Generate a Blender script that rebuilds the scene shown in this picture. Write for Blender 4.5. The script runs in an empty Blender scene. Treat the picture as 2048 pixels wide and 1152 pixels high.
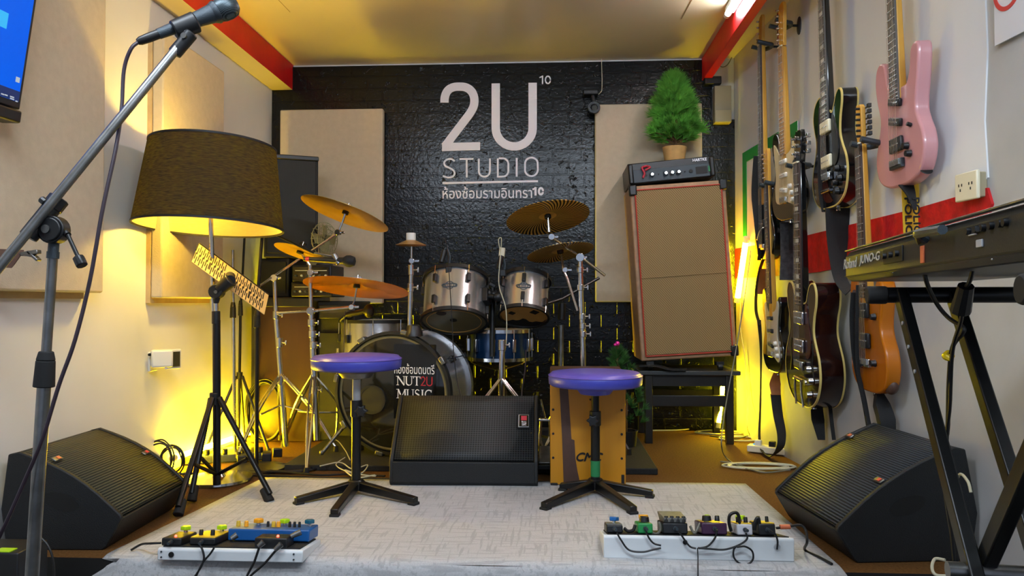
import bpy, math, random
from mathutils import Vector, Matrix, Quaternion
PI = math.pi
S = bpy.context.scene
COL = S.collection
V = Vector

# ------------------------------------------------------------------ camera
FPX = 1500.0
YAW, PITCH = math.radians(3.13), math.radians(1.108)
CAMP = V((0, 0, 0.765))
cF = V((-math.sin(YAW)*math.cos(PITCH), math.cos(YAW)*math.cos(PITCH), math.sin(PITCH)))
cR = V((math.cos(YAW), math.sin(YAW), 0))
cU = cR.cross(cF)
cam_d = bpy.data.cameras.new('camera')
cam_d.sensor_width = 36
cam_d.lens = 36*FPX/2048
cam_d.clip_start = 0.05
cam = bpy.data.objects.new('camera', cam_d)
COL.objects.link(cam)
cam.matrix_world = Matrix.Translation(CAMP) @ Matrix((cR, cU, -cF)).transposed().to_4x4()
S.camera = cam

# ------------------------------------------------------------------ light and exposure
S.view_settings.view_transform = 'Standard'
S.view_settings.look = 'None'
S.view_settings.gamma = 1
S.view_settings.use_curve_mapping = False
S.view_settings.exposure = -0.12
W = bpy.data.worlds.new('world')
S.world = W
W.use_nodes = True
W.node_tree.nodes['Background'].inputs[0].default_value = (0.62, 0.74, 1.0, 1)
W.node_tree.nodes['Background'].inputs[1].default_value = 0.6

def area(name, loc, target, sx, sy, power, colour):
    d = bpy.data.lights.new(name, 'AREA')
    d.shape = 'RECTANGLE'; d.size = sx; d.size_y = sy
    d.energy = power; d.color = colour
    o = bpy.data.objects.new(name, d)
    COL.objects.link(o)
    o.location = loc
    o.rotation_euler = (V(target)-V(loc)).to_track_quat('-Z', 'Z').to_euler()
    return o
# ceiling fluorescents of the front half of the room
area('ceiling_light_front', (-0.75, 0.9, 2.2), (-0.55, 2.2, 0), 1.2, 0.25, 42, (0.76, 0.87, 1.0))
area('ceiling_light_side', (0.65, 0.3, 2.2), (0.5, 2.0, 0.3), 1.2, 0.25, 62, (0.74, 0.87, 1.0))

# ------------------------------------------------------------------ geometry of the room
YB = 4.55                     # back wall
XL = -1.738                   # left wall
WM = 0.08                     # the right wall opens slightly towards the front
def xr(y): return 1.089 + WM*(YB-y)
ZC = 2.235                    # ceiling above the stage
ZF = -0.16                    # lower floor in front of the stage
YE = 2.19                     # front edge of the stage

def ray(px, py):
    return cF + cR*((px-1024)/FPX) + cU*((576-py)/FPX)
def at(px, py, y):
    d = ray(px, py); return CAMP + d*(y/d.y)
def fl(px, py, z=0.0):
    d = ray(px, py); return CAMP + d*((z-CAMP.z)/d.z)
def wr(px, py, off=0.0):
    d = ray(px, py); return CAMP + d*((1.089+WM*YB-off)/(d.x+WM*d.y))
def wl(px, py, off=0.0):
    d = ray(px, py); return CAMP + d*((XL+off)/d.x)

# ------------------------------------------------------------------ materials
def new_mat(name):
    m = bpy.data.materials.new(name); m.use_nodes = True
    nt = m.node_tree
    return m, nt, nt.nodes['Principled BSDF']
def rgb(c):
    return tuple(((v/255)/12.92 if v/255 <= 0.04045 else ((v/255+0.055)/1.055)**2.4) for v in c) + (1,)
def N(nt, t, **kw):
    n = nt.nodes.new(t)
    for k, v in kw.items():
        if k in n.inputs: n.inputs[k].default_value = v
        else: setattr(n, k, v)
    return n
def mat(name, c, rough=0.5, metal=0.0, var=0.0, vscale=8.0, bump=0.0, bscale=60.0, spec=0.5, coat=0.0, stretch=(1,1,1)):
    m, nt, p = new_mat(name)
    col = rgb(c)
    p.inputs['Base Color'].default_value = col
    p.inputs['Roughness'].default_value = rough
    p.inputs['Metallic'].default_value = metal
    p.inputs['Specular IOR Level'].default_value = spec
    p.inputs['Coat Weight'].default_value = coat
    L = nt.links.new
    if var or bump:
        tc = N(nt, 'ShaderNodeTexCoord'); mp = N(nt, 'ShaderNodeMapping')
        mp.inputs['Scale'].default_value = stretch
        L(tc.outputs['Object'], mp.inputs[0])
    if var:
        n = N(nt, 'ShaderNodeTexNoise', Scale=vscale, Detail=5.0)
        L(mp.outputs[0], n.inputs['Vector'])
        r = N(nt, 'ShaderNodeValToRGB')
        r.color_ramp.elements[0].position = 0.3; r.color_ramp.elements[1].position = 0.7
        r.color_ramp.elements[0].color = tuple(x*(1-var) for x in col[:3])+(1,)
        r.color_ramp.elements[1].color = tuple(min(1, x*(1+var)) for x in col[:3])+(1,)
        L(n.outputs[0], r.inputs[0]); L(r.outputs[0], p.inputs['Base Color'])
    if bump:
        n2 = N(nt, 'ShaderNodeTexNoise', Scale=bscale, Detail=4.0)
        L(mp.outputs[0], n2.inputs['Vector'])
        b = N(nt, 'ShaderNodeBump', Strength=bump, Distance=0.004)
        L(n2.outputs[0], b.inputs['Height']); L(b.outputs[0], p.inputs['Normal'])
    return m
def emit(name, c, strength):
    m, nt, p = new_mat(name)
    p.inputs['Base Color'].default_value = (0, 0, 0, 1)
    p.inputs['Emission Color'].default_value = tuple(c)+(1,)
    p.inputs['Emission Strength'].default_value = strength
    return m
def math_n(nt, op, a, b=None):
    n = nt.nodes.new('ShaderNodeMath'); n.operation = op
    for i, v in enumerate((a, b)):
        if v is None: continue
        if isinstance(v, (int, float)): n.inputs[i].default_value = v
        else: nt.links.new(v, n.inputs[i])
    return n.outputs[0]
def mixc(nt, fac, a, b):
    n = nt.nodes.new('ShaderNodeMix'); n.data_type = 'RGBA'
    if isinstance(fac, (int, float)): n.inputs[0].default_value = fac
    else: nt.links.new(fac, n.inputs[0])
    for i, v in ((6, a), (7, b)):
        if isinstance(v, tuple): n.inputs[i].default_value = v
        else: nt.links.new(v, n.inputs[i])
    return n.outputs[2]
def xyz(nt, out='Object'):
    tc = N(nt, 'ShaderNodeTexCoord'); s = N(nt, 'ShaderNodeSeparateXYZ')
    nt.links.new(tc.outputs[out], s.inputs[0])
    return s.outputs, tc.outputs[out]

def brick_mat():
    m, nt, p = new_mat('black_brick_foam')
    L = nt.links.new
    s, vec = xyz(nt)
    cb = N(nt, 'ShaderNodeCombineXYZ'); L(s[0], cb.inputs[0]); L(s[2], cb.inputs[1])
    br = N(nt, 'ShaderNodeTexBrick', Scale=1.0)
    br.inputs['Brick Width'].default_value = 0.19; br.inputs['Row Height'].default_value = 0.077
    br.inputs['Mortar Size'].default_value = 0.005; br.inputs['Mortar Smooth'].default_value = 0.4
    L(cb.outputs[0], br.inputs['Vector'])
    n = N(nt, 'ShaderNodeTexNoise', Scale=26.0, Detail=2.5); n.inputs['Distortion'].default_value = 1.2
    L(vec, n.inputs['Vector'])
    n2 = N(nt, 'ShaderNodeTexNoise', Scale=70.0, Detail=2.0); L(vec, n2.inputs['Vector'])
    inv = math_n(nt, 'SUBTRACT', 1.0, br.outputs['Fac'])
    pk = N(nt, 'ShaderNodeMapRange'); pk.inputs[1].default_value = 0.62; pk.inputs[2].default_value = 0.75; L(n.outputs[0], pk.inputs[0])
    h = math_n(nt, 'ADD', math_n(nt, 'MULTIPLY', inv, 1.5), math_n(nt, 'MULTIPLY', pk.outputs[0], 0.42))
    h = math_n(nt, 'ADD', h, math_n(nt, 'MULTIPLY', n2.outputs[0], 0.18))
    b = N(nt, 'ShaderNodeBump', Strength=0.75, Distance=0.010); L(h, b.inputs['Height']); L(b.outputs[0], p.inputs['Normal'])
    p.inputs['Base Color'].default_value = rgb((14, 16, 17))
    p.inputs['Roughness'].default_value = 0.22
    p.inputs['Specular IOR Level'].default_value = 0.3
    return m
def rug_mat():
    m, nt, p = new_mat('grey_hatched_rug')
    L = nt.links.new
    s, vec = xyz(nt)
    def lines(sc, thr):
        mp = N(nt, 'ShaderNodeMapping'); mp.inputs['Scale'].default_value = sc; L(vec, mp.inputs[0])
        n = N(nt, 'ShaderNodeTexNoise', Scale=1.0, Detail=1.5); L(mp.outputs[0], n.inputs['Vector'])
        r = N(nt, 'ShaderNodeMapRange'); r.inputs[1].default_value = thr; r.inputs[2].default_value = thr+0.08
        L(n.outputs[0], r.inputs[0]); return r.outputs[0]
    a = lines((8, 95, 8), 0.55); b = lines((95, 8, 95), 0.55)
    nb = N(nt, 'ShaderNodeTexNoise', Scale=5.0, Detail=2.0); L(vec, nb.inputs['Vector'])
    gate = N(nt, 'ShaderNodeMapRange'); gate.inputs[1].default_value = 0.6; gate.inputs[2].default_value = 0.6; L(nb.outputs[0], gate.inputs[0])
    f = math_n(nt, 'MULTIPLY', math_n(nt, 'MAXIMUM', a, b), math_n(nt, 'ADD', math_n(nt, 'MULTIPLY', gate.outputs[0], 0.7), 0.25))
    nf = N(nt, 'ShaderNodeTexNoise', Scale=220.0, Detail=2.0); L(vec, nf.inputs['Vector'])
    base = mixc(nt, nf.outputs[0], rgb((166, 166, 168)), rgb((194, 194, 194)))
    L(mixc(nt, f, base, rgb((100, 99, 98))), p.inputs['Base Color'])
    bp = N(nt, 'ShaderNodeBump', Strength=0.3, Distance=0.002); L(nf.outputs[0], bp.inputs['Height']); L(bp.outputs[0], p.inputs['Normal'])
    p.inputs['Roughness'].default_value = 0.95; p.inputs['Specular IOR Level'].default_value = 0.1
    return m
def dots_mat(name, base, hole, pitch, thr=0.1, rough=0.45, metal=0.4):
    m, nt, p = new_mat(name)
    s, vec = xyz(nt)
    k = PI/pitch
    u = math_n(nt, 'SINE', math_n(nt, 'MULTIPLY', math_n(nt, 'ADD', s[0], s[2]), k))
    v = math_n(nt, 'SINE', math_n(nt, 'MULTIPLY', math_n(nt, 'SUBTRACT', s[0], s[2]), k))
    f = math_n(nt, 'GREATER_THAN', math_n(nt, 'MULTIPLY', u, v), thr)
    nt.links.new(mixc(nt, f, rgb(base), rgb(hole)), p.inputs['Base Color'])
    p.inputs['Roughness'].default_value = rough; p.inputs['Metallic'].default_value = metal
    b = N(nt, 'ShaderNodeBump', Strength=0.6, Distance=0.003); b.invert = True
    nt.links.new(f, b.inputs['Height']); nt.links.new(b.outputs[0], p.inputs['Normal'])
    return m
def ribs_mat(name, base, hole, pitch, axis=2, rough=0.4):
    m, nt, p = new_mat(name)
    s, vec = xyz(nt)
    f = math_n(nt, 'SINE', math_n(nt, 'MULTIPLY', s[axis], 2*PI/pitch))
    g = math_n(nt, 'SINE', math_n(nt, 'MULTIPLY', s[0], 2*PI/(pitch*0.8)))
    ff = math_n(nt, 'ADD', math_n(nt, 'MULTIPLY', f, 0.5), 0.5)
    nt.links.new(mixc(nt, ff, rgb(base), rgb(hole)), p.inputs['Base Color'])
    b = N(nt, 'ShaderNodeBump', Strength=0.9, Distance=0.004); b.invert = True
    nt.links.new(math_n(nt, 'ADD', ff, math_n(nt, 'MULTIPLY', g, 0.1)), b.inputs['Height']); nt.links.new(b.outputs[0], p.inputs['Normal'])
    p.inputs['Roughness'].default_value = rough; p.inputs['Specular IOR Level'].default_value = 0.3
    return m
def tweed_mat():
    m, nt, p = new_mat('brown_tweed_grille_cloth')
    s, vec = xyz(nt)
    k = 2*PI/0.012
    u = math_n(nt, 'SINE', math_n(nt, 'MULTIPLY', math_n(nt, 'ADD', s[0], math_n(nt, 'MULTIPLY', s[2], 0.8)), k))
    v = math_n(nt, 'SINE', math_n(nt, 'MULTIPLY', math_n(nt, 'SUBTRACT', s[0], math_n(nt, 'MULTIPLY', s[2], 1.4)), k))
    f = math_n(nt, 'ADD', math_n(nt, 'MULTIPLY', math_n(nt, 'ADD', u, v), 0.25), 0.5)
    nt.links.new(mixc(nt, f, rgb((74, 60, 34)), rgb((176, 146, 96))), p.inputs['Base Color'])
    b = N(nt, 'ShaderNodeBump', Strength=0.5, Distance=0.002); nt.links.new(f, b.inputs['Height']); nt.links.new(b.outputs[0], p.inputs['Normal'])
    p.inputs['Roughness'].default_value = 0.8
    return m
def cymbal_mat(name, base, dark, slots, rough=0.32):
    m, nt, p = new_mat(name)
    s, vec = xyz(nt)
    r = math_n(nt, 'SQRT', math_n(nt, 'ADD', math_n(nt, 'POWER', s[0], 2.0), math_n(nt, 'POWER', s[1], 2.0)))
    p.inputs['Metallic'].default_value = 0.25
    p.inputs['Roughness'].default_value = rough
    if slots:
        a = math_n(nt, 'ARCTAN2', s[1], s[0])
        f = math_n(nt, 'SINE', math_n(nt, 'ADD', math_n(nt, 'MULTIPLY', a, 58.0), math_n(nt, 'MULTIPLY', r, 150.0)))
        g = math_n(nt, 'GREATER_THAN', f, -0.05)
        g = math_n(nt, 'MULTIPLY', g, math_n(nt, 'GREATER_THAN', r, 0.045))
        nt.links.new(mixc(nt, g, rgb(base), rgb(dark)), p.inputs['Base Color'])
    else:
        f = math_n(nt, 'SINE', math_n(nt, 'MULTIPLY', r, 900.0))
        b = N(nt, 'ShaderNodeBump', Strength=0.12, Distance=0.002); nt.links.new(f, b.inputs['Height']); nt.links.new(b.outputs[0], p.inputs['Normal'])
        n = N(nt, 'ShaderNodeTexNoise', Scale=14.0, Detail=3.0); nt.links.new(vec, n.inputs['Vector'])
        nt.links.new(mixc(nt, n.outputs[0], rgb(base), rgb(dark)), p.inputs['Base Color'])
    return m
def wood_mat(name, c1, c2, rough=0.4, sc=(30, 30, 2)):
    m, nt, p = new_mat(name)
    tc = N(nt, 'ShaderNodeTexCoord'); mp = N(nt, 'ShaderNodeMapping'); mp.inputs['Scale'].default_value = sc
    nt.links.new(tc.outputs['Object'], mp.inputs[0])
    n = N(nt, 'ShaderNodeTexNoise', Scale=1.0, Detail=6.0); nt.links.new(mp.outputs[0], n.inputs['Vector'])
    nt.links.new(mixc(nt, n.outputs[0], rgb(c1), rgb(c2)), p.inputs['Base Color'])
    p.inputs['Roughness'].default_value = rough
    return m
def shade_mat(name, c, ct, ft):
    m = bpy.data.materials.new(name); m.use_nodes = True; nt = m.node_tree
    nt.nodes.clear()
    o = nt.nodes.new('ShaderNodeOutputMaterial')
    d = N(nt, 'ShaderNodeBsdfDiffuse'); d.inputs[0].default_value = rgb(c)
    t = N(nt, 'ShaderNodeBsdfTranslucent'); t.inputs[0].default_value = rgb(ct)
    tc = N(nt, 'ShaderNodeTexCoord'); mp = N(nt, 'ShaderNodeMapping'); mp.inputs['Scale'].default_value = (40, 40, 260)
    nt.links.new(tc.outputs['Object'], mp.inputs[0])
    n = N(nt, 'ShaderNodeTexNoise', Scale=1.0, Detail=2.0); nt.links.new(mp.outputs[0], n.inputs['Vector'])
    mx = nt.nodes.new('ShaderNodeMixShader')
    nt.links.new(math_n(nt, 'MULTIPLY', n.outputs[0], 2*ft), mx.inputs[0])
    nt.links.new(d.outputs[0], mx.inputs[1]); nt.links.new(t.outputs[0], mx.inputs[2]); nt.links.new(mx.outputs[0], o.inputs[0])
    return m
def screen_mat():
    m, nt, p = new_mat('blue_screen')
    s, vec = xyz(nt)
    n = N(nt, 'ShaderNodeTexNoise', Scale=1.2, Detail=1.0); nt.links.new(vec, n.inputs['Vector'])
    p.inputs['Base Color'].default_value = (0, 0, 0, 1)
    nt.links.new(mixc(nt, n.outputs[0], (0.0, 0.09, 0.8, 1), (0.0, 0.16, 1.0, 1)), p.inputs['Emission Color'])
    p.inputs['Emission Strength'].default_value = 1.0
    p.inputs['Roughness'].default_value = 0.35; p.inputs['Specular IOR Level'].default_value = 0.12
    return m

M = dict(
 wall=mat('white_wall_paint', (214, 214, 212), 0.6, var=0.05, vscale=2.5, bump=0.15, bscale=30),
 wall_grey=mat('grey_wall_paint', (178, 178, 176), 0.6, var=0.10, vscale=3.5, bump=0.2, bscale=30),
 board=mat('white_wall_board', (220, 222, 224), 0.35, var=0.04, vscale=3, bump=0.08, bscale=12),
 ceiling=mat('cream_ceiling', (224, 211, 180), 0.35, var=0.04, vscale=2),
 soffit=mat('cream_soffit', (206, 192, 150), 0.5, var=0.04, vscale=2),
 red=mat('red_paint', (196, 12, 16), 0.5, var=0.15, vscale=6, bump=0.3, bscale=20),
 redrough=mat('red_rough_plaster', (190, 14, 18), 0.7, var=0.3, vscale=22, bump=1.0, bscale=55),
 carpet=mat('brown_carpet', (100, 69, 36), 0.95, var=0.25, vscale=120, bump=0.6, bscale=300, spec=0.1),
 lower=mat('dark_floor', (38, 34, 30), 0.6, var=0.2, vscale=10),
 riser=mat('dark_riser_paint', (24, 22, 20), 0.6, var=0.2, vscale=10),
 fabric=mat('beige_panel_fabric', (192, 179, 155), 0.9, var=0.05, vscale=30, bump=0.3, bscale=250, spec=0.15),
 frame=mat('beige_panel_frame', (184, 160, 118), 0.7, var=0.1, vscale=20),
 chrome=mat('chrome', (205, 205, 205), 0.16, 1.0, var=0.08, vscale=30),
 steel=mat('worn_steel', (128, 128, 126), 0.34, 0.9, var=0.25, vscale=25),
 black=mat('black_plastic', (19, 20, 22), 0.42, var=0.2, vscale=20),
 blackm=mat('black_painted_metal', (16, 17, 18), 0.34, 0.2, var=0.2, vscale=30),
 rubber=mat('black_rubber', (20, 20, 20), 0.8),
 cab=mat('black_speaker_cabinet', (16, 18, 20), 0.6, bump=0.4, bscale=300),
 grille=dots_mat('black_dotted_grille', (46, 49, 51), (4, 5, 5), 0.0105, 0.1, 0.6, 0.15),
 ribs=ribs_mat('black_ribbed_grille', (66, 73, 80), (12, 13, 15), 0.0095, rough=0.55),
 ribs2=ribs_mat('yellowish_ribbed_grille', (80, 78, 58), (18, 18, 14), 0.0095, rough=0.5),  # same rib pattern in yellower colours, for the left wedge
 mesh=dots_mat('fine_black_grille', (19, 22, 25), (6, 7, 8), 0.006, 0.1, 0.6, 0.1),
 tweed=tweed_mat(),
 tan=mat('tan_cabinet_vinyl', (164, 128, 96), 0.55, var=0.15, vscale=40),
 redpipe=mat('red_piping', (170, 50, 30), 0.5),
 shade=shade_mat('dark_lampshade_fabric', (52, 49, 47), (204, 204, 84), 0.46),
 shadein=shade_mat('cream_lampshade_lining', (240, 214, 150), (245, 238, 215), 0.4),
 bulb=emit('warm_bulb', (1.0, 0.62, 0.12), 60),
 yellow=emit('yellow_tube_glow', (1.0, 0.80, 0.006), 340),
 lime=emit('bright_yellow_tube_glow', (1.0, 0.86, 0.004), 650),
 amber=emit('amber_tube_glow', (1.0, 0.68, 0.004), 460),
 white=emit('fluorescent_glow', (0.95, 0.98, 1.0), 90),
 purple=mat('purple_vinyl', (98, 84, 178), 0.32, var=0.12, vscale=9, bump=0.2, bscale=14),
 purple_side=mat('indigo_vinyl', (66, 70, 172), 0.36, var=0.1, vscale=9),
 cajon=wood_mat('amber_plywood', (198, 136, 22), (176, 116, 14), 0.4, (25, 25, 3)),
 cajonside=wood_mat('brown_cajon_side', (88, 60, 30), (60, 38, 20), 0.5),
 stripe=mat('brown_stripe', (74, 50, 40), 0.5, var=0.15, vscale=20),
 darkwood=wood_mat('dark_varnished_wood', (70, 46, 20), (44, 28, 12), 0.3, (14, 14, 3)),
 silver=mat('silver_drum_wrap', (190, 190, 192), 0.26, 0.85, var=0.06, vscale=4, stretch=(1, 1, 0.2)),
 head=mat('clear_black_drum_head', (24, 24, 20), 0.08, spec=0.8),
 headtan=mat('tan_drum_head', (196, 148, 76), 0.35, var=0.15, vscale=9),
 headgrey=mat('smoky_drum_head', (104, 98, 72), 0.3, var=0.15, vscale=9),
 headwhite=mat('white_drum_head', (200, 198, 190), 0.5),
 blue_drum=mat('blue_drum_wrap', (10, 44, 78), 0.25, 0.4, var=0.1, vscale=10),
 gold=cymbal_mat('gold_cymbal', (206, 164, 40), (164, 122, 20), False),
 goldslots=cymbal_mat('slotted_gold_cymbal', (220, 178, 92), (30, 22, 8), True),
 bronze=cymbal_mat('bronze_cymbal', (176, 104, 26), (130, 70, 12), False, 0.26),
 copper=cymbal_mat('brushed_gold_cymbal', (196, 150, 90), (120, 84, 20), False, 0.3),
 white_plastic=mat('white_plastic', (222, 220, 212), 0.45),
 cream=mat('cream_plastic', (226, 218, 190), 0.4),
 beige_box=mat('beige_metal_box', (158, 148, 120), 0.5),
 sticker=mat('black_sticker', (8, 8, 9), 0.15, spec=0.6),
 lettering=mat('white_lettering', (228, 226, 234), 0.5),
 redletter=mat('red_lettering', (170, 30, 50), 0.5),
 grey_ink=mat('grey_lettering', (170, 172, 176), 0.5),
 needles=mat('green_needles', (98, 164, 62), 0.5, var=0.45, vscale=14),
 needles_dark=mat('dull_green_needles', (60, 104, 44), 0.55, var=0.4, vscale=18),
 cardboard=mat('brown_cardboard', (184, 146, 88), 0.8, var=0.1, vscale=30),
 trunk=mat('brown_stem', (92, 64, 36), 0.8),
 pink_ball=mat('pink_ornament', (222, 50, 150), 0.2, 0.3),
 blacktable=mat('black_table_paint', (22, 21, 20), 0.4, var=0.2, vscale=15),
 slate=mat('slate_table_top', (52, 56, 58), 0.4, var=0.15, vscale=10),
 rug=rug_mat(), brick=brick_mat(),
 mat_black=mat('black_rubber_mat', (26, 27, 27), 0.75, var=0.2, vscale=60, bump=0.4, bscale=200),
 screen=screen_mat(),
 screen_light=emit('pale_screen_patch', (0.02, 0.5, 1.0), 1.0),
 screen_icon=emit('white_screen_icon', (0.8, 0.9, 1.0), 0.6),
 taskbar=emit('dark_screen_bar', (0.0, 0.02, 0.12), 1.0),
 plate=mat('beige_perforated_metal', (206, 176, 118), 0.45, 0.1, var=0.08, vscale=20),
 dark=mat('near_black', (9, 9, 9), 0.6),
 mica=mat('dark_grey_mic_metal', (62, 70, 76), 0.38, 0.5, bump=0.3, bscale=900),
 micball=dots_mat('mic_mesh', (86, 98, 104), (22, 26, 28), 0.0022, 0.1, 0.4, 0.7),
 keyb=mat('charcoal_keyboard_case', (36, 38, 38), 0.42, var=0.12, vscale=14, bump=0.1, bscale=300),
 yellow_tape=mat('yellow_tape', (230, 196, 14), 0.4),
 orange_tape=mat('orange_tape', (210, 110, 70), 0.5),
 green_tape=mat('green_tape', (30, 120, 70), 0.5),
 pink=mat('pink_lacquer', (198, 142, 146), 0.28, coat=0.4, var=0.03, vscale=6),
 lacquer=mat('black_lacquer', (14, 14, 15), 0.14, coat=0.5),
 sunburst=mat('dark_cherry_lacquer', (26, 10, 9), 0.16, coat=0.5, var=0.4, vscale=4),
 orange=wood_mat('amber_orange_lacquer', (186, 108, 8), (160, 84, 5), 0.25, (18, 18, 3)),
 binding=mat('cream_binding', (206, 186, 110), 0.4),
 pickguard=mat('white_pickguard', (214, 206, 186), 0.3),
 pickcream=mat('cream_pickguard', (196, 178, 138), 0.3),
 pickred=mat('dark_red_pickguard', (62, 24, 18), 0.25),
 maple=wood_mat('maple_neck', (218, 166, 70), (196, 142, 50), 0.35, (40, 40, 3)),
 maplefret=wood_mat('maple_fretboard', (196, 146, 76), (172, 122, 58), 0.35, (40, 40, 3)),
 rosewood=wood_mat('rosewood_fretboard', (66, 46, 36), (44, 30, 24), 0.45, (40, 40, 3)),
 greyboard=wood_mat('grey_fretboard', (96, 92, 88), (70, 66, 62), 0.4, (40, 40, 3)),
 fret=mat('fret_wire', (200, 200, 196), 0.25, 0.9),
 strap=mat('black_webbing', (17, 17, 18), 0.75, bump=0.4, bscale=300),
 plaid=mat('grey_plaid_webbing', (58, 58, 60), 0.75, var=0.5, vscale=60),
 leather=mat('tan_leather', (150, 92, 48), 0.5, var=0.15, vscale=30),
 police=mat('yellow_webbing', (214, 172, 30), 0.6, var=0.08, vscale=20),
 green=mat('green_border', (14, 138, 62), 0.5),
 paper=mat('white_paper', (216, 216, 220), 0.5),
 signred=mat('sign_red', (206, 70, 66), 0.5),
 cable=mat('black_cable', (16, 16, 17), 0.5),
 cablewhite=mat('pale_cable', (190, 186, 160), 0.5),
 cablegrey=mat('grey_cable', (110, 108, 96), 0.5),
 cablepurple=mat('dark_purple_cable', (46, 34, 44), 0.5),
 pb_white=mat('white_board_paint', (216, 220, 222), 0.45, var=0.05, vscale=10),
 pedal_green=mat('green_pedal_paint', (22, 128, 62), 0.4),
 pedal_blue=mat('blue_pedal_paint', (16, 84, 150), 0.35),
 pedal_purple=mat('purple_pedal_paint', (58, 26, 56), 0.35),
 pedal_white=mat('grey_white_pedal_paint', (196, 196, 200), 0.4),
 pedal_yellow=mat('yellow_pedal_paint', (204, 168, 40), 0.45),
 pedal_grey=mat('grey_pedal_tread', (96, 96, 92), 0.6, var=0.3, vscale=80),
 cap_lime=mat('lime_plastic', (176, 220, 24), 0.3),
 cap_orange=mat('orange_plastic', (236, 160, 30), 0.3),
 cap_teal=mat('teal_plastic', (20, 92, 116), 0.3),
 cap_blue=mat('blue_plastic', (30, 96, 160), 0.3),
 led=emit('red_led', (1.0, 0.05, 0.03), 12),
 glass=mat('dark_glass', (60, 58, 40), 0.1, spec=0.8),
 fanblade=mat('pale_fan_plastic', (150, 150, 110), 0.4),
)

# ------------------------------------------------------------------ mesh builder
def catmull(pts, n=8, closed=False):
    pts = [V(p) for p in pts]; out = []; k = len(pts)
    if k < 3 and not closed: return pts
    rng = range(k) if closed else range(k-1)
    for i in rng:
        if closed: p0, p1, p2, p3 = pts[i-1], pts[i], pts[(i+1) % k], pts[(i+2) % k]
        else:
            p1, p2 = pts[i], pts[i+1]
            p0 = pts[i-1] if i else p1*2-p2
            p3 = pts[i+2] if i+2 < k else p2*2-p1
        for j in range(n):
            t = j/n
            out.append(0.5*((2*p1)+(p2-p0)*t+(2*p0-5*p1+4*p2-p3)*t*t+(3*p1-p0-3*p2+p3)*t**3))
    if not closed: out.append(pts[-1].copy())
    return out

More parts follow.
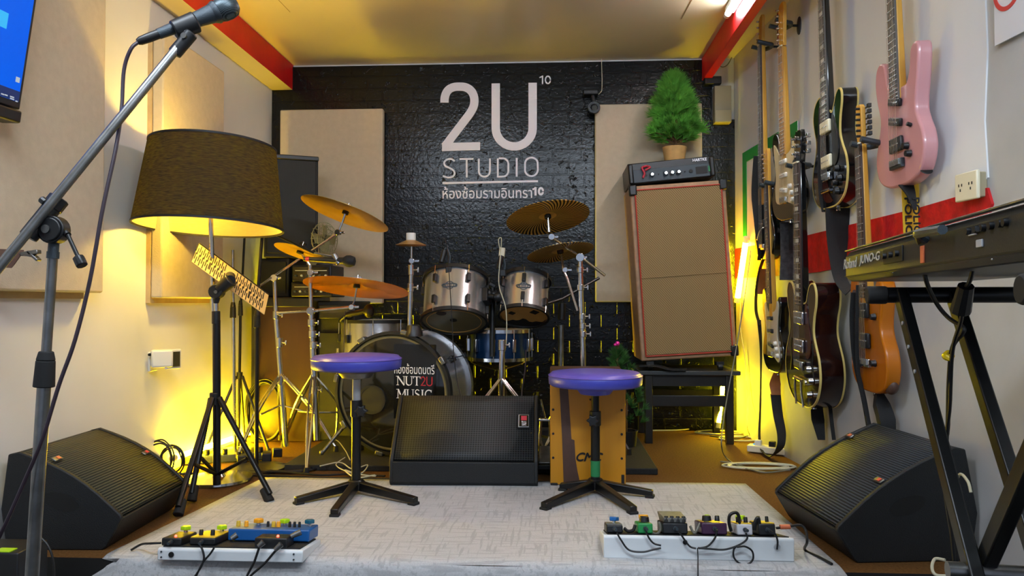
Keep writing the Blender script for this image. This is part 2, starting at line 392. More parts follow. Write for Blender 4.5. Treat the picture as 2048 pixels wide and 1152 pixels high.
class MB:
    def __init__(s): s.v = []; s.f = []; s.m = []; s.mi = 0; s.T = None
    def addv(s, p):
        p = V(p)
        if s.T is not None: p = s.T @ p
        s.v.append(p); return len(s.v)-1
    def face(s, *idx): s.f.append(tuple(idx)); s.m.append(s.mi)
    def box(s, c, d, rot=None):
        c = V(c); h = V(d)/2; i0 = len(s.v)
        for x in (-1, 1):
            for y in (-1, 1):
                for z in (-1, 1):
                    p = V((x*h.x, y*h.y, z*h.z))
                    if rot is not None: p = rot @ p
                    s.addv(c+p)
        for q in ((0,1,3,2),(4,6,7,5),(0,4,5,1),(2,3,7,6),(0,2,6,4),(1,5,7,3)): s.face(*[i0+k for k in q])
        return s
    def hexa(s, p8):
        i0 = len(s.v)
        for p in p8: s.addv(p)
        for q in ((0,1,2,3),(7,6,5,4),(0,4,5,1),(1,5,6,2),(2,6,7,3),(3,7,4,0)): s.face(*[i0+k for k in q])
        return s
    def ring(s, c, u, w, r, n):
        return [s.addv(c+u*(r*math.cos(2*PI*k/n))+w*(r*math.sin(2*PI*k/n))) for k in range(n)]
    def cyl(s, a, b, r, r2=None, n=14, cap=True):
        a, b = V(a), V(b); r2 = r if r2 is None else r2
        d = (b-a).normalized(); u = d.orthogonal().normalized(); w = d.cross(u)
        A = s.ring(a, u, w, r, n); B = s.ring(b, u, w, r2, n)
        for k in range(n): s.face(A[k], A[(k+1) % n], B[(k+1) % n], B[k])
        if cap: s.face(*A[::-1]); s.face(*B)
        return s
    def tube(s, pts, r, n=8, sm=6, closed=False):
        P = catmull(pts, sm, closed) if sm > 1 else [V(p) for p in pts]
        k = len(P); u = None; rings = []
        for i, p in enumerate(P):
            if closed: d = P[(i+1) % k]-P[i-1]
            else: d = P[min(i+1, k-1)]-P[max(i-1, 0)]
            if d.length < 1e-9: d = V((0, 0, 1))
            d.normalize()
            u = d.orthogonal().normalized() if u is None else (u-d*u.dot(d))
            if u.length < 1e-6: u = d.orthogonal()
            u.normalize(); rings.append(s.ring(p, u, d.cross(u), r, n))
        for i in range(k if closed else k-1):
            A, B = rings[i], rings[(i+1) % k]
            for q in range(n): s.face(A[q], A[(q+1) % n], B[(q+1) % n], B[q])
        if not closed: s.face(*rings[0][::-1]); s.face(*rings[-1])
        return s
    def lathe(s, prof, n=32, T=None, closed=False):
        rings = []
        old = s.T
        if T is not None: s.T = T if old is None else old @ T
        for r, z in prof:
            if r < 1e-6: rings.append([s.addv((0, 0, z))])
            else: rings.append([s.addv((r*math.cos(2*PI*k/n), r*math.sin(2*PI*k/n), z)) for k in range(n)])
        s.T = old
        prs = list(zip(rings, rings[1:]))
        if closed: prs.append((rings[-1], rings[0]))
        for A, B in prs:
            for k in range(n):
                q = (k+1) % n
                if len(A) == 1 and len(B) == 1: continue
                if len(A) == 1: s.face(A[0], B[q], B[k])
                elif len(B) == 1: s.face(A[k], A[q], B[0])
                else: s.face(A[k], A[q], B[q], B[k])
        return s
    def prism(s, out, y0, y1, plane='xz'):
        # outline in a plane, extruded along the third axis
        def P(a, b, t):
            return {'xz': (a, t, b), 'xy': (a, b, t), 'yz': (t, a, b)}[plane]
        A = [s.addv(P(a, b, y0)) for a, b in out]; B = [s.addv(P(a, b, y1)) for a, b in out]
        n = len(out)
        s.face(*A); s.face(*B[::-1])
        for k in range(n): s.face(A[k], B[k], B[(k+1) % n], A[(k+1) % n])
        return s
    def sphere(s, c, r, n=16, sc=(1, 1, 1)):
        c = V(c); m = n//2; prev = None
        old = s.T
        T = Matrix.Translation(c) @ Matrix.Diagonal((sc[0], sc[1], sc[2], 1))
        return s.lathe([(r*math.sin(PI*i/m), -r*math.cos(PI*i/m)) for i in range(m+1)], n, T)
    def ribbon(s, pts, wv, th=0.003, sm=6):
        P = catmull(pts, sm) if sm > 1 else [V(p) for p in pts]
        WV = wv if isinstance(wv, list) else None
        k = len(P); rows = []
        for i, p in enumerate(P):
            if WV:
                t = i/(k-1)*(len(WV)-1); a = min(int(t), len(WV)-2); w = V(WV[a]).lerp(V(WV[a+1]), t-a)
            else: w = V(wv)
            d = P[min(i+1, k-1)]-P[max(i-1, 0)]
            nn = d.cross(w)
            nn = nn.normalized()*th/2 if nn.length > 1e-9 else V((0, th/2, 0))
            rows.append([s.addv(p-w/2-nn), s.addv(p+w/2-nn), s.addv(p+w/2+nn), s.addv(p-w/2+nn)])
        for A, B in zip(rows, rows[1:]):
            for q in range(4): s.face(A[q], A[(q+1) % 4], B[(q+1) % 4], B[q])
        s.face(*rows[0][::-1]); s.face(*rows[-1])
        return s
    def stroke(s, pts, w, y0, y1):
        # flat pen stroke in the local xz plane, with thickness from y0 to y1
        s.k = getattr(s, 'k', -1)+1; y0 -= 0.00012*s.k*(1 if y1 > y0 else -1)
        P = []
        for a, b in pts:
            q = V((a, 0, b))
            if not P or (q-P[-1]).length > w*0.02: P.append(q)
        L, R = [], []
        for i, p in enumerate(P):
            d0 = (P[i]-P[i-1]).normalized() if i else None
            d1 = (P[i+1]-P[i]).normalized() if i+1 < len(P) else None
            d = (d0+d1).normalized() if d0 and d1 and (d0+d1).length > 1e-6 else (d1 or d0)
            sc = 1/max(0.5, abs(d.dot(d1 or d0)))
            nn = V((-d.z, 0, d.x))*(w/2*sc)
            L.append(p+nn); R.append(p-nn)
        for i in range(len(P)-1):
            q = [L[i], R[i], R[i+1], L[i+1]]
            s.hexa([V((a.x, y0, a.z)) for a in q]+[V((a.x, y1, a.z)) for a in q])
        return s
    def build(s, name, m, parent=None, loc=None, rot=None, bevel=0, seg=2, angle=35, label=None, smooth=True):
        me = bpy.data.meshes.new(name)
        me.from_pydata([tuple(v) for v in s.v], [], s.f)
        ms = m if isinstance(m, (list, tuple)) else [m]
        for x in ms: me.materials.append(x)
        me.polygons.foreach_set('material_index', s.m)
        if smooth:
            me.polygons.foreach_set('use_smooth', [True]*len(me.polygons))
        me.update()
        if smooth: me.set_sharp_from_angle(angle=math.radians(angle))
        import bmesh
        bm = bmesh.new(); bm.from_mesh(me); bmesh.ops.recalc_face_normals(bm, faces=bm.faces); bm.to_mesh(me); bm.free()
        o = bpy.data.objects.new(name, me); COL.objects.link(o)
        if parent: o.parent = parent
        if loc is not None: o.location = loc
        if rot is not None:
            if isinstance(rot, Quaternion): o.rotation_mode = 'QUATERNION'; o.rotation_quaternion = rot
            else: o.rotation_euler = rot
        if bevel:
            b = o.modifiers.new('bevel', 'BEVEL'); b.width = bevel; b.segments = seg; b.limit_method = 'ANGLE'; b.angle_limit = math.radians(40)
            b.harden_normals = False
        if label: o['label'] = label
        return o

def thing(name, label, cat, loc=(0, 0, 0), rz=0.0, group=None, rot=None):
    o = bpy.data.objects.new(name, None); COL.objects.link(o)
    o.empty_display_size = 0.05
    o.location = loc
    o.rotation_euler = rot if rot is not None else (0, 0, rz)
    o['label'] = label; o['category'] = cat
    if group: o['group'] = group
    return o
def tag(o, label, cat, group=None):
    o['label'] = label; o['category'] = cat
    if group: o['group'] = group
    return o
def struct(o): o['kind'] = 'structure'; return o
def up_to(n): return V((0, 0, 1)).rotation_difference(V(n).normalized())
def arc(cx, cz, rx, rz, a0, a1, n=14):
    return [(cx+rx*math.cos(math.radians(a0+(a1-a0)*i/n)), cz+rz*math.sin(math.radians(a0+(a1-a0)*i/n))) for i in range(n+1)]

def text_part(name, body, m, parent, origin, ux, uz, w, h, th=0.0015, weight=0.0, shear=0.0, font_size=1.0, bold=0.0):
    # lettering fitted into a w x h box whose lower-left corner is origin, on the plane of ux (reading direction) and uz (up)
    c = bpy.data.curves.new(name, 'FONT'); c.body = body; c.size = 10; c.shear = shear; c.resolution_u = 4; c.fill_mode = 'NONE'
    t = bpy.data.objects.new(name, c); COL.objects.link(t)
    dg = bpy.context.evaluated_depsgraph_get()
    me = bpy.data.meshes.new_from_object(t.evaluated_get(dg))
    bpy.data.objects.remove(t)
    src = [v.co.copy() for v in me.vertices]
    ed = sorted(tuple(sorted(e.vertices)) for e in me.edges)
    bpy.data.meshes.remove(me)
    if not src: return None
    # outlines: consecutive vertices; a glyph is filled where its outlines wind around a point
    loops = []; cur = [0]
    linked = set(ed)
    for k in range(1, len(src)):
        if (k-1, k) in linked: cur.append(k)
        else: loops.append(cur); cur = [k]
    loops.append(cur)
    from mathutils.geometry import delaunay_2d_cdt
    pts = [V((v.x, v.y)) for v in src]
    ce = [(L_[k], L_[(k+1) % len(L_)]) for L_ in loops for k in range(len(L_)) if len(L_) > 2]
    ov, oe, of, _, _, _ = delaunay_2d_cdt(pts, ce, [], 0, 1e-5)
    def wind(px_, py_):
        w_n = 0
        for a_, b__ in ce:
            p_, q_ = pts[a_], pts[b__]
            if (p_.y <= py_) != (q_.y <= py_):
                xi = p_.x+(py_-p_.y)/(q_.y-p_.y)*(q_.x-p_.x)
                if xi > px_: w_n += 1 if q_.y > p_.y else -1
        return w_n
    fs = [tuple(f) for f in of if wind(sum(ov[q].x for q in f)/3, sum(ov[q].y for q in f)/3) != 0]
    vs = [V((q.x, q.y, 0)) for q in ov]
    x0 = min(v.x for v in vs); x1 = max(v.x for v in vs); y0 = min(v.y for v in vs); y1 = max(v.y for v in vs)
    ux, uz = V(ux).normalized(), V(uz).normalized(); nn = ux.cross(uz)
    b = MB()
    # heavier lettering: a few copies a hair apart
    shifts = [(0, 0)] if not bold else [(-bold, 0), (bold, 0), (0, -bold), (0, bold), (0, 0)]
    for k, (sx, sz) in enumerate(shifts):
        i0 = len(b.v)
        for v in vs: b.addv(V(origin)+ux*((v.x-x0)/(x1-x0)*w+sx)+uz*((v.y-y0)/(y1-y0)*h+sz)+nn*(th+k*0.00012))
        for f in fs: b.face(*[q+i0 for q in f])
    o = b.build(name, m, parent, smooth=False)
    sd = o.modifiers.new('solid', 'SOLIDIFY'); sd.thickness = th; sd.offset = -1
    return o
# ================================================================== the room
YN = -1.6
def wall_quad(name, pts, m, thick):
    b = MB(); t = V(thick); pts = [V(p) for p in pts]
    b.hexa(pts+[p+t for p in pts])
    return struct(b.build(name, m, smooth=False))
wall_quad('wall_left', [(XL, YN, ZF), (XL, YB, ZF), (XL, YB, ZC+0.1), (XL, YN, ZC+0.1)], M['wall'], (-0.1, 0, 0))
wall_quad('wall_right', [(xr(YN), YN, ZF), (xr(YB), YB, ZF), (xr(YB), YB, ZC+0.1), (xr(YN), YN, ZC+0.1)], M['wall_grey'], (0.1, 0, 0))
wall_quad('wall_back', [(XL-0.1, YB, ZF), (xr(YB)+0.1, YB, ZF), (xr(YB)+0.1, YB, ZC+0.1), (XL-0.1, YB, ZC+0.1)], M['wall'], (0, 0.1, 0))
wall_quad('ceiling', [(XL, YN, ZC), (xr(YN), YN, ZC), (xr(YB), YB, ZC), (XL, YB, ZC)], M['ceiling'], (0, 0, 0.1))
wall_quad('floor', [(XL, YN, ZF), (xr(YN), YN, ZF), (xr(YE), YE+0.05, ZF), (XL, YE+0.05, ZF)], M['lower'], (0, 0, -0.1))
b = MB()
b.hexa([V(p) for p in ((XL, YE, ZF), (xr(YE), YE, ZF), (xr(YB), YB, ZF), (XL, YB, ZF), (XL, YE, 0), (xr(YE), YE, 0), (xr(YB), YB, 0), (XL, YB, 0))])
b.m = [0, 0, 1, 0, 0, 0]
o = b.build('stage_floor', [M['carpet'], M['riser']], smooth=False)
for p in o.data.polygons: p.material_index = 1 if abs(p.normal.z) < 0.5 else 0
struct(o)

# black brick foam on the back wall (lower strip runs on to the corner under the beige box)
bx1 = at(1424, 300, YB).x; zb = at(1450, 240, YB).z
b = MB(); b.prism([(XL, 0), (xr(YB), 0), (xr(YB), zb), (bx1, zb), (bx1, ZC-0.012), (XL, ZC-0.012)], YB-0.014, YB)
struct(b.build('trim_1', M['brick'], smooth=False))
# dropped soffit with red face, left
xs = at(587, 130, YB).x; zs = at(583, 181, YB).z
b = MB(); b.box(((XL+xs)/2, (YN+YB)/2, (zs+ZC)/2), (xs-XL, YB-YN, ZC-zs))
o = struct(b.build('trim_2', [M['soffit'], M['red']], smooth=False))
for p in o.data.polygons:
    if p.normal.x > 0.5: p.material_index = 1
# red beam, right
xb = at(1403, 140, YB).x; zr = at(1403, 163, YB).z
b = MB(); b.box((xb+0.025, (YN+YB)/2, (zr+ZC)/2), (0.05, YB-YN, ZC-zr)); struct(b.build('trim_3', M['red'], bevel=0.004))
# thin seams in the ceiling boards
b = MB()
for a0, a1 in (((557, 0), (580, 24)), ((1363, 38), (1384, 0))):
    p0, p1 = [CAMP + ray(*q)*((ZC-0.001-CAMP.z)/ray(*q).z) for q in (a0, a1)]
    b.cyl(p0, p1, 0.0016, n=6)
struct(b.build('trim_4', M['frame']))
# white board and red rough band on the right wall
def on_wall(y, z, off): return V((xr(y)-off, y, z))
def wall_slab(name, poly, off0, off1, m, bevel=0.0):
    b = MB(); n = len(poly)
    A = [b.addv(on_wall(y, z, off0)) for y, z in poly]; B = [b.addv(on_wall(y, z, off1)) for y, z in poly]
    b.face(*A); b.face(*B[::-1])
    for k in range(n): b.face(A[k], B[k], B[(k+1) % n], A[(k+1) % n])
    return b.build(name, m, smooth=False, bevel=bevel)
ye = wr(1978, 300).y
random.seed(3)
top = [(YB-0.02, 1.085), (4.2, 1.075), (3.7, 1.07), (3.3, 1.075), (2.9, 1.08), (2.6, 1.085), (ye+0.06, 1.09)]
struct(wall_slab('trim_5', [(YB-0.02, ZC)]+top+[(ye, 1.13), (ye+0.012, 1.3), (ye-0.004, 1.5), (ye+0.008, 1.8), (ye, ZC)], 0, 0.005, M['board']))
ed = [(YB-0.02, 1.085), (3.6, 1.072), (2.6, 1.086), (ye, 1.10), (ye-0.02, 1.05), (ye+0.01, 0.99), (2.5, 0.975), (2.8, 0.935), (3.1, 0.915), (3.4, 0.90), (3.9, 0.90), (YB-0.02, 0.91)]
struct(wall_slab('trim_6', ed, 0, 0.008, M['redrough']))

# ------------------------------------------------------------------ wall lettering
def wp(px, py): p = at(px, py, YB-0.02); return (p.x, p.z)
K = YB/FPX
YT0, YT1 = YB-0.0185, YB-0.0135
sign = thing('wall_lettering', 'white studio lettering with a big 2U on the black brick wall', 'wall lettering', at(980, 280, YB-0.018))
sl = V(sign.location)
def zq(x, y): return wp(840+x/3.6, 100+y/3.6)
def stroke_part(name, strokes, w, m=M['lettering']):
    b = MB()
    b.T = Matrix.Translation(-sl)
    for st in strokes: b.stroke([zq(*q) for q in st], w*K, YT0, YT1)
    return b.build(name, m, sign, smooth=False)
c2 = [(176, 378), (178, 340)]+[(x, z) for x, z in [(190, 305), (212, 280), (245, 266), (283, 263), (320, 266), (352, 280), (376, 305), (389, 340), (391, 372), (386, 402), (374, 430), (356, 460), (178, 694)]]
stroke_part('letter', [[(p.x, p.y) for p in catmull([(x_, z_, 0) for x_, z_ in c2[:-1]], 4)]+[c2[-1]]], 16.8)
b = MB(); b.T = Matrix.Translation(-sl)
b.prism([zq(*q) for q in ((158, 728), (432, 721), (432, 663), (200, 668), (158, 672))], YT0-0.0006, YT1)
b.build('letter', M['lettering'], sign, smooth=False)
stroke_part('letter', [[(545, 240)]+[(678+133*math.cos(math.radians(a)), 562+132*math.sin(math.radians(a))) for a in range(180, -1, -12)]+[(811, 235)]], 16.8)
T = lambda x: x
stroke_part('letter', [[(p.x, p.y) for p in catmull([(250, 800, 0), (225, 785, 0), (195, 788, 0), (174, 808, 0), (182, 834, 0), (215, 850, 0), (243, 870, 0), (248, 893, 0), (232, 912, 0), (200, 917, 0), (164, 906, 0)], 4)]], 3.6)
stroke_part('letter', [[(285, 785), (385, 783)], [(336, 784), (336, 917)]], 3.6)
stroke_part('letter', [[(423, 782)]+[(463+40*math.cos(math.radians(a)), 872+40*math.sin(math.radians(a))) for a in range(180, -1, -15)]+[(503, 780)]], 3.6)
stroke_part('letter', [[(560, 780), (560, 912), (598, 911)]+[(598+38*math.cos(math.radians(a)), 869+42*math.sin(math.radians(a))) for a in range(75, -1, -15)]+[(636, 822)]+[(598+38*math.cos(math.radians(a)), 822+42*math.sin(math.radians(a))) for a in range(-15, -91, -15)]+[(566.6, 779)]], 3.6)
stroke_part('letter', [[(696, 776), (696, 912)]], 3.8)
stroke_part('letter', [[(756, 840), (756, 818)]+[(802+46*math.cos(math.radians(a)), 818+44*math.sin(math.radians(a))) for a in range(195, 346, 15)]+[(848, 862)]+[(802+46*math.cos(math.radians(a)), 862+46*math.sin(math.radians(a))) for a in range(15, 181, 15)]+[(756, 840)]], 3.6)
stroke_part('underline', [[(161, 958), (849, 944)]], 4.2)
def wall_text(name, body, x0, y0, x1, y1, **kw):
    a = V((wp(x0, y1)[0], YT1, wp(x0, y1)[1])); c = V((wp(x1, y0)[0], YT1, wp(x1, y0)[1]))
    return text_part(name, body, M['lettering'], sign, a-sl, (1, 0, 0), (0, 0, 1), c.x-a.x, c.z-a.z, **kw)
wall_text('thai_lettering', 'ห้องซ้อมรามอินทรา', 885, 372, 1064, 397, bold=0.0006)
def ten(name, x0, y0, x1, y1, w):
    for k in range(2):
        bb = MB(); bb.T = Matrix.Translation(-sl)
        if k == 0:
            xm = x0+(x1-x0)*0.26
            bb.stroke([wp(xm, y1), wp(xm, y0)], w*K, YT0, YT1); bb.stroke([wp(xm+w*0.3, y0+w*0.35), wp(x0, y0+w*0.5+(y1-y0)*0.16)], w*K*0.8, YT0, YT1)
            bb.build(name, M['lettering'], sign, smooth=False)
        else:
            cx_, cy_, rx_, ry_ = x0+(x1-x0)*0.73, (y0+y1)/2, (x1-x0)*0.27-w/2, (y1-y0)/2-w/2
            bb.stroke([wp(cx_+rx_*math.cos(2*PI*q/28), cy_+ry_*math.sin(2*PI*q/28)) for q in range(30)], w*K, YT0, YT1)
            bb.build(name, M['lettering'], sign, smooth=False)
ten('numeral', 1065, 374, 1088, 391, 4.2)
ten('small_numeral', 1079, 151, 1102, 168, 2.5)

# ------------------------------------------------------------------ panels
def back_panel(label, x0, y0, x1, y1):
    p0 = at(x0, y1, YB-0.075); p1 = at(x1, y0, YB-0.075)
    t = thing('acoustic_panel', label, 'acoustic panel', ((p0.x+p1.x)/2, YB-0.014, p0.z), 0, 'beige acoustic panels')
    w, h = p1.x-p0.x, p1.z-p0.z
    MB().box((0, -0.008, h/2), (w-0.01, 0.016, h-0.01)).build('back_frame', M['frame'], t)
    MB().box((0, -0.041, h/2), (w, 0.05, h)).build('fabric_pad', M['fabric'], t, bevel=0.008)
back_panel('tall beige acoustic panel on brick wall behind the left cymbals', 558, 217, 766, 607)
back_panel('beige acoustic panel on brick wall behind the bass cabinet', 1191, 206, 1404, 604)
def side_panel(label, px0, px1, top0, top1, bot):
    a = wl(px0, bot[0], 0.07); c = wl(px1, bot[1], 0.07)
    z0 = (a.z+c.z)/2; z1 = (wl(px0, top0, 0.07).z+wl(px1, top1, 0.07).z)/2
    t = thing('acoustic_panel', label, 'acoustic panel', (XL, (a.y+c.y)/2, z0), 0, 'beige acoustic panels')
    L, h = c.y-a.y, z1-z0
    MB().box((0.01, -0.02, h/2-0.012), (0.02, L-0.04, h+0.0)).build('back_frame', M['frame'], t)
    MB().box((0.045, 0, h/2+0.01), (0.05, L, h)).build('fabric_pad', M['fabric'], t, bevel=0.008)
side_panel('large beige acoustic panel on left wall behind the microphone stand', -260, 207, -330, -160, (583, 592))
side_panel('beige acoustic panel on left wall behind the floor lamp', 323, 446, 62, 143, (601, 601))

# ------------------------------------------------------------------ rug
xa, xb_ = -1.245, 0.80
b = MB(); rows = []
path = [(3.19-0.97*i/22, 0.006) for i in range(23)]
path += [(YE+0.02-0.032*math.sin(math.radians(a)), 0.006-0.04*(1-math.cos(math.radians(a)))) for a in (15, 35, 55, 75, 90)]
path += [(YE-0.014-0.004*i, -0.034-0.02*i) for i in range(1, 6)]
for i, (y, z) in enumerate(path):
    t = (3.19-y)/0.98
    fl_ = 0.0 if z > 0.004 else min(0.075, 0.95*(0.004-z))
    l = xa-0.095*t-fl_; r = xb_+0.02*t+fl_*0.7
    row = []
    for k in range(41):
        u = k/40; x = l+(r-l)*u
        row.append(b.addv((x, y-(0.003*math.sin(9*x) if z < 0 else 0)+(0.03*max(0, 1-u/0.05)**2 if z < -0.01 else 0), z+0.0012*math.sin(7*x+3*y)+0.0012)))
    rows.append(row)
for A, B in zip(rows, rows[1:]):
    for k in range(40): b.face(A[k], A[k+1], B[k+1], B[k])
o = tag(b.build('rug', M['rug']), 'pale grey hatched rug draped over the stage edge', 'rug')
sd = o.modifiers.new('solid', 'SOLIDIFY'); sd.thickness = 0.006; sd.offset = 0

# low black drum platform
p0 = fl(1316, 950); xl_ = fl(545, 955).x
o = MB().box(((p0.x+xl_)/2, (p0.y+YB-0.1)/2, 0.014), (p0.x-xl_, YB-0.1-p0.y, 0.028)).build('drum_platform', M['mat_black'], bevel=0.004)
tag(o, 'thin black platform lying under the drum kit', 'platform')
ZD = 0.028

# ------------------------------------------------------------------ LED and fluorescent tubes
def led_tube(label, a, b_, m=M['yellow'], r=0.013, group='yellow light tubes', name='light_tube', cap=M['white_plastic']):
    a, b_ = V(a), V(b_); d = (b_-a).normalized()
    t = thing(name, label, 'light tube', a, 0, group)
    MB().cyl(d*0.03, b_-a-d*0.03, r, n=14).build('glowing_tube', m, t)
    MB().cyl((0, 0, 0), d*0.03, r*1.1, n=14).build('end_cap', cap, t)
    MB().cyl(b_-a-d*0.03, b_-a, r*1.1, n=14).build('end_cap', cap, t)
    return t
led_tube('yellow light tube lying along foot of the left wall', (XL+0.03, wl(330, 922).y, 0.065), (XL+0.03, wl(494, 870).y, 0.03), M['amber'])
led_tube('short yellow light tube on floor behind the left cymbal stands', at(545, 884, 4.2), at(571, 864, 4.4), M['amber'], r=0.011)
led_tube('upright yellow light tube hidden behind varnished cabinet in left corner', (XL+0.10, 4.49, 0.05), (XL+0.10, 4.49, 0.98), M['lime'], r=0.012)
led_tube('yellow light tube leaning in right corner under the black table', at(1436, 856, 4.44), at(1449, 742, 4.5), r=0.013)
led_tube('yellow light tube on right wall behind the bass cabinet', wr(1474, 604, 0.03), wr(1493, 474, 0.03), r=0.016)
ft = led_tube('white fluorescent tube glaring beside right red beam', (xb-0.035, 2.3, ZC-0.05), (xb-0.035, 3.74, ZC-0.05), M['white'], 0.014, None, 'fluorescent_lamp')
MB().box((0.012, 0.7, 0.022), (0.045, 1.46, 0.03)).build('fixture', M['white_plastic'], ft, bevel=0.004)

# ------------------------------------------------------------------ floor lamp
LY = 3.03
lc = at(419, 455, LY); lt = at(421, 292, LY)
lb = fl(437, 962)
lamp = thing('floor_lamp', 'floor lamp with dark drum shade, lit yellow inside', 'lamp', lb)
axis = (lt-lc).normalized()
R1, R2, H = 145/FPX*LY, 123/FPX*LY, (lt-lc).length
tilt = Quaternion((0, 1, 0), math.radians(1.2)) @ Quaternion((1, 0, 0), math.radians(-3.0))
MB().lathe([(0, 0), (0.135, 0), (0.14, 0.006), (0.138, 0.016), (0.03, 0.022), (0.012, 0.05), (0, 0.05)], 40).build('base', M['chrome'], lamp)
MB().tube([(0, 0, 0.02), lc-lb+V((0.0, 0, 0.16))], 0.0095, 10, 1).build('pole', M['chrome'], lamp)
sh = MB().lathe([(R1, 0), (R2, H), (R2+0.002, H), (R1+0.002, 0)], 64, closed=True).build('lamp_shade', M['shade'], lamp, lc-lb, tilt)
MB().lathe([(R1-0.002, 0.004), (R2-0.002, H-0.004), (R2-0.004, H-0.004), (R1-0.004, 0.004)], 64, closed=True).build('lining', M['shadein'], sh)
for k, rr in ((0.0, R1), (H, R2)):
    MB().lathe([(rr-0.003, k-0.003), (rr+0.004, k-0.003), (rr+0.004, k+0.005), (rr-0.003, k+0.005)], 64, closed=True).build('rim', M['dark'], sh)
bm_ = MB()
for k in range(3):
    a = 2*PI*k/3+0.4; bm_.cyl((0, 0, H*0.62), (R2*0.98*math.cos(a), R2*0.98*math.sin(a), H*0.97), 0.0025, n=6)
bm_.build('spider', M['chrome'], sh)
MB().sphere((0, 0, H*0.47), 0.032, 16, (1, 1, 1.25)).build('bulb', M['bulb'], sh)
pl = bpy.data.lights.new('bulb_light', 'POINT'); pl.energy = 115; pl.color = (1.0, 0.68, 0.10); pl.shadow_soft_size = 0.034
po = bpy.data.objects.new('bulb_light', pl); COL.objects.link(po); po.location = lc + axis*(H*0.47)

# ------------------------------------------------------------------ screen and small wall things on the left
def lw(px, py, off): return wl(px, py, off)
q = [lw(-150, -120, 0.13), lw(74, -120, 0.13), lw(40, 222, 0.13), lw(-150, 160, 0.13)]
# the screen hangs on an arm, turned towards the room
sa = at(83, -60, 2.2); sb = at(40, 220, 2.15)
ts = thing('television', 'flat television with blue desktop at upper left', 'television', sb)
u = V((-0.06, -0.99, 0)).normalized()*0.9          # along the width, out of the frame
w_ = sa-sb; w_ = w_.normalized()*0.62
n_ = u.cross(w_).normalized()
if n_.x < 0: n_ = -n_
def tv(a0, a1, c0, c1, d0, d1): return [u*a+w_*c+n_*d for d in (d0, d1) for a, c in ((a0, c0), (a1, c0), (a1, c1), (a0, c1))]
b = MB(); b.hexa(tv(0, 1, 0, 1, -0.04, 0)); b.build('case', M['black'], ts, bevel=0.004)
b = MB(); b.hexa(tv(0.014, 0.986, 0.035, 0.98, 0, 0.002)); scr = b.build('screen', M['screen'], ts, smooth=False)
b = MB(); b.hexa(tv(0.014, 0.986, 0.035, 0.085, 0.002, 0.003)); b.build('taskbar', M['taskbar'], scr, smooth=False)
inv_tv = Matrix((u, w_, n_)).transposed().inverted()
def tvq(px, py):
    d_ = ray(px, py); t_ = (sb-CAMP).dot(n_)/d_.dot(n_); q_ = inv_tv @ (CAMP+d_*t_-sb); return q_.x, q_.y
(ax, ay), (bx_, by_) = tvq(11, 58), tvq(-40, 0)
b = MB(); b.hexa(tv(ax, bx_, ay, by_, 0.002, 0.003)); b.build('pale_patch', M['screen_light'], scr, smooth=False)
(ax, ay), (bx_, by_) = tvq(37, 166), tvq(31, 153)
b = MB(); b.hexa(tv(ax, bx_, ay, by_, 0.002, 0.003)); b.build('bin_icon', M['screen_icon'], scr, smooth=False)
for px, py, pw in ((31, 203, 2), (22, 199, 4), (22, 195, 4), (10, 191, 3), (3, 189, 3)):
    ax, ay = tvq(px+pw, py+1.5); bx_, by_ = tvq(px-pw, py-1.5)
    b = MB(); b.hexa(tv(ax, bx_, ay, ay+0.006, 0.003, 0.0035)); b.build('tray_icon', M['screen_icon'], scr, smooth=False)
b = MB(); b.hexa(tv(0.002, 0.9, -0.07, -0.008, -0.05, 0.012)); b.build('sound_bar', M['black'], ts, bevel=0.006)
b = MB(); c = u*0.5+w_*0.5-n_*0.04; b.cyl(c, V((XL, sb.y+c.y-0.1, sb.z+c.z))-sb, 0.02); b.build('bracket', M['blackm'], ts)

# brown folded tray on the wall behind the mic stand
t0 = at(8, 520, 2.02)
tr = thing('clip_tray', 'dark brown clip tray behind the microphone stand at left', 'tray', t0)
b = MB(); P = [at(-60, 503, 1.95), at(45, 507, 2.06), at(24, 537, 2.03), at(-60, 532, 1.92)]
b.hexa([p-t0 for p in P]+[p-t0+V((0, 0.012, 0.012)) for p in P]); b.build('tray', M['stripe'], tr, bevel=0.002)
b = MB(); b.box(at(62, 506, 2.06)-t0, (0.05, 0.02, 0.012), Matrix.Rotation(-0.15, 3, 'Y')); b.box(at(68, 512, 2.06)-t0, (0.04, 0.02, 0.008), Matrix.Rotation(0.7, 3, 'Y')); b.box(at(58, 511, 2.06)-t0, (0.05, 0.016, 0.006), Matrix.Rotation(0.2, 3, 'Y'))
b.build('clip', M['steel'], tr, bevel=0.002)
b = MB(); b.cyl(at(-30, 515, 1.95)-t0, at(-30, 515, 1.95)-t0+V((-0.16, 0.05, 0.02)), 0.008); b.build('arm', M['blackm'], tr)

# small floodlight on the left wall
f0 = wl(300, 722, 0.0)
fd = thing('wall_floodlight', 'small white floodlight fixed to left wall above the cables', 'floodlight', f0)
MB().box((0.006, 0.01, -0.002), (0.012, 0.06, 0.085)).build('bracket', M['white_plastic'], fd, bevel=0.003)
rt = Matrix.Rotation(0.55, 3, 'Z')
hb = MB().box((0.055, -0.005, 0.012), (0.085, 0.07, 0.075), rt).build('housing', M['white_plastic'], fd, bevel=0.008)
MB().box((0.095, 0.012, 0.008), (0.012, 0.075, 0.085), Matrix.Rotation(-0.5, 3, 'Z')).build('bezel', M['white_plastic'], hb, bevel=0.004)
MB().box((0.103, 0.006, 0.008), (0.004, 0.056, 0.064), Matrix.Rotation(-0.5, 3, 'Z')).build('lens', M['glass'], hb)
MB().cyl((0.02, -0.03, 0.03), (0.02, -0.044, 0.03), 0.006).build('screw', M['dark'], fd)

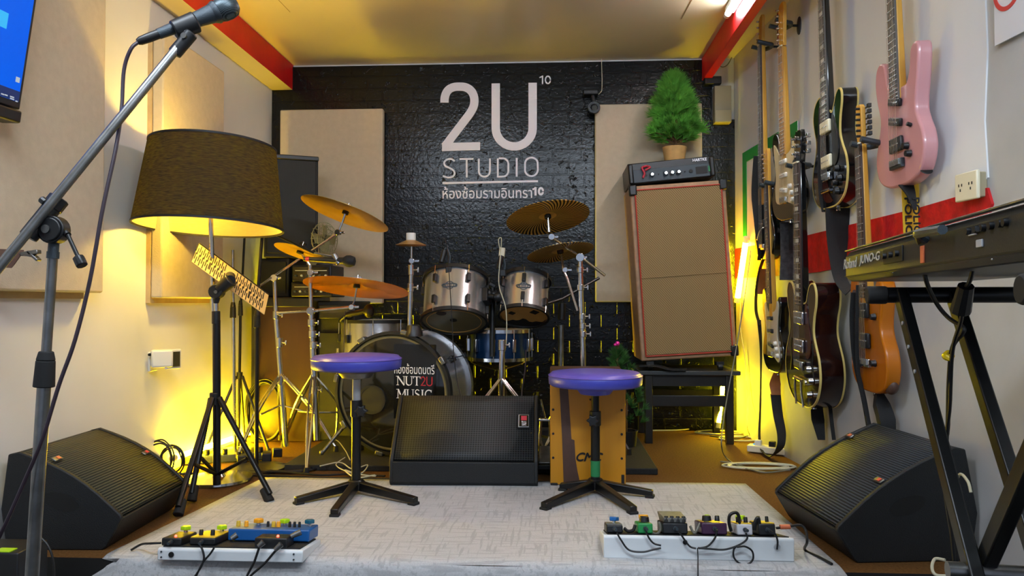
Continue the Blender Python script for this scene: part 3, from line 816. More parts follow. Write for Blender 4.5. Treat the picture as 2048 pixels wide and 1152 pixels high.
# beige box, black bracket and camera on the back wall
p0, p1 = at(1428, 246, YB-0.06), at(1465, 172, YB-0.06)
bb = thing('junction_box', 'beige metal box high in the right back corner', 'box', ((p0.x+p1.x)/2, YB-0.014, p0.z))
w, h = p1.x-p0.x-0.012, p1.z-p0.z
MB().box((-0.004, -0.03, h/2), (w, 0.06, h)).build('housing', M['beige_box'], bb, bevel=0.003)
MB().box((-0.004, -0.063, h*0.17), (w*0.98, 0.006, h*0.32)).build('cover', M['beige_box'], bb, bevel=0.002)
p0, p1 = at(1408, 172, YB-0.04), at(1441, 156, YB-0.04)
o = MB().box(((p0.x+p1.x)/2, YB-0.035, (p0.z+p1.z)/2+0.004), (p1.x-p0.x, 0.07, p1.z-p0.z)).build('cable_duct', M['black'], bevel=0.004)
tag(o, 'short black duct end above the beige corner box', 'duct')
pts = [at(1434, 128, YB-0.02), at(1445, 134, YB-0.03), at(1456, 128, YB-0.03), at(1466, 108, YB-0.03), at(1470, 78, 4.3), at(1474, 70, 4.2)]
tag(MB().tube(pts, 0.003, 6).build('loose_wire', M['cablegrey']), 'thin wire looping below right red beam', 'wire')
c0 = at(1180, 190, YB-0.02)
cc = thing('security_camera', 'small black security camera on brick wall beside the lettering', 'camera', c0)
def L(px, py, y): return at(px, py, y)-c0
MB().box(L(1181, 187, YB-0.05), (0.09, 0.07, 0.03)).build('mount', M['black'], cc, bevel=0.006)
MB().cyl(L(1186, 192, YB-0.06), L(1188, 208, YB-0.08), 0.011).build('neck', M['mica'], cc)
hd = MB().sphere(L(1188, 216, YB-0.09), 0.037, 20).build('head', M['black'], cc)
MB().lathe([(0.022, 0), (0.036, 0), (0.036, 0.012), (0.022, 0.012)], 24, closed=True).build('ring', M['mica'], hd, L(1188, 216, YB-0.118), Quaternion((1, 0, 0), math.radians(80)))
MB().cyl(L(1189, 216, YB-0.115), L(1189, 216, YB-0.129), 0.015).build('lens', M['glass'], hd)
pts = [at(1193, 190, YB-0.03), at(1200, 186, YB-0.03), at(1204, 174, YB-0.03), at(1203, 118, YB-0.03)]
tag(MB().tube(pts, 0.0025, 6).build('camera_wire', M['cablewhite']), 'pale wire rising from the security camera to ceiling', 'wire')

# sign, socket and green bordered board on the right wall
sp = [wr(2001, 92, 0.016), wr(2050, 68, 0.016), wr(2058, -40, 0.016), wr(1995, -30, 0.016)]
y0, y1 = wr(2000, 40).y, wr(2052, 40).y; z0 = wr(2001, 92).z
sg = thing('no_smoking_sign', 'white sheet with red no smoking circle at upper right', 'sign', on_wall(y0, z0, 0.012), -PI/2-math.atan(WM)*-1)
sg.rotation_euler = (0, 0, -PI/2+math.atan(WM))
sw = y0-y1+0.03
MB().box((sw/2, -0.002, 0.14), (sw, 0.004, 0.28)).build('sheet', M['paper'], sg, smooth=False)
rr = 0.052; sc = (sw*0.42, 0.148)
b = MB(); b.stroke(arc(sc[0], sc[1], rr, rr*1.15, 0, 360, 40), 0.012, -0.006, -0.004); b.stroke([(sc[0]-rr*0.68, sc[1]+rr*0.8), (sc[0]+rr*0.68, sc[1]-rr*0.8)], 0.012, -0.006, -0.004)
b.build('prohibition_ring', M['signred'], sg, smooth=False)
b = MB(); b.stroke([(sc[0]-0.03, sc[1]-0.008), (sc[0]+0.022, sc[1]-0.008)], 0.011, -0.0052, -0.004); b.stroke([(sc[0]+0.026, sc[1]-0.008), (sc[0]+0.034, sc[1]-0.008)], 0.011, -0.0052, -0.004)
b.stroke([(q.x, q.z) for q in catmull([(sc[0]+0.03, 0, sc[1]+0.002), (sc[0]+0.022, 0, sc[1]+0.012), (sc[0]+0.03, 0, sc[1]+0.02), (sc[0]+0.02, 0, sc[1]+0.03)], 4)], 0.004, -0.0052, -0.004)
b.build('cigarette_symbol', M['dark'], sg, smooth=False)
so = wr(1931, 373, 0.036)
sk = thing('wall_socket', 'cream double wall socket above the red band', 'socket', on_wall(so.y, so.z, 0.0), 0)
sk.rotation_euler = (0, 0, -PI/2+math.atan(WM))
MB().box((0.0, -0.014, 0), (0.09, 0.028, 0.075)).build('back_box', M['beige_box'], sk, bevel=0.004)
fp = MB().box((0, -0.032, 0), (0.105, 0.012, 0.085)).build('face_plate', M['cream'], sk, bevel=0.004)
for sx in (-0.024, 0.024):
    b = MB()
    for dx, dz in ((-0.007, 0.006), (0.007, 0.006), (0, -0.009)): b.box((sx+dx, -0.0385, dz), (0.003, 0.002, 0.008))
    b.build('socket_slots', M['dark'], fp, smooth=False)
g0 = wr(1494, 400, 0)
ya, yb2 = wr(1492, 330).y, wr(1603, 330).y
za, zb2 = wr(1490, 318).z, 1.11
gb = thing('framed_board', 'green bordered white board on right wall behind the guitars', 'board', on_wall(ya, zb2, 0.012), 0)
gb.rotation_euler = (0, 0, -PI/2+math.atan(WM))
gw, gh, bw = ya-yb2, za-zb2+0.03, 0.06
MB().prism([(0, 0), (gw, 0), (gw, gh), (0, gh)], -0.004, 0).build('sheet', M['board'], gb, smooth=False)
for q in ([(0, 0), (bw, 0), (bw, gh-bw), (0, gh)], [(0, gh), (bw, gh-bw), (gw-bw, gh-bw), (gw, gh)], [(gw, gh), (gw-bw, gh-bw), (gw-bw, 0), (gw, 0)]):
    MB().prism(q, -0.008, -0.004).build('green_border', M['green'], gb, smooth=False)
# ================================================================== bass rig and table
TY = 4.10                                   # front of the black table
tz = at(1376, 742, TY).z
tl, trr = at(1278, 742, TY).x, at(1482, 742, TY).x
tb = thing('side_table', 'low black table with grey top carrying the bass cabinet', 'table', ((tl+trr)/2, TY+0.2, 0))
tw = trr-tl
MB().box((0, 0, tz-0.012), (tw, 0.40, 0.024)).build('table_top', M['slate'], tb, bevel=0.004)
MB().box((0, -0.16, tz-0.055), (tw-0.08, 0.02, 0.06)).build('apron', M['blacktable'], tb)
for sy, s in ((-0.165, 1), (0.165, 1)):
    for sx in (-1, 1):
        MB().box((sx*(tw/2-0.055), sy, (tz-0.024)/2), (0.04, 0.04, tz-0.024)).build('leg', M['blacktable'], tb, bevel=0.003)
MB().box((0, -0.165, tz-0.165), (tw-0.12, 0.022, 0.06)).build('stretcher', M['blacktable'], tb, bevel=0.003)
MB().box((0, 0.165, tz-0.165), (tw-0.12, 0.022, 0.05)).build('stretcher', M['blacktable'], tb, bevel=0.003)

c0 = at(1283, 723, TY+0.02); c1 = at(1476, 719, TY+0.02); ct = at(1262, 372, TY+0.02)
cw = (c1-c0).length; ch = (ct-c0).length
lean = -math.radians(3.6)
bc = thing('bass_cabinet', 'tall tan bass speaker cabinet leaning left on the black table', 'speaker cabinet', c0, rot=(0, lean, 0))
MB().box((cw/2, 0.19, ch/2), (cw, 0.36, ch)).build('cabinet', M['tan'], bc, bevel=0.008)
g = MB().box((cw/2, 0.004, ch/2+0.005), (cw-0.055, 0.014, ch-0.055)).build('grille_cloth', M['tweed'], bc)
b = MB()
e = 0.026
for a, c in (((e, e), (cw-e, e)), ((cw-e, e), (cw-e, ch-e)), ((cw-e, ch-e), (e, ch-e)), ((e, ch-e), (e, e))): b.cyl((a[0], -0.004, a[1]), (c[0], -0.004, c[1]), 0.004, n=8)
b.build('piping', M['redpipe'], bc)
MB().cyl((e, -0.004, ch*0.47), (cw-e, -0.004, ch*0.475), 0.0035, n=6).build('cloth_seam', M['tweed'], g)
for x, z in ((0.015, ch-0.025), (cw-0.015, ch-0.025), (cw-0.015, 0.03)):
    MB().box((x, 0.012, z), (0.042, 0.045, 0.06)).build('corner_guard', M['black'], bc, bevel=0.008)
def local(root, p):          # world point to the frame of a thing
    bpy.context.view_layer.update(); return root.matrix_world.inverted() @ V(p)
for px, py in ((1300, 733), (1440, 731)):
    p = at(px, py, TY+0.05); p.z = tz+0.02
    q = local(bc, p)
    b = MB(); b.cyl(q+V((-0.012, 0, 0)), q+V((0.012, 0, 0)), 0.02); b.box(q+V((0, 0.01, 0.018)), (0.04, 0.05, 0.02)); b.build('caster', M['black'], bc)
fw = at(1300, 735, TY+0.1)
o = MB().ribbon([(tl+0.01, TY+0.05, tz+0.024), (tl+0.10, TY+0.02, tz+0.026), (tl+0.17, TY+0.02, tz+0.008), (tl+0.26, TY+0.03, tz+0.006)], (0.02, 0.10, 0), 0.006).build('folded_cloth', M['strap'])
tag(o, 'black cloth wedge pushed under the bass cabinet corner', 'cloth')

# amplifier head
a0 = local(bc, at(1263, 369, TY+0.02))
ah = thing('amplifier_head', 'black bass amplifier head on top of the tan cabinet', 'amplifier', bc.matrix_world @ V((0.0, 0.01, ch+0.002)), rot=(0, lean-0.028, 0))
aw, ahh = cw*0.90, 0.115
MB().box((aw/2, 0.16, ahh/2+0.008), (aw, 0.30, ahh)).build('case', M['black'], ah, bevel=0.005)
fp = MB().box((aw/2, 0.006, ahh*0.42), (aw-0.05, 0.012, ahh*0.62)).build('front_panel', M['mica'], ah, bevel=0.002)
for x in (0.012, aw-0.012):
    MB().box((x, 0.0, ahh/2+0.004), (0.026, 0.035, ahh*0.95)).build('rack_ear', M['black'], ah, bevel=0.008)
for u_ in (0.27, 0.43, 0.505, 0.58):
    b = MB(); z = ahh*0.42; b.lathe([(0, 0.026), (0.0075, 0.026), (0.010, 0.012), (0.016, 0.0)], 16, Matrix.Translation((aw*u_, 0, z)) @ Matrix.Rotation(PI/2, 4, 'X')); b.build('knob', M['chrome'], fp)
for u_, r in ((0.205, 0.006), (0.35, 0.004), (0.655, 0.004), (0.725, 0.010)):
    MB().cyl((aw*u_, 0.001, ahh*0.42), (aw*u_, -0.004, ahh*0.42), r).build('jack_socket', M['dark'], fp)
MB().box((aw*0.85, 0.0, ahh*0.42), (0.062, 0.004, 0.04)).build('display', M['dark'], fp)
MB().box((aw*0.945, -0.002, ahh*0.45), (0.016, 0.008, 0.03)).build('power_switch', M['green_tape'], fp)
b = MB(); b.tube([(0.10, -0.004, 0.10), (0.075, -0.012, 0.09), (0.085, -0.014, 0.06), (0.075, -0.012, 0.035)], 0.006, 8); b.tube([(0.10, -0.004, 0.10), (0.12, -0.01, 0.09), (0.09, -0.014, 0.075)], 0.005, 8); b.build('red_ribbon', M['redletter'], ah)
text_part('lettering', 'HARTKE', M['lettering'], ah, (aw*0.76, 0.004, ahh*0.86), (1, 0, 0), (0, 0, 1), 0.075, 0.015, bold=0.0008)

# little pine tree in a paper bag
pb = ah.matrix_world if False else None
bpy.context.view_layer.update()
tp = ah.matrix_world @ V((aw*0.60, 0.14, ahh+0.008))
pine = thing('potted_pine', 'bushy green artificial pine in brown paper pot on amplifier', 'plant', tp)
b = MB(); b.lathe([(0, 0), (0.055, 0), (0.068, 0.09), (0.062, 0.088), (0.05, 0.02), (0, 0.02)], 20); b.build('paper_pot', M['cardboard'], pine)
b = MB(); b.tube([(0, 0, 0.02), (0.01, 0, 0.2), (0.0, 0.0, 0.42)], 0.009, 8); b.build('trunk', M['trunk'], pine)
def needles(b, p, d, ln, n, spread, rnd):
    d = V(d).normalized(); u = d.orthogonal().normalized(); w = d.cross(u)
    for k in range(n):
        a = rnd.uniform(0, 2*PI); s = rnd.uniform(0.15, spread); t = rnd.uniform(0, 0.35)
        dd = (d+ (u*math.cos(a)+w*math.sin(a))*s).normalized()
        base = p+d*(ln*0.35*t*2)
        tip = base+dd*ln*rnd.uniform(0.7, 1.05)
        sd = dd.orthogonal().normalized()*0.0026
        i = [b.addv(base-sd), b.addv(base+sd), b.addv(tip)]
        b.face(*i)
        sd = dd.cross(sd).normalized()*0.0026
        i = [b.addv(base-sd), b.addv(base+sd), b.addv(tip)]
        b.face(*i)
rnd = random.Random(5)
b = MB(); br = MB()
HT = (at(1360, 322, TY+0.12).z-at(1357, 135, TY+0.12).z)*-1
for k in range(105):
    t = (k+0.5)/105
    z = 0.12+t*(HT-0.17)
    r = 0.152*(1-t)**0.6*(0.72+0.28*min(1, t*6))*rnd.uniform(0.55, 1.0)*(0.85 if t < 0.1 else 1)
    a = k*2.399963
    tipb = V((r*math.cos(a), r*math.sin(a)*0.62, z+r*0.15*rnd.uniform(-0.6, 1.2)))
    root = V((0, 0, z-0.02))
    d = (tipb-root)+V((0, 0, 0.05))
    br.cyl(root, tipb, 0.003, 0.002, n=5)
    needles(b, tipb, d, 0.072, 80, 1.5, rnd)
    needles(b, root.lerp(tipb, 0.55), d, 0.06, 24, 1.5, rnd)
br.build('branches', M['trunk'], pine)
b.build('foliage', M['needles'], pine, smooth=False)

# small tree on the floor behind the cajon
sp_ = fl(1255, 878, ZD)
sp_ = V((at(1252, 800, 3.9).x, 3.9, ZD))
st = thing('small_pine', 'little green artificial pine on floor behind the cajon', 'plant', sp_)
b = MB(); b.lathe([(0, 0), (0.05, 0), (0.06, 0.08), (0.05, 0.08), (0.045, 0.02), (0, 0.02)], 18); b.build('pot', M['dark'], st)
h = at(1236, 690, 3.9).z-ZD
b = MB(); b.tube([(0, 0, 0.02), (0.0, 0, h*0.5), (-0.045, 0, h*0.85), (-0.04, 0, h)], 0.006, 8); b.build('trunk', M['trunk'], st)
b = MB(); rnd = random.Random(8)
for k in range(46):
    t = k/45; z = 0.12+t*(h-0.16); r = 0.10*(1-t)**0.8*rnd.uniform(0.5, 1)+0.012; a = k*2.4
    x0 = -0.045*max(0, (t-0.4)/0.6)
    p = V((x0+r*math.cos(a), r*math.sin(a)*0.8, z)); needles(b, p, p-V((x0, 0, z-0.06)), 0.05, 46, 1.2, rnd)
b.build('foliage', M['needles_dark'], st, smooth=False)
b = MB(); q = at(1235, 687, 3.88)-sp_
b.sphere(q, 0.012, 14); b.sphere(q+V((-0.012, -0.004, -0.006)), 0.008, 12); b.build('ornament', M['pink_ball'], st)

# ================================================================== cajon
CY = 3.12
k0 = fl(1101, 973, 0.012); k0 = V((at(1100, 900, CY).x, CY, 0.010)); k1 = at(1252, 900, CY)
kw = k1.x-k0.x; kh = at(1180, 745, CY).z-0.010
cj = thing('cajon', 'amber plywood cajon box drum with a brown stripe', 'drum', ((k0.x+k1.x)/2, CY, 0.010))
MB().box((0, 0.165, kh/2), (kw, 0.30, kh)).build('body', M['cajonside'], cj, bevel=0.006)
tapa = MB().box((0, 0.006, kh/2), (kw-0.002, 0.012, kh-0.004)).build('front_plate', M['cajon'], cj, bevel=0.003)
b = MB(); x = lambda px: (px-1176)/153*kw; z = lambda py: (974-py)/230*kh
b.prism([(x(1118), z(760)), (x(1135), z(760)), (x(1143), z(880)), (x(1149), z(882)), (x(1151), z(920)), (x(1155), z(945)), (x(1161), z(972)), (x(1127), z(972)), (x(1124), z(880))], -0.0012, 0.0005)
b.build('painted_stripe', M['stripe'], tapa, smooth=False)
for py in (820, 869, 918):
    for px in (1106, 1244): MB().cyl((x(px), 0.001, z(py)), (x(px), -0.003, z(py)), 0.005).build('screw', M['dark'], tapa)
MB().cyl((x(1181), 0.001, z(799)), (x(1181), -0.003, z(799)), 0.004).build('screw', M['dark'], tapa)
for px in (1108, 1244): MB().box((x(px), 0.02, 0.0), (0.03, 0.05, 0.02)).build('rubber_foot', M['rubber'], cj, bevel=0.004)
for px in (1108, 1244): MB().box((x(px), 0.28, 0.0), (0.03, 0.05, 0.02)).build('rubber_foot', M['rubber'], cj, bevel=0.004)
MB().box((x(1246), -0.0015, z(962)), (0.012, 0.003, 0.045)).build('corner_scuff', M['dark'], tapa, smooth=False)
text_part('lettering', 'CMC', M['dark'], cj, (x(1153), -0.0015, z(924)), (1, 0, 0), (0, 0, 1), x(1206)-x(1153), 0.034, bold=0.0015, shear=0.35)

# ================================================================== stools
def stool(label, px, pytop, base_py, feet, wpx, sticker):
    c = fl(px, base_py); c.z = 0.008
    t = thing('stool', label, 'stool', c, 0, 'round purple stools on the rug')
    zt = at(px, pytop, c.y).z-c.z
    r = wpx/FPX*c.y/2
    s = MB().lathe([(0, zt-0.045), (r*0.6, zt-0.052), (r*0.93, zt-0.052), (r*0.99, zt-0.044), (r, zt-0.02), (r*0.985, zt-0.008), (r*0.93, zt+0.002), (r*0.6, zt+0.008), (0, zt+0.010)], 48)
    so_ = s.build('seat', [M['purple'], M['purple_side']], t, angle=60)
    for p in so_.data.polygons:
        if p.center.z < zt-0.012: p.material_index = 1
    MB().lathe([(r*0.985+0.001, zt-0.014), (r*0.985+0.004, zt-0.010), (r*0.985, zt-0.006)], 48).build('piping', M['purple'], so_)
    MB().lathe([(r*0.70, zt-0.052), (r*0.40, zt-0.066), (r*0.32, zt-0.085), (0.03, zt-0.09), (0, zt-0.09)], 32).build('seat_plate', M['steel'] if sticker else M['purple_side'], t)
    MB().cyl((0, 0, 0.03), (0, 0, zt*0.66), 0.0185, n=18).build('column', M['blackm'], t)
    ip = MB().cyl((0, 0, zt*0.62), (0, 0, zt-0.08), 0.0155, n=18).build('inner_post', M['blackm'], t)
    if sticker: MB().cyl((0, 0, zt*0.66), (0, 0, zt*0.83), 0.0163, n=18).build('paper_sticker', M['grey_ink'], ip)
    else: MB().cyl((0, 0, zt*0.14), (0, 0, zt*0.27), 0.0192, n=18).build('green_tape_band', M['green_tape'], t)
    sgn = 1 if sticker else -1
    b = MB(); pr = [(0.016 if k % 2 else 0.026) for k in range(12)]
    pts = [(pr[k]*math.cos(2*PI*k/12), pr[k]*math.sin(2*PI*k/12)) for k in range(12)]
    b.T = Matrix.Translation((0.028*sgn if sgn > 0 else -0.012, -0.022, zt*0.61))
    b.prism(pts, -0.022, 0.004)
    b.T = None; b.cyl((0, 0, zt*0.61), (0.02*sgn, -0.02, zt*0.61), 0.009)
    b.build('clamp_knob', M['black'], t, bevel=0.003)
    MB().cyl((0, 0, zt*0.56), (0, 0, zt*0.68), 0.023, n=18).build('collar', M['black'], t, bevel=0.002)
    MB().lathe([(0, 0.02), (0.035, 0.02), (0.038, 0.045), (0.026, 0.058), (0, 0.058)], 24).build('hub', M['blackm'], t)
    for fx, fy in feet:
        f = fl(fx, fy)-c; f.z = 0
        d = f.normalized(); w = V((-d.y, d.x, 0))*0.016; w2 = w*0.9
        ln = f.length
        b = MB()
        A, B = d*0.015, d*ln
        b.hexa([A-w+V((0, 0, 0.018)), A+w+V((0, 0, 0.018)), A+w+V((0, 0, 0.054)), A-w+V((0, 0, 0.054)), B-w2+V((0, 0, 0.008)), B+w2+V((0, 0, 0.008)), B+w2+V((0, 0, 0.03)), B-w2+V((0, 0, 0.03))])
        lg = b.build('leg', M['blackm'], t, bevel=0.004)
        MB().box((B.x-d.x*0.012, B.y-d.y*0.012, 0.006), (0.034, 0.034, 0.012), Matrix.Rotation(math.atan2(d.y, d.x), 3, 'Z')).build('foot_pad', M['rubber'], lg, bevel=0.003)
stool('round purple stool on black pedestal at left on the rug', 712, 712, 992, [(591, 1015), (832, 1015), (668, 1040)], 181, True)
stool('round purple stool on black pedestal before the cajon', 1191, 745, 990, [(1087, 1026), (1306, 1000), (1268, 1034), (1120, 985)], 186, False)

# ================================================================== floor monitors
def profile(d, h, lip, run, under):
    # side outline (depth, height), front lip at the left, base set back beneath it
    f = [(under+0.012, 0.0), (under, 0.012), (0.0, lip)]
    n = 8; g = []
    x0, z0, x1, z1 = 0.006, lip+0.008, run, h
    for i in range(n+1):
        t = i/n; bul = 0.026*math.sin(PI*t)
        nx, nz = -(z1-z0), (x1-x0); l = math.hypot(nx, nz)
        g.append((x0+(x1-x0)*t+nx/l*bul, z0+(z1-z0)*t+nz/l*bul))
    return f, g, [(run+0.03, h-0.004), (d, h*0.42), (d*0.95, 0.0)]
def wedge(label, loc, rz, wd, d, h, lip, gm, flat=False, badge=None, run=None, under=0.0):
    t = thing('floor_monitor', label, 'speaker', loc, rz, 'wedge stage monitors')
    f, g, bk = profile(d, h, lip, run or d*0.72, under)
    if flat: x0, z0, x1, z1 = g[0][0], g[0][1], g[-1][0], g[-1][1]; g = [(x0+(x1-x0)*i/8, z0+(z1-z0)*i/8) for i in range(9)]
    out = f+[(a+0.008, b_-0.006) for a, b_ in g]+bk
    MB().prism([(a, b_) for a, b_ in out], -wd/2+0.012, wd/2-0.012, 'yz').build('cabinet', M['cab'], t, bevel=0.004, angle=30)
    full = f+[(a-0.003, b_+0.004) for a, b_ in g]+bk
    for sx in (-1, 1):
        s = MB().prism(full, sx*(wd/2-0.016), sx*wd/2, 'yz').build('side_panel', M['cab'], t, bevel=0.004)
        cy, cz = d*0.5, h*0.5
        MB().prism([(cy+0.055*math.cos(a), cz+0.055*math.sin(a)*0.5+0.25*0.055*math.cos(a)) for a in [2*PI*k/20 for k in range(20)]], sx*(wd/2-0.001), sx*(wd/2+0.001), 'yz').build('recessed_handle', M['dark'], s)
    # the grille lies in its own plane so that its pattern follows it
    x0, z0 = g[0]; x1, z1 = g[-1]; ang = math.atan2(z1-z0, x1-x0)
    b = MB(); rows = []
    for yy, zz in g:
        dy, dz = yy-x0, zz-z0
        v_ = dy*math.cos(ang)+dz*math.sin(ang); nrm = -dy*math.sin(ang)+dz*math.cos(ang)
        rows.append([b.addv((-wd/2+0.018, -nrm, v_)), b.addv((wd/2-0.018, -nrm, v_))])
    for A, B in zip(rows, rows[1:]): b.face(A[0], A[1], B[1], B[0])
    gr = b.build('grille', gm, t, (0, x0, z0), (-(PI/2-ang), 0, 0))
    sd = gr.modifiers.new('solid', 'SOLIDIFY'); sd.thickness = 0.004
    if badge: badge(t, math.hypot(x1-x0, z1-z0), wd, (0, x0, z0), (-(PI/2-ang), 0, 0))
    return t
def badge_main(t, L_, wd, loc, rot):
    bd = MB().box((wd*0.40, -0.005, L_*0.58), (0.052, 0.006, 0.068)).build('badge', M['cab'], t, loc, rot, bevel=0.002)
    MB().box((wd*0.40, -0.009, L_*0.58), (0.044, 0.002, 0.06)).build('badge_face', M['grey_ink'], bd, smooth=False)
    MB().box((wd*0.40+0.001, -0.0105, L_*0.58), (0.040, 0.002, 0.056)).build('badge_panel', M['sticker'], bd, smooth=False)
    MB().box((wd*0.40+0.001, -0.012, L_*0.58+0.012), (0.024, 0.001, 0.022)).build('red_square', M['redletter'], bd, smooth=False)
    text_part('lettering', 'NUT', M['lettering'], bd, (wd*0.40+0.012, -0.012, L_*0.58-0.024), (0, 0, 1), (-1, 0, 0), 0.022, 0.020, th=0.0005)
def badge_side(t, L_, wd, loc, rot):
    for sx, zz in ((0.41, 0.45), (-0.41, 0.74)):
        bd = MB().box((wd*sx, -0.030, L_*zz), (0.04, 0.006, 0.018)).build('badge', M['steel'], t, loc, rot, bevel=0.002)
        MB().box((wd*sx+0.004, -0.034, L_*zz), (0.014, 0.002, 0.012)).build('red_mark', M['orange_tape'] if sx < 0 else M['signred'], bd, smooth=False)
cwl, cwr = at(781, 940, 3.1).x, at(1076, 940, 3.1).x
wedge('black wedge monitor facing front between the two stools', ((cwl+cwr)/2, 3.08, 0.010), 0.015, cwr-cwl, 0.30, 0.345, 0.098, M['grille'], True, badge_main)
fr, nr = V((0.779, 2.71, 0)), V((0.830, 2.26, 0))
rz = math.atan2(nr.y-fr.y, nr.x-fr.x)
mid = (fr+nr)/2; mid.z = 0
wedge('black wedge monitor on right beneath the hanging guitars', mid, rz, (nr-fr).length, 0.43, 0.333, 0.096, M['ribs'], False, badge_side, 0.365, 0.05)
fr, nr = V((-1.353, 2.72, 0)), V((-1.332, 2.26, 0))
rz = math.atan2(fr.y-nr.y, fr.x-nr.x)
mid = (fr+nr)/2; mid.z = 0
wedge('yellowish black wedge monitor at left beside the rug', mid, rz, (nr-fr).length, 0.375, 0.298, 0.096, M['ribs2'], False, badge_side, 0.325, 0.045)

# ================================================================== drums
def lug_at(b, T, z0, z1, r):
    b.T = T; b.box((r+0.008, 0, (z0+z1)/2), (0.018, 0.022, (z1-z0))); b.T = None
def shell(t, r, depth, wrap, hoopm, lugm, nl, headm, T, two=True, rodz=True, lugs_split=True, phase=0.3):
    # drum along the local z of T; z = 0 is the lower hoop
    h = 0.018
    MB().lathe([(r, 0.01), (r, depth-0.01)], 64, T).build('shell', wrap, t)
    for k, (z, nm, hm) in enumerate(((0, 'lower_hoop', headm), (depth, 'upper_hoop', M['headwhite']))):
        z0 = z-0.004 if k == 0 else z-h+0.004
        MB().lathe([(r+0.002, z0), (r+0.013, z0), (r+0.013, z0+h), (r+0.002, z0+h)], 64, T, closed=True).build(nm, hoopm, t)
        zz = 0.004 if k == 0 else depth-0.004
        MB().lathe([(0, zz), (r+0.003, zz), (r+0.003, zz+0.003), (0, zz+0.003)], 64, T).build('drum_head', hm, t)
    for k in range(nl):
        R_ = T @ Matrix.Rotation(2*PI*(k+phase)/nl, 4, 'Z')
        for z, hh_ in (((depth*0.26, 0.045), (depth*0.74, 0.045)) if lugs_split else ((depth*0.5, depth*0.45),)):
            b = MB(); b.T = R_; b.box((r+0.009, 0, z), (0.02, 0.02, hh_)); b.build('lug', lugm, t, bevel=0.004)
        for z0, z1 in ((-0.004, depth*0.3), (depth*0.7, depth+0.006)):
            b = MB(); b.T = R_; b.cyl((r+0.012, 0, z0), (r+0.012, 0, z1), 0.003, n=6); b.build('tension_rod', M['chrome'], t)

# bass drum: axis along local -y (front head faces the room, turned a little to the left)
BY = 3.55
bcn = at(783, 805, BY); RB = 0.292
bd = thing('bass_drum', 'silver bass drum with black front head and black label', 'drum', (bcn.x, BY, ZD), math.radians(-10))
cz = bcn.z-ZD
cz = max(cz, RB+0.012)
TB = Matrix.Translation((0, 0, cz)) @ Matrix.Rotation(-PI/2, 4, 'X')    # local z -> +y
MB().lathe([(RB-0.012, 0.03), (RB-0.012, 0.36)], 72, TB).build('shell', M['silver'], bd)
for z0 in (0.0, 0.35):
    MB().lathe([(RB-0.012, z0), (RB+0.002, z0), (RB+0.004, z0+0.02), (RB+0.002, z0+0.038), (RB-0.012, z0+0.038)], 72, TB, closed=True).build('hoop', M['black'] if z0 == 0 else M['silver'], bd)
hd = MB().lathe([(0, 0.012), (RB*0.9, 0.012), (RB-0.012, 0.018), (RB-0.010, 0.026), (0, 0.022)], 72, TB).build('front_head', M['head'], bd)
MB().lathe([(RB-0.03, 0.0115), (RB-0.022, 0.0105), (RB-0.014, 0.0165)], 72, TB).build('head_ring', M['headgrey'], hd)
MB().lathe([(0, 0.376), (RB-0.01, 0.376), (RB-0.01, 0.379), (0, 0.379)], 72, TB).build('back_head', M['headwhite'], bd)
b = MB(); TP = Matrix.Translation((-0.105, 0.0115, cz-0.035)) @ Matrix.Rotation(-PI/2, 4, 'X')
b.lathe([(0.058, -0.004), (0.07, -0.004), (0.07, 0.001), (0.058, 0.001)], 40, TP, closed=True); b.build('port_ring', M['black'], hd)
b = MB(); b.lathe([(0, -0.002), (0.058, -0.002), (0.058, 0.001), (0, 0.001)], 40, TP); b.build('port_hole', M['dark'], hd)
for k in range(8):
    a = 2*PI*(k+0.28)/8
    R_ = TB @ Matrix.Rotation(a, 4, 'Z')
    b = MB(); b.T = R_; b.box((RB+0.004, 0, 0.02), (0.022, 0.04, 0.045)); b.build('claw', M['steel'], bd, bevel=0.004)
    b = MB(); b.T = R_; b.box((RB+0.004, 0, 0.37), (0.018, 0.028, 0.04)); b.build('claw', M['black'], bd, bevel=0.004)
    b = MB(); b.T = R_; b.cyl((RB+0.006, 0, 0.03), (RB+0.006, 0, 0.365), 0.0035, n=8); b.build('tension_rod', M['chrome'], bd)
    b = MB(); b.T = R_; b.box((RB-0.004, 0, 0.19), (0.02, 0.03, 0.06)); b.build('lug', M['black'], bd, bevel=0.004)
# label on the head with the studio's lettering
bpy.context.view_layer.update()
def hp(px, py):
    # point of the picture on the plane of the front head, in the drum's own frame
    inv = bd.matrix_world.inverted(); o_ = inv @ CAMP; d_ = inv.to_3x3() @ ray(px, py)
    q = o_+d_*((0.010-o_.y)/d_.y); return q
l0, l1 = hp(788, 688), hp(872, 840)
lbw = (l1.x-l0.x)
b = MB(); b.box(((l0.x+l1.x)/2, 0.0105, (l0.z+l1.z)/2), (lbw, 0.0016, l0.z-l1.z)); lab = b.build('label', M['sticker'], bd, smooth=False)
q0, q1 = hp(789, 747), hp(869, 728)
text_part('thai_lettering', 'ห้องซ้อมดนตรี', M['lettering'], lab, V((q0.x, 0.0092, q0.z)), (1, 0, 0), (0, 0, 1), q1.x-q0.x, q1.z-q0.z, th=0.0005)
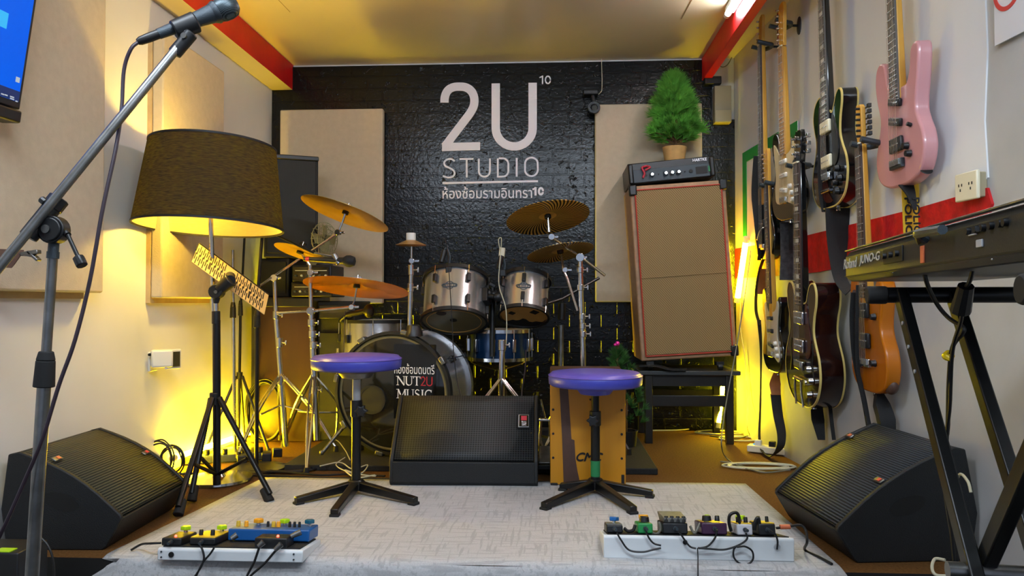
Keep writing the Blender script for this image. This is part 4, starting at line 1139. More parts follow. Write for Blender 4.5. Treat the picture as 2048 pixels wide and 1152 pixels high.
# serif letters drawn with a broad pen: thick stems, thin joins and small serifs
def serif_letters(word, x, z, h, m, parent, wid):
    th, tn = h*0.15, h*0.07
    def srf(b, cx, cz): b.stroke([(cx-h*0.15, cz), (cx+h*0.15, cz)], h*0.05, 0.0085, 0.0095)
    for chh in word:
        w = wid[chh]*h; b = MB()
        P = lambda u, v: (x+u*w, z+v*h)
        def st(pts, wd): b.stroke([P(*q) for q in pts], wd, 0.0085, 0.0095)
        if chh == 'N':
            st([(0.1, 0), (0.1, 1)], tn); st([(0.9, 0), (0.9, 1)], tn); st([(0.1, 1), (0.9, 0)], th)
            for u, v in ((0.1, 0.02), (0.05, 0.98), (0.9, 0.98)): srf(b, *P(u, v))
        elif chh == 'U':
            st([(0.15, 1), (0.15, 0.3)]+arc(0.5, 0.3, 0.35, 0.28, 180, 270, 6), th*0.9); st(arc(0.5, 0.3, 0.35, 0.28, 270, 360, 6)+[(0.85, 1)], tn)
            for u in (0.15, 0.85): srf(b, *P(u, 0.98))
        elif chh == 'T':
            st([(0.5, 0), (0.5, 1)], th); st([(0.03, 0.97), (0.97, 0.97)], tn); st([(0.05, 0.78), (0.03, 1)], tn); st([(0.95, 0.78), (0.97, 1)], tn); srf(b, *P(0.5, 0.02))
        elif chh == 'M':
            st([(0.1, 0), (0.14, 1)], tn); st([(0.9, 0), (0.86, 1)], th); st([(0.14, 1), (0.5, 0.1)], th); st([(0.5, 0.1), (0.86, 1)], tn)
            for u in (0.1, 0.9): srf(b, *P(u, 0.02))
            for u in (0.08, 0.92): srf(b, *P(u, 0.98))
        elif chh == 'S':
            st(arc(0.5, 0.74, 0.34, 0.24, 30, 210, 10), th*0.6); st([(0.21, 0.62), (0.5, 0.5), (0.79, 0.38)], th); st(arc(0.5, 0.26, 0.34, 0.24, 30, -150, 10), th*0.6)
        elif chh == 'I':
            st([(0.5, 0), (0.5, 1)], th); srf(b, *P(0.5, 0.02)); srf(b, *P(0.5, 0.98))
        elif chh == 'C':
            st(arc(0.56, 0.5, 0.46, 0.47, 50, 310, 18), th*0.75); st([(0.86, 0.72), (0.88, 0.98)], tn)
        b.build('letter', m, parent, smooth=False)
        x += w+h*0.03
    return x
q0, q1 = hp(794, 770), hp(794, 752)
hh = q1.z-q0.z
W_ = dict(N=0.95, U=0.9, T=0.85, M=1.1, S=0.7, I=0.42, C=0.9)
xe = serif_letters('NUT', q0.x, q0.z, hh, M['lettering'], lab, W_)
b = MB(); xx, hz = xe, hh
q = [(xx+0.05*hz, q0.z+0.72*hz), (xx+0.12*hz, q0.z+0.93*hz), (xx+0.3*hz, q0.z+hz*0.98), (xx+0.5*hz, q0.z+hz*0.8), (xx+0.45*hz, q0.z+hz*0.55), (xx+0.08*hz, q0.z+0.04*hz), (xx+0.6*hz, q0.z+0.04*hz)]
b.stroke(q, hz*0.11, 0.0085, 0.0095); b.build('letter', M['redletter'], lab, smooth=False)
b = MB(); xx += hz*0.72
b.stroke([(xx, q0.z+hz), (xx, q0.z+hz*0.3)]+arc(xx+0.3*hz, q0.z+0.3*hz, 0.3*hz, 0.28*hz, 180, 360, 8)+[(xx+0.6*hz, q0.z+hz)], hz*0.12, 0.0085, 0.0095); b.build('letter', M['redletter'], lab, smooth=False)
q0, q1 = hp(794, 796), hp(794, 778)
serif_letters('MUSIC', q0.x, q0.z, q1.z-q0.z, M['lettering'], lab, W_)
# spurs
for sx in (-1, 1):
    b = MB(); b.cyl((sx*(RB-0.03), 0.12, cz-0.14), (sx*(RB+0.06), -0.02, 0.006), 0.009); b.sphere((sx*(RB+0.06), -0.02, 0.010), 0.012, 10); b.build('spur', M['steel'], bd)
# tom mount block on top of the drum
b = MB(); b.lathe([(0, 0), (0.045, 0), (0.042, 0.02), (0.03, 0.05), (0.022, 0.055), (0, 0.055)], 24, Matrix.Translation((0.10, 0.03, cz+RB-0.02))); b.build('post_mount', M['black'], bd)

def tom(label, px, py, Y, r, depth, pitch, roll, headm, lugphase):
    c = at(px, py, Y)
    t = thing('rack_tom', label, 'drum', c, 0, 'silver rack toms')
    T = Matrix.Rotation(roll, 4, 'Y') @ Matrix.Rotation(pitch, 4, 'X') @ Matrix.Translation((0, 0, -depth/2))
    shell(t, r, depth, M['silver'], M['black'], M['black'], 6, headm, T, phase=lugphase)
    # ringed emblem on the shell
    b = MB(); b.T = T @ Matrix.Rotation(-PI/2-0.05, 4, 'Z') @ Matrix.Translation((r+0.001, 0, depth*0.54)) @ Matrix.Rotation(PI/2, 4, 'Z')
    def bent(pts, w): b.stroke(pts, w, -0.0005, 0.0015)
    bent(arc(0, 0, 0.021, 0.021, 0, 360, 24), 0.003); bent(arc(0, 0, 0.038, 0.010, 0, 360, 28), 0.005)
    for zz in (-0.008, 0, 0.008): bent([(-0.013, zz), (0.013, zz)], 0.003)
    b.build('emblem', M['mica'], t, smooth=False)
    # mounting bracket
    b = MB(); a = 0.0 if px < 1000 else PI
    b.T = T @ Matrix.Rotation(a-0.25*(1 if a == 0 else -1), 4, 'Z'); b.box((r+0.012, 0, depth*0.5), (0.028, 0.06, 0.075)); b.cyl((r+0.01, 0, depth*0.5), (r+0.075, 0, depth*0.45), 0.014); b.sphere((r+0.075, 0, depth*0.45), 0.026, 14)
    b.build('mount_bracket', M['black'], t, bevel=0.003)
    # patches on the lower head
    if headm is M['headgrey']:
        for p in ((0.0, -0.02), (-0.05, -0.11)):
            b = MB(); b.T = T; b.lathe([(0, -0.003), (0.018 if p[0] == 0 else 0.026, -0.003), (0.018, 0.001), (0, 0.001)], 16, Matrix.Translation((p[0], p[1], 0.004))); b.build('head_patch', M['dark'], t)
        b = MB(); b.T = T; b.lathe([(r*0.86, 0.002), (r*0.88, 0.002), (r*0.88, 0.0045), (r*0.86, 0.0045)], 48, closed=True); b.build('head_ring', M['headtan'], t)
    else:
        for p, w in (((-0.06, -0.03), 0.028), ((0.055, -0.055), 0.036)):
            b = MB(); b.T = T; b.box((p[0], p[1], 0.003), (w, w, 0.003), Matrix.Rotation(0.6, 3, 'Z')); b.build('head_patch', M['dark'], t, smooth=False)
        b = MB(); b.T = T
        pts = [((r-0.002)*math.cos(a), (r-0.002)*math.sin(a)) for a in [math.radians(10+170*k/20) for k in range(21)]]
        pts += [(r*(-0.9+1.7*k/12), r*(0.42+0.10*math.sin(k*1.7)+0.12*math.sin(k*0.8))) for k in range(13)]
        b.prism(pts, 0.0015, 0.003, 'xy'); b.build('head_stain', M['dark'], t, smooth=False)
    return t
tom('larger silver rack tom on left with smoky lower head', 910, 601, 3.85, 0.160, 0.245, math.radians(-25), math.radians(-1), M['headgrey'], 0.0)
tom('smaller silver rack tom on right with tan lower head', 1050, 596, 3.88, 0.120, 0.215, math.radians(-26), math.radians(3), M['headtan'], 0.45)
# holder between the toms
hc = at(985, 590, 3.92)
bpy.context.view_layer.update()
hld = thing('tom_holder', 'black double tom holder rising from bass drum between toms', 'drum hardware', (hc.x, 3.9, at(985, 690, 3.9).z))
b = MB(); b.cyl((0, 0, -0.06), hc-V(hld.location)+V((0, 0, 0.04)), 0.014); b.build('post', M['black'], hld)
for px, py, yy in ((978, 600, 3.86), (1003, 606, 3.86), (1018, 590, 3.84)):
    q = at(px, py, yy)-V(hld.location)
    b = MB(); b.cyl(hc-V(hld.location), q, 0.012); b.sphere(q, 0.024, 14); b.cyl(q, q+V((0.0, -0.03, -0.012)), 0.016); b.build('arm', M['black'], hld)
for px, py in ((985, 570), (968, 588), (1012, 603)):
    q = at(px, py, 3.83)-V(hld.location)
    b = MB(); b.box(q, (0.035, 0.012, 0.016), Matrix.Rotation(0.5, 3, 'Y')); b.cyl(q, q+V((0, 0.04, 0)), 0.006); b.build('wing_bolt', M['black'], hld, bevel=0.003)

# floor tom and snare
c = at(752, 640, 4.12); r = 0.19
ft_ = thing('floor_tom', 'silver floor tom lit yellow behind the bass drum', 'drum', (c.x, 4.12, ZD))
T = Matrix.Translation((0, 0, c.z-ZD-0.38))
shell(ft_, r, 0.38, M['silver'], M['black'], M['black'], 8, M['headwhite'], T, phase=0.2)
for k in range(3):
    a = 2*PI*k/3-0.5
    b = MB(); b.tube([((r+0.025)*math.cos(a), (r+0.025)*math.sin(a), c.z-ZD-0.15), ((r+0.025)*math.cos(a), (r+0.025)*math.sin(a), 0.08), ((r+0.05)*math.cos(a), (r+0.05)*math.sin(a), 0.0)], 0.007, 8, 4); b.build('leg', M['chrome'], ft_)
c = at(1000, 718, 4.1); r = 0.165
sn = thing('snare_drum', 'blue snare drum on chrome stand behind the rack toms', 'drum', (c.x, 4.1, c.z))
shell(sn, r, 0.16, M['blue_drum'], M['chrome'], M['chrome'], 10, M['headgrey'], Matrix.Identity(4), lugs_split=False)
ss = thing('snare_stand', 'chrome stand under the blue snare drum', 'drum hardware', (c.x, 4.1, ZD))
zt = c.z-ZD
MB().cyl((0, 0, 0.06), (0, 0, zt-0.06), 0.011).build('tube', M['chrome'], ss)
for k in range(3):
    a = 2*PI*k/3+0.7; e = V((math.cos(a), math.sin(a), 0))
    b = MB(); b.tube([V((0, 0, zt-0.06)), e*(r*0.9)+V((0, 0, zt-0.03)), e*(r+0.018)+V((0, 0, zt-0.002)), e*(r+0.02)+V((0, 0, zt+0.02))], 0.007, 8, 4); b.build('basket_arm', M['chrome'], ss)
    b = MB(); b.tube([V((0, 0, 0.2)), e*0.16+V((0, 0, 0.06)), e*0.22+V((0, 0, 0.008))], 0.007, 8, 4); b.build('leg', M['chrome'], ss)

# ------------------------------------------------------------------ stands
def tripod(t, hub, feet, r=0.007, m=M['chrome'], spread=0.0, brace=0.0, footr=0.013, double=False, zf=0.0):
    for f in feet:
        f = V(f); d = (f-hub)
        w = V((-d.y, d.x, 0)); w = w.normalized()*0.007 if w.length > 1e-6 else V((0.007, 0, 0))
        b = MB()
        mid = hub.lerp(f, 0.45)+V((d.x, d.y, 0)).normalized()*0.02+V((0, 0, 0.03))*spread
        if double:
            for s in (-1, 1): b.tube([hub+w*s, mid+w*s*1.6, f+V((0, 0, 0.018))+w*s*0.3], r*0.75, 6, 4)
        else: b.tube([hub, mid, f+V((0, 0, 0.012))], r, 8, 4)
        lg = b.build('leg', m, t)
        b = MB(); b.cyl(f+V((0, 0, 0.028)), f+V((0, 0, 0.0)), footr*0.85, footr, n=12); b.build('rubber_foot', M['rubber'], lg)
        if brace:
            b = MB(); b.cyl(V((hub.x, hub.y, brace)), hub.lerp(f, 0.5), r*0.6, n=8); b.build('brace', m, t)
def joint(t, p, m=M['chrome'], r=0.016, name='clamp'):
    b = MB(); b.cyl(V(p)-V((0, 0.014, 0)), V(p)+V((0, 0.014, 0)), r); b.box(V(p)+V((0.022, 0, 0)), (0.026, 0.006, 0.012)); b.build(name, m, t, bevel=0.002)
def collar(t, p, r=0.016, h=0.04, m=M['chrome']):
    b = MB(); b.cyl(V(p)-V((0, 0, h/2)), V(p)+V((0, 0, h/2)), r); b.cyl(V(p), V(p)+V((0.034, -0.01, 0)), 0.005); b.box(V(p)+V((0.036, -0.01, 0)), (0.008, 0.006, 0.024)); b.build('height_collar', m, t, bevel=0.002)
def pxs(Y, *pts): return [at(a, b_, Y) for a, b_ in pts]

# left cymbal boom stand
Y = 3.72
base = fl(574, 905, ZD); base = V((at(572, 880, Y).x, Y, ZD))
s1 = thing('cymbal_stand', 'chrome boom cymbal stand leftmost, beside the dark cabinet', 'stand', base, 0, 'chrome cymbal stands')
p = [q-base for q in pxs(Y, (572, 893), (562, 760), (552, 630), (549, 556))]
for i in range(3): MB().cyl(p[i], p[i+1], (0.0145, 0.0125, 0.0105)[i]).build('tube', M['chrome'], s1)
collar(s1, p[1], 0.018, 0.05); collar(s1, at(559, 685, Y)-base, 0.017, 0.05); collar(s1, p[2]); joint(s1, p[3], r=0.018)
bo = [q-base for q in (at(518, 573, Y-0.05), at(549, 552, Y), at(676, 465, Y+0.1), at(684, 446, Y+0.1), at(690, 428, Y+0.1))]
MB().tube(bo[:3], 0.0065, 8, 1).build('boom_arm', M['chrome'], s1); joint(s1, bo[2], r=0.016, name='tilter'); MB().tube(bo[2:], 0.006, 8, 1).build('tilter_rod', M['chrome'], s1)
tripod(s1, at(562, 748, Y)-base, [V((-0.15, -0.22, 0)), V((0.27, -0.05, 0)), V((-0.12, 0.25, 0))], 0.008, M['chrome'], 0.6, 0.22, double=True)
A_top = bo[4]+base
# second left stand with low side arm
Y = 3.62
base = V((at(632, 880, Y).x, Y, ZD))
s2 = thing('cymbal_stand', 'chrome double-braced cymbal stand between leftmost stand and bass drum', 'stand', base, 0, 'chrome cymbal stands')
p = [q-base for q in pxs(Y, (634, 880), (630, 775), (625, 690), (622, 622), (620, 530))]
for i in range(4): MB().cyl(p[i], p[i+1], (0.016, 0.015, 0.0125, 0.010)[i]).build('tube', M['chrome'], s2)
for q in ((630, 780), (627, 690), (625, 668), (623, 645)): collar(s2, at(*q, Y)-base, 0.019, 0.035)
joint(s2, at(622, 622, Y)-base, r=0.02); joint(s2, at(622, 545, Y)-base)
arm = [q-base for q in (at(553, 626, Y-0.04), at(622, 622, Y), at(704, 614, Y+0.03), at(709, 600, Y+0.03), at(713, 576, Y+0.03))]
MB().tube(arm[:3], 0.007, 8, 1).build('side_arm', M['chrome'], s2); joint(s2, arm[2], r=0.014, name='tilter'); MB().tube(arm[2:], 0.005, 8, 1).build('tilter_rod', M['chrome'], s2)
MB().tube([p[4], at(604, 508, Y)-base], 0.006, 8, 1).build('tilter_rod', M['chrome'], s2)
tripod(s2, at(627, 748, Y)-base, [fl(613, 948, 0.0)*1.0-base+V((0, 0, -0.0)), V((0.20, 0.10, 0)), V((-0.22, 0.16, 0))], 0.008, M['chrome'], 0.5, 0.2, double=True)
B_top = arm[4]+base; C_top = at(600, 505, Y)
# post with little cymbal on the bass drum
Y = 3.58
base = at(819, 664, Y)
s3 = thing('splash_post', 'chrome post on bass drum carrying a small splash cymbal', 'stand', base, 0, 'chrome cymbal stands')
p = [q-base for q in pxs(Y, (819, 664), (821, 575), (823, 530), (823, 493))]
MB().cyl(p[0], p[1], 0.0115).build('tube', M['chrome'], s3); MB().cyl(p[1], p[2], 0.010).build('tube', M['chrome'], s3); MB().cyl(p[2], p[3], 0.005).build('rod', M['chrome'], s3)
collar(s3, p[1], 0.015); collar(s3, at(822, 540, Y)-base, 0.014, 0.05); joint(s3, at(824, 522, Y)-base, r=0.014)
D_top = at(822, 490, Y)
# right boom stand
Y = 3.75
base = V((at(1166, 880, Y).x, Y, ZD))
s4 = thing('cymbal_stand', 'tall chrome boom cymbal stand at right of the rack toms', 'stand', base, 0, 'chrome cymbal stands')
p = [q-base for q in pxs(Y, (1168, 890), (1166, 700), (1163, 630), (1160, 515))]
for i in range(3): MB().cyl(p[i], p[i+1], (0.0145, 0.0135, 0.0125)[i]).build('tube', M['chrome'], s4)
for q in ((1166, 668), (1165, 652), (1164, 633), (1161, 575), (1160, 540)): collar(s4, at(*q, Y)-base, 0.018, 0.03)
joint(s4, p[3], r=0.022)
bo = [q-base for q in (at(1210, 551, Y-0.04), at(1160, 513, Y), at(1103, 474, Y+0.04), at(1098, 464, Y+0.04), at(1096, 436, Y+0.04))]
MB().tube(bo[:3], 0.007, 8, 1).build('boom_arm', M['chrome'], s4); joint(s4, bo[2], r=0.017, name='tilter'); MB().cyl(bo[3], bo[4], 0.011, 0.005).build('tilter_rod', M['chrome'], s4)
b = MB(); b.tube([at(1155, 622, Y)-base, at(1135, 558, Y+0.03)-base, at(1127, 540, Y+0.05)-base, at(1122, 508, Y+0.08)-base], 0.0065, 8, 1); b.build('lower_arm', M['chrome'], s4); joint(s4, at(1130, 540, Y+0.05)-base, r=0.014)
tripod(s4, V((0, 0, 0.30)), [V((-0.2, -0.15, 0)), V((0.22, -0.08, 0)), V((0.02, 0.26, 0))], 0.008, M['chrome'], 0.5, 0.15, double=True)
E_top, F_top = bo[4]+base, at(1121, 505, Y+0.08)
# short stand in front of the snare
Y = 3.60
base = V((at(1003, 880, Y).x, Y, ZD))
s5 = thing('drum_hardware_stand', 'short chrome stand in front of snare holding no cymbal', 'stand', base, 0, 'chrome cymbal stands')
MB().cyl((0, 0, 0.1), at(1004, 700, Y)-base, 0.0145).build('tube', M['chrome'], s5); collar(s5, at(1004, 690, Y)-base, 0.02, 0.05)
tripod(s5, at(1003, 755, Y)-base, [V((-0.20, -0.10, 0)), V((0.22, -0.10, 0)), V((0.02, 0.22, 0))], 0.008, M['chrome'], 0.7, 0.2, double=True)

# ------------------------------------------------------------------ cymbals
def cymbal(label, c, wpx, Y, n, m, bell=0.14, bellh=0.05):
    r = wpx/FPX*Y/2
    t = thing('cymbal', label, 'cymbal', c, 0, 'cymbals of the drum kit')
    q = up_to(n)
    pr = [(0.007, r*bellh+r*0.06), (r*bell*0.5, r*bellh*0.9+r*0.055), (r*bell, r*0.06), (r*0.6, r*0.03), (r, 0)]
    pr = pr+[(a, z-0.0015) for a, z in pr[::-1]]
    MB().lathe(pr, 72, closed=True).build('plate', m, t, None, q, angle=50)
    b = MB(); b.cyl((0, 0, r*0.06), (0, 0, r*0.06+0.03), 0.012, 0.008); b.cyl((0, 0, r*0.05-0.012), (0, 0, r*0.05+0.004), 0.017); b.build('felt_washer', M['dark'], t, None, q)
    b = MB(); b.cyl((0, 0, r*0.06+0.03), (0, 0, r*0.06+0.05), 0.004); b.box((0, 0, r*0.06+0.038), (0.034, 0.005, 0.01)); b.build('wing_nut', M['chrome'], t, None, q)
    return t
gold = M['gold']
cymbal('gold slotted crash cymbal tilted above floor tom at left', A_top, 184, 3.82, (0.31, 0.20, 1), M['gold'])
cymbal('bronze cymbal below the gold crash at left', B_top, 212, 3.65, (0.07, 0.19, 1), M['bronze'])
cymbal('small gold cymbal beside the lamp shade, behind a microphone', C_top, 106, 3.62, (0.24, 0.26, 1), M['gold'])
cymbal('slotted ride cymbal highest at right of the lettering', E_top, 168, 3.79, (-0.15, 0.30, 1), M['goldslots'])
cymbal('slotted cymbal lower right behind the ride cymbal stand', F_top, 135, 3.83, (-0.17, 0.20, 1), M['goldslots'])
r = 31/FPX*3.58
t = thing('cymbal', 'tiny splash cymbal with white top on bass drum post', 'cymbal', D_top, 0, 'cymbals of the drum kit')
MB().lathe([(0.006, 0.028), (r*0.35, 0.022), (r*0.75, 0.008), (r, 0), (r, -0.0015), (r*0.75, 0.0065), (r*0.35, 0.0205), (0.006, 0.0265)], 40, closed=True).build('plate', M['copper'], t)
MB().cyl((0, 0, 0.022), (0, 0, 0.058), 0.023, n=24).build('white_cap', M['white_plastic'], t, bevel=0.002)
MB().cyl((0, 0, 0.008), (0, 0, 0.02), 0.012).build('felt_washer', M['dark'], t)
# ================================================================== guitars on the right wall
def smooth2(pts, n=5): return [(p.x, p.y) for p in catmull([(a, b_, 0) for a, b_ in pts], n, True)]
BODY = dict(
 strat=[(0, 0), (0.07, 0.004), (0.125, 0.03), (0.155, 0.085), (0.148, 0.135), (0.122, 0.18), (0.112, 0.21), (0.118, 0.25), (0.132, 0.29), (0.136, 0.325), (0.122, 0.352), (0.102, 0.345), (0.085, 0.315), (0.06, 0.292), (0.03, 0.285), (-0.03, 0.295), (-0.055, 0.312), (-0.07, 0.345), (-0.088, 0.385), (-0.112, 0.40), (-0.138, 0.385), (-0.150, 0.34), (-0.142, 0.29), (-0.126, 0.25), (-0.12, 0.215), (-0.134, 0.17), (-0.158, 0.12), (-0.162, 0.075), (-0.135, 0.03), (-0.075, 0.004)],
 pink=[(0, 0), (0.07, 0.004), (0.125, 0.03), (0.152, 0.085), (0.146, 0.135), (0.122, 0.18), (0.112, 0.21), (0.116, 0.25), (0.13, 0.31), (0.138, 0.365), (0.132, 0.395), (0.105, 0.398), (0.088, 0.38), (0.08, 0.335), (0.062, 0.30), (0.032, 0.295), (-0.032, 0.30), (-0.06, 0.32), (-0.072, 0.36), (-0.085, 0.395), (-0.115, 0.405), (-0.14, 0.385), (-0.148, 0.34), (-0.14, 0.29), (-0.126, 0.25), (-0.12, 0.215), (-0.134, 0.17), (-0.156, 0.12), (-0.158, 0.075), (-0.135, 0.03), (-0.075, 0.004)],
 es=[(0, 0), (0.075, 0.006), (0.135, 0.04), (0.165, 0.10), (0.158, 0.16), (0.128, 0.21), (0.112, 0.245), (0.118, 0.29), (0.135, 0.33), (0.138, 0.37), (0.118, 0.398), (0.085, 0.392), (0.062, 0.362), (0.042, 0.335), (-0.042, 0.335), (-0.062, 0.362), (-0.085, 0.392), (-0.118, 0.398), (-0.138, 0.37), (-0.135, 0.33), (-0.118, 0.29), (-0.112, 0.245), (-0.128, 0.21), (-0.158, 0.16), (-0.165, 0.10), (-0.135, 0.04), (-0.075, 0.006)],
 lp=[(0, 0), (0.075, 0.005), (0.135, 0.035), (0.162, 0.095), (0.155, 0.15), (0.125, 0.20), (0.110, 0.24), (0.116, 0.29), (0.132, 0.335), (0.132, 0.37), (0.112, 0.385), (0.085, 0.372), (0.062, 0.34), (0.036, 0.325), (-0.036, 0.39), (-0.08, 0.398), (-0.118, 0.375), (-0.134, 0.335), (-0.126, 0.29), (-0.112, 0.25), (-0.118, 0.21), (-0.148, 0.155), (-0.162, 0.095), (-0.135, 0.035), (-0.075, 0.005)],
 tele=[(0, 0), (0.08, 0.004), (0.135, 0.03), (0.158, 0.085), (0.15, 0.14), (0.124, 0.185), (0.114, 0.22), (0.122, 0.265), (0.136, 0.31), (0.138, 0.345), (0.118, 0.372), (0.088, 0.36), (0.07, 0.325), (0.045, 0.305), (-0.032, 0.31), (-0.05, 0.345), (-0.09, 0.392), (-0.13, 0.385), (-0.15, 0.34), (-0.142, 0.29), (-0.122, 0.235), (-0.13, 0.18), (-0.158, 0.12), (-0.16, 0.07), (-0.13, 0.025), (-0.075, 0.004)],
)
def inset(pts, d):
    P = [V((a, b_, 0)) for a, b_ in pts]; n = len(P); out = []
    A = sum(P[i].x*P[(i+1) % n].y-P[(i+1) % n].x*P[i].y for i in range(n))
    sg = 1 if A > 0 else -1
    for i in range(n):
        t = (P[(i+1) % n]-P[i-1]).normalized(); out.append((P[i].x-t.y*d*sg, P[i].y+t.x*d*sg))
    return out
def guitar(label, kind, foot, s, turn=0.0, lean=1.3, roll=0.0, body='lacquer', board='rosewood', neckm='maple', thick=0.045, bind=None, guard=None,
           pickups=(), bridge=0.095, scale=0.648, head='inline_left', headm=None, tuner='chrome', knobs=(), knobm='white_plastic', hardware='chrome', bass=False, name='electric_guitar', neck_w=1.0, nutz=None, hs_k=1.0, holes=False):
    t = thing(name, label, 'guitar' if not bass else 'bass guitar', foot, 0, 'guitars hanging on the right wall')
    t.rotation_euler = (math.radians(lean), math.radians(roll), -PI/2+math.atan(WM)+math.radians(turn-4.5))
    s *= 0.9
    t.scale = (s, s, s)
    if nutz: scale = nutz/0.9-bridge
    out = smooth2(BODY[kind])
    h = thick/2
    bo = MB().prism(out, -h, h).build('body', M[body], t, bevel=0.007 if not bind else 0.003, seg=3, angle=50)
    zb_ = 0.29 if kind in ('strat', 'pink', 'tele') else 0.33
    if bind:
        for yy in (-h, h):
            b = MB(); n = len(out); ins = inset(out, 0.0035); ou = inset(out, -0.001)
            rows = [[b.addv((q[0], y_, q[1])) for q in L_] for L_, y_ in ((ou, yy+(0.005 if yy < 0 else -0.005)), (ou, yy-(0.001 if yy < 0 else -0.001)), (ins, yy-(0.001 if yy < 0 else -0.001)))]
            for A, B in zip(rows, rows[1:]):
                for k in range(n): b.face(A[k], A[(k+1) % n], B[(k+1) % n], B[k])
            b.build('binding', M[bind], t)
    yf = -h-0.001
    nut = bridge+scale
    w0, w1 = 0.028*neck_w, 0.0215*neck_w
    # neck and fretboard
    b = MB()
    for (z0, z1, a0, a1) in ((zb_-0.03, nut, w0, w1),):
        b.hexa([(-a0, yf-0.003, z0), (a0, yf-0.003, z0), (a0*0.7, yf+0.024, z0), (-a0*0.7, yf+0.024, z0), (-a1, yf-0.003, z1), (a1, yf-0.003, z1), (a1*0.7, yf+0.016, z1), (-a1*0.7, yf+0.016, z1)])
    nk = b.build('neck', M[neckm], t, bevel=0.005, seg=3)
    zf0 = nut-scale*(1-2**(-21.6/12))
    b = MB(); a0 = w0*1.0
    b.hexa([(-a0, yf-0.009, zf0), (a0, yf-0.009, zf0), (a0, yf-0.003, zf0), (-a0, yf-0.003, zf0), (-w1, yf-0.009, nut), (w1, yf-0.009, nut), (w1, yf-0.003, nut), (-w1, yf-0.003, nut)])
    b.mi = 1
    for k in range(1, 22):
        z = nut-scale*(1-2**(-k/12)); w = w1+(a0-w1)*(nut-z)/(nut-zf0)
        b.box((0, yf-0.0098, z), (2*w, 0.002, 0.0022))
    b.mi = 2
    for k in (3, 5, 7, 9, 12, 15, 17, 19):
        z = nut-scale*(1-0.5*(2**(-k/12)+2**(-(k-1)/12)))
        if kind in ('es', 'lp'): b.box((0, yf-0.0092, z), (w1*1.2, 0.001, 0.012))
        else: b.cyl((0, yf-0.009, z), (0, yf-0.0096, z), 0.003, n=8)
    b.build('fretboard', [M[board], M['fret'], M['white_plastic'] if board != 'maplefret' else M['dark']], nk, smooth=False)
    MB().box((0, yf-0.010, nut+0.001), (2*w1, 0.008, 0.005)).build('nut', M['cream'], nk)
    # headstock
    if head.startswith('inline'):
        sg = -1 if head == 'inline_left' else 1
        o2 = [(-w1, 0), (w1, 0)] if sg < 0 else [(w1, 0), (-w1, 0)]
        hs = [(sg*-w1*1.0, 0), (sg*-w1*1.05, 0.02), (sg*-0.024, 0.05), (sg*-0.030, 0.12), (sg*-0.034, 0.165), (sg*-0.02, 0.19), (sg*0.012, 0.185), (sg*0.028, 0.17), (sg*0.030, 0.05), (sg*0.026, 0.025), (sg*w1, 0)]
        pegs = [(sg*0.018, 0.035+0.026*k, sg) for k in range(4 if bass else 6)]
        if bass: pegs = [(sg*0.018, 0.04+0.04*k, sg) for k in range(4)]
    else:
        hs = [(-w1, 0), (-0.03, 0.03), (-0.036, 0.06), (-0.038, 0.15), (-0.03, 0.17), (-0.012, 0.165), (0, 0.172), (0.012, 0.165), (0.03, 0.17), (0.038, 0.15), (0.036, 0.06), (0.03, 0.03), (w1, 0)]
        pegs = [(0.022*q, 0.05+0.04*k, q) for k in range(3) for q in (-1, 1)]
    hs_ = [(a*(0.35+0.65*hs_k) if abs(abs(a)-w1) > 0.003 else a, nut+0.002+z*hs_k) for a, z in hs]
    hd = MB().prism(hs_, yf-0.003, yf+0.012).build('headstock', M[headm or neckm], t, bevel=0.002)
    for px_, pz, q in pegs:
        z = nut+pz*hs_k; px_ *= (0.35+0.65*hs_k)
        b = MB(); b.cyl((px_, yf-0.004, z), (px_, yf-0.018, z), 0.0042, n=10); b.cyl((px_+q*0.008, yf+0.012, z), (px_+q*0.036, yf+0.012, z), 0.003, n=8)
        b.box((px_+q*0.042, yf+0.011, z), (0.016, 0.011, 0.016 if bass else 0.013)); b.build('tuning_peg', M[tuner], hd, bevel=0.002)
    if guard:
        gm, gp = guard
        gd = MB().prism(smooth2(gp, 4), yf-0.002, yf+0.0005).build('pickguard', M[gm], t, smooth=False)
    for (z, w, hgt, m_, tl_) in pickups:
        b = MB(); b.box((0.0, yf-0.006, z), (w, 0.012, hgt), Matrix.Rotation(tl_, 3, 'Y')); pk = b.build('pickup', M[m_], t, bevel=0.004)
        b = MB()
        for k in range(6): b.cyl((-w*0.34+w*0.68*k/5, yf-0.012, z+math.sin(-tl_)*(-w*0.34+w*0.68*k/5)), (-w*0.34+w*0.68*k/5, yf-0.0135, z+math.sin(-tl_)*(-w*0.34+w*0.68*k/5)), 0.0026, n=8)
        b.build('pole_pieces', M['fret'], pk)
    br = MB().box((0, yf-0.006, bridge-0.008), (0.078, 0.012, 0.028)).build('bridge', M[hardware], t, bevel=0.002)
    b = MB()
    for k in range(6): b.box((-0.026+0.0104*k, yf-0.013, bridge-0.004), (0.008, 0.006, 0.018))
    b.build('saddles', M['fret'], br)
    if kind in ('es', 'lp'):
        MB().cyl((-0.042, yf-0.008, bridge-0.055), (0.042, yf-0.008, bridge-0.055), 0.007).build('tailpiece', M[hardware], t)
    nst = 4 if bass else 6
    for k in range(nst):
        x0 = -0.026+0.052*k/(nst-1); x1 = -w1*0.8+1.6*w1*k/(nst-1)
        MB().cyl((x0, yf-0.016, bridge), (x1, yf-0.0125, nut), 0.0011 if bass else 0.0006, n=5).build('string', M['fret'], t)
    for kx, kz in knobs:
        b = MB(); b.lathe([(0, 0.014), (0.009, 0.014), (0.0115, 0.0)], 16, Matrix.Translation((kx, yf-0.001, kz)) @ Matrix.Rotation(PI/2, 4, 'X')); b.build('knob', M[knobm], t)
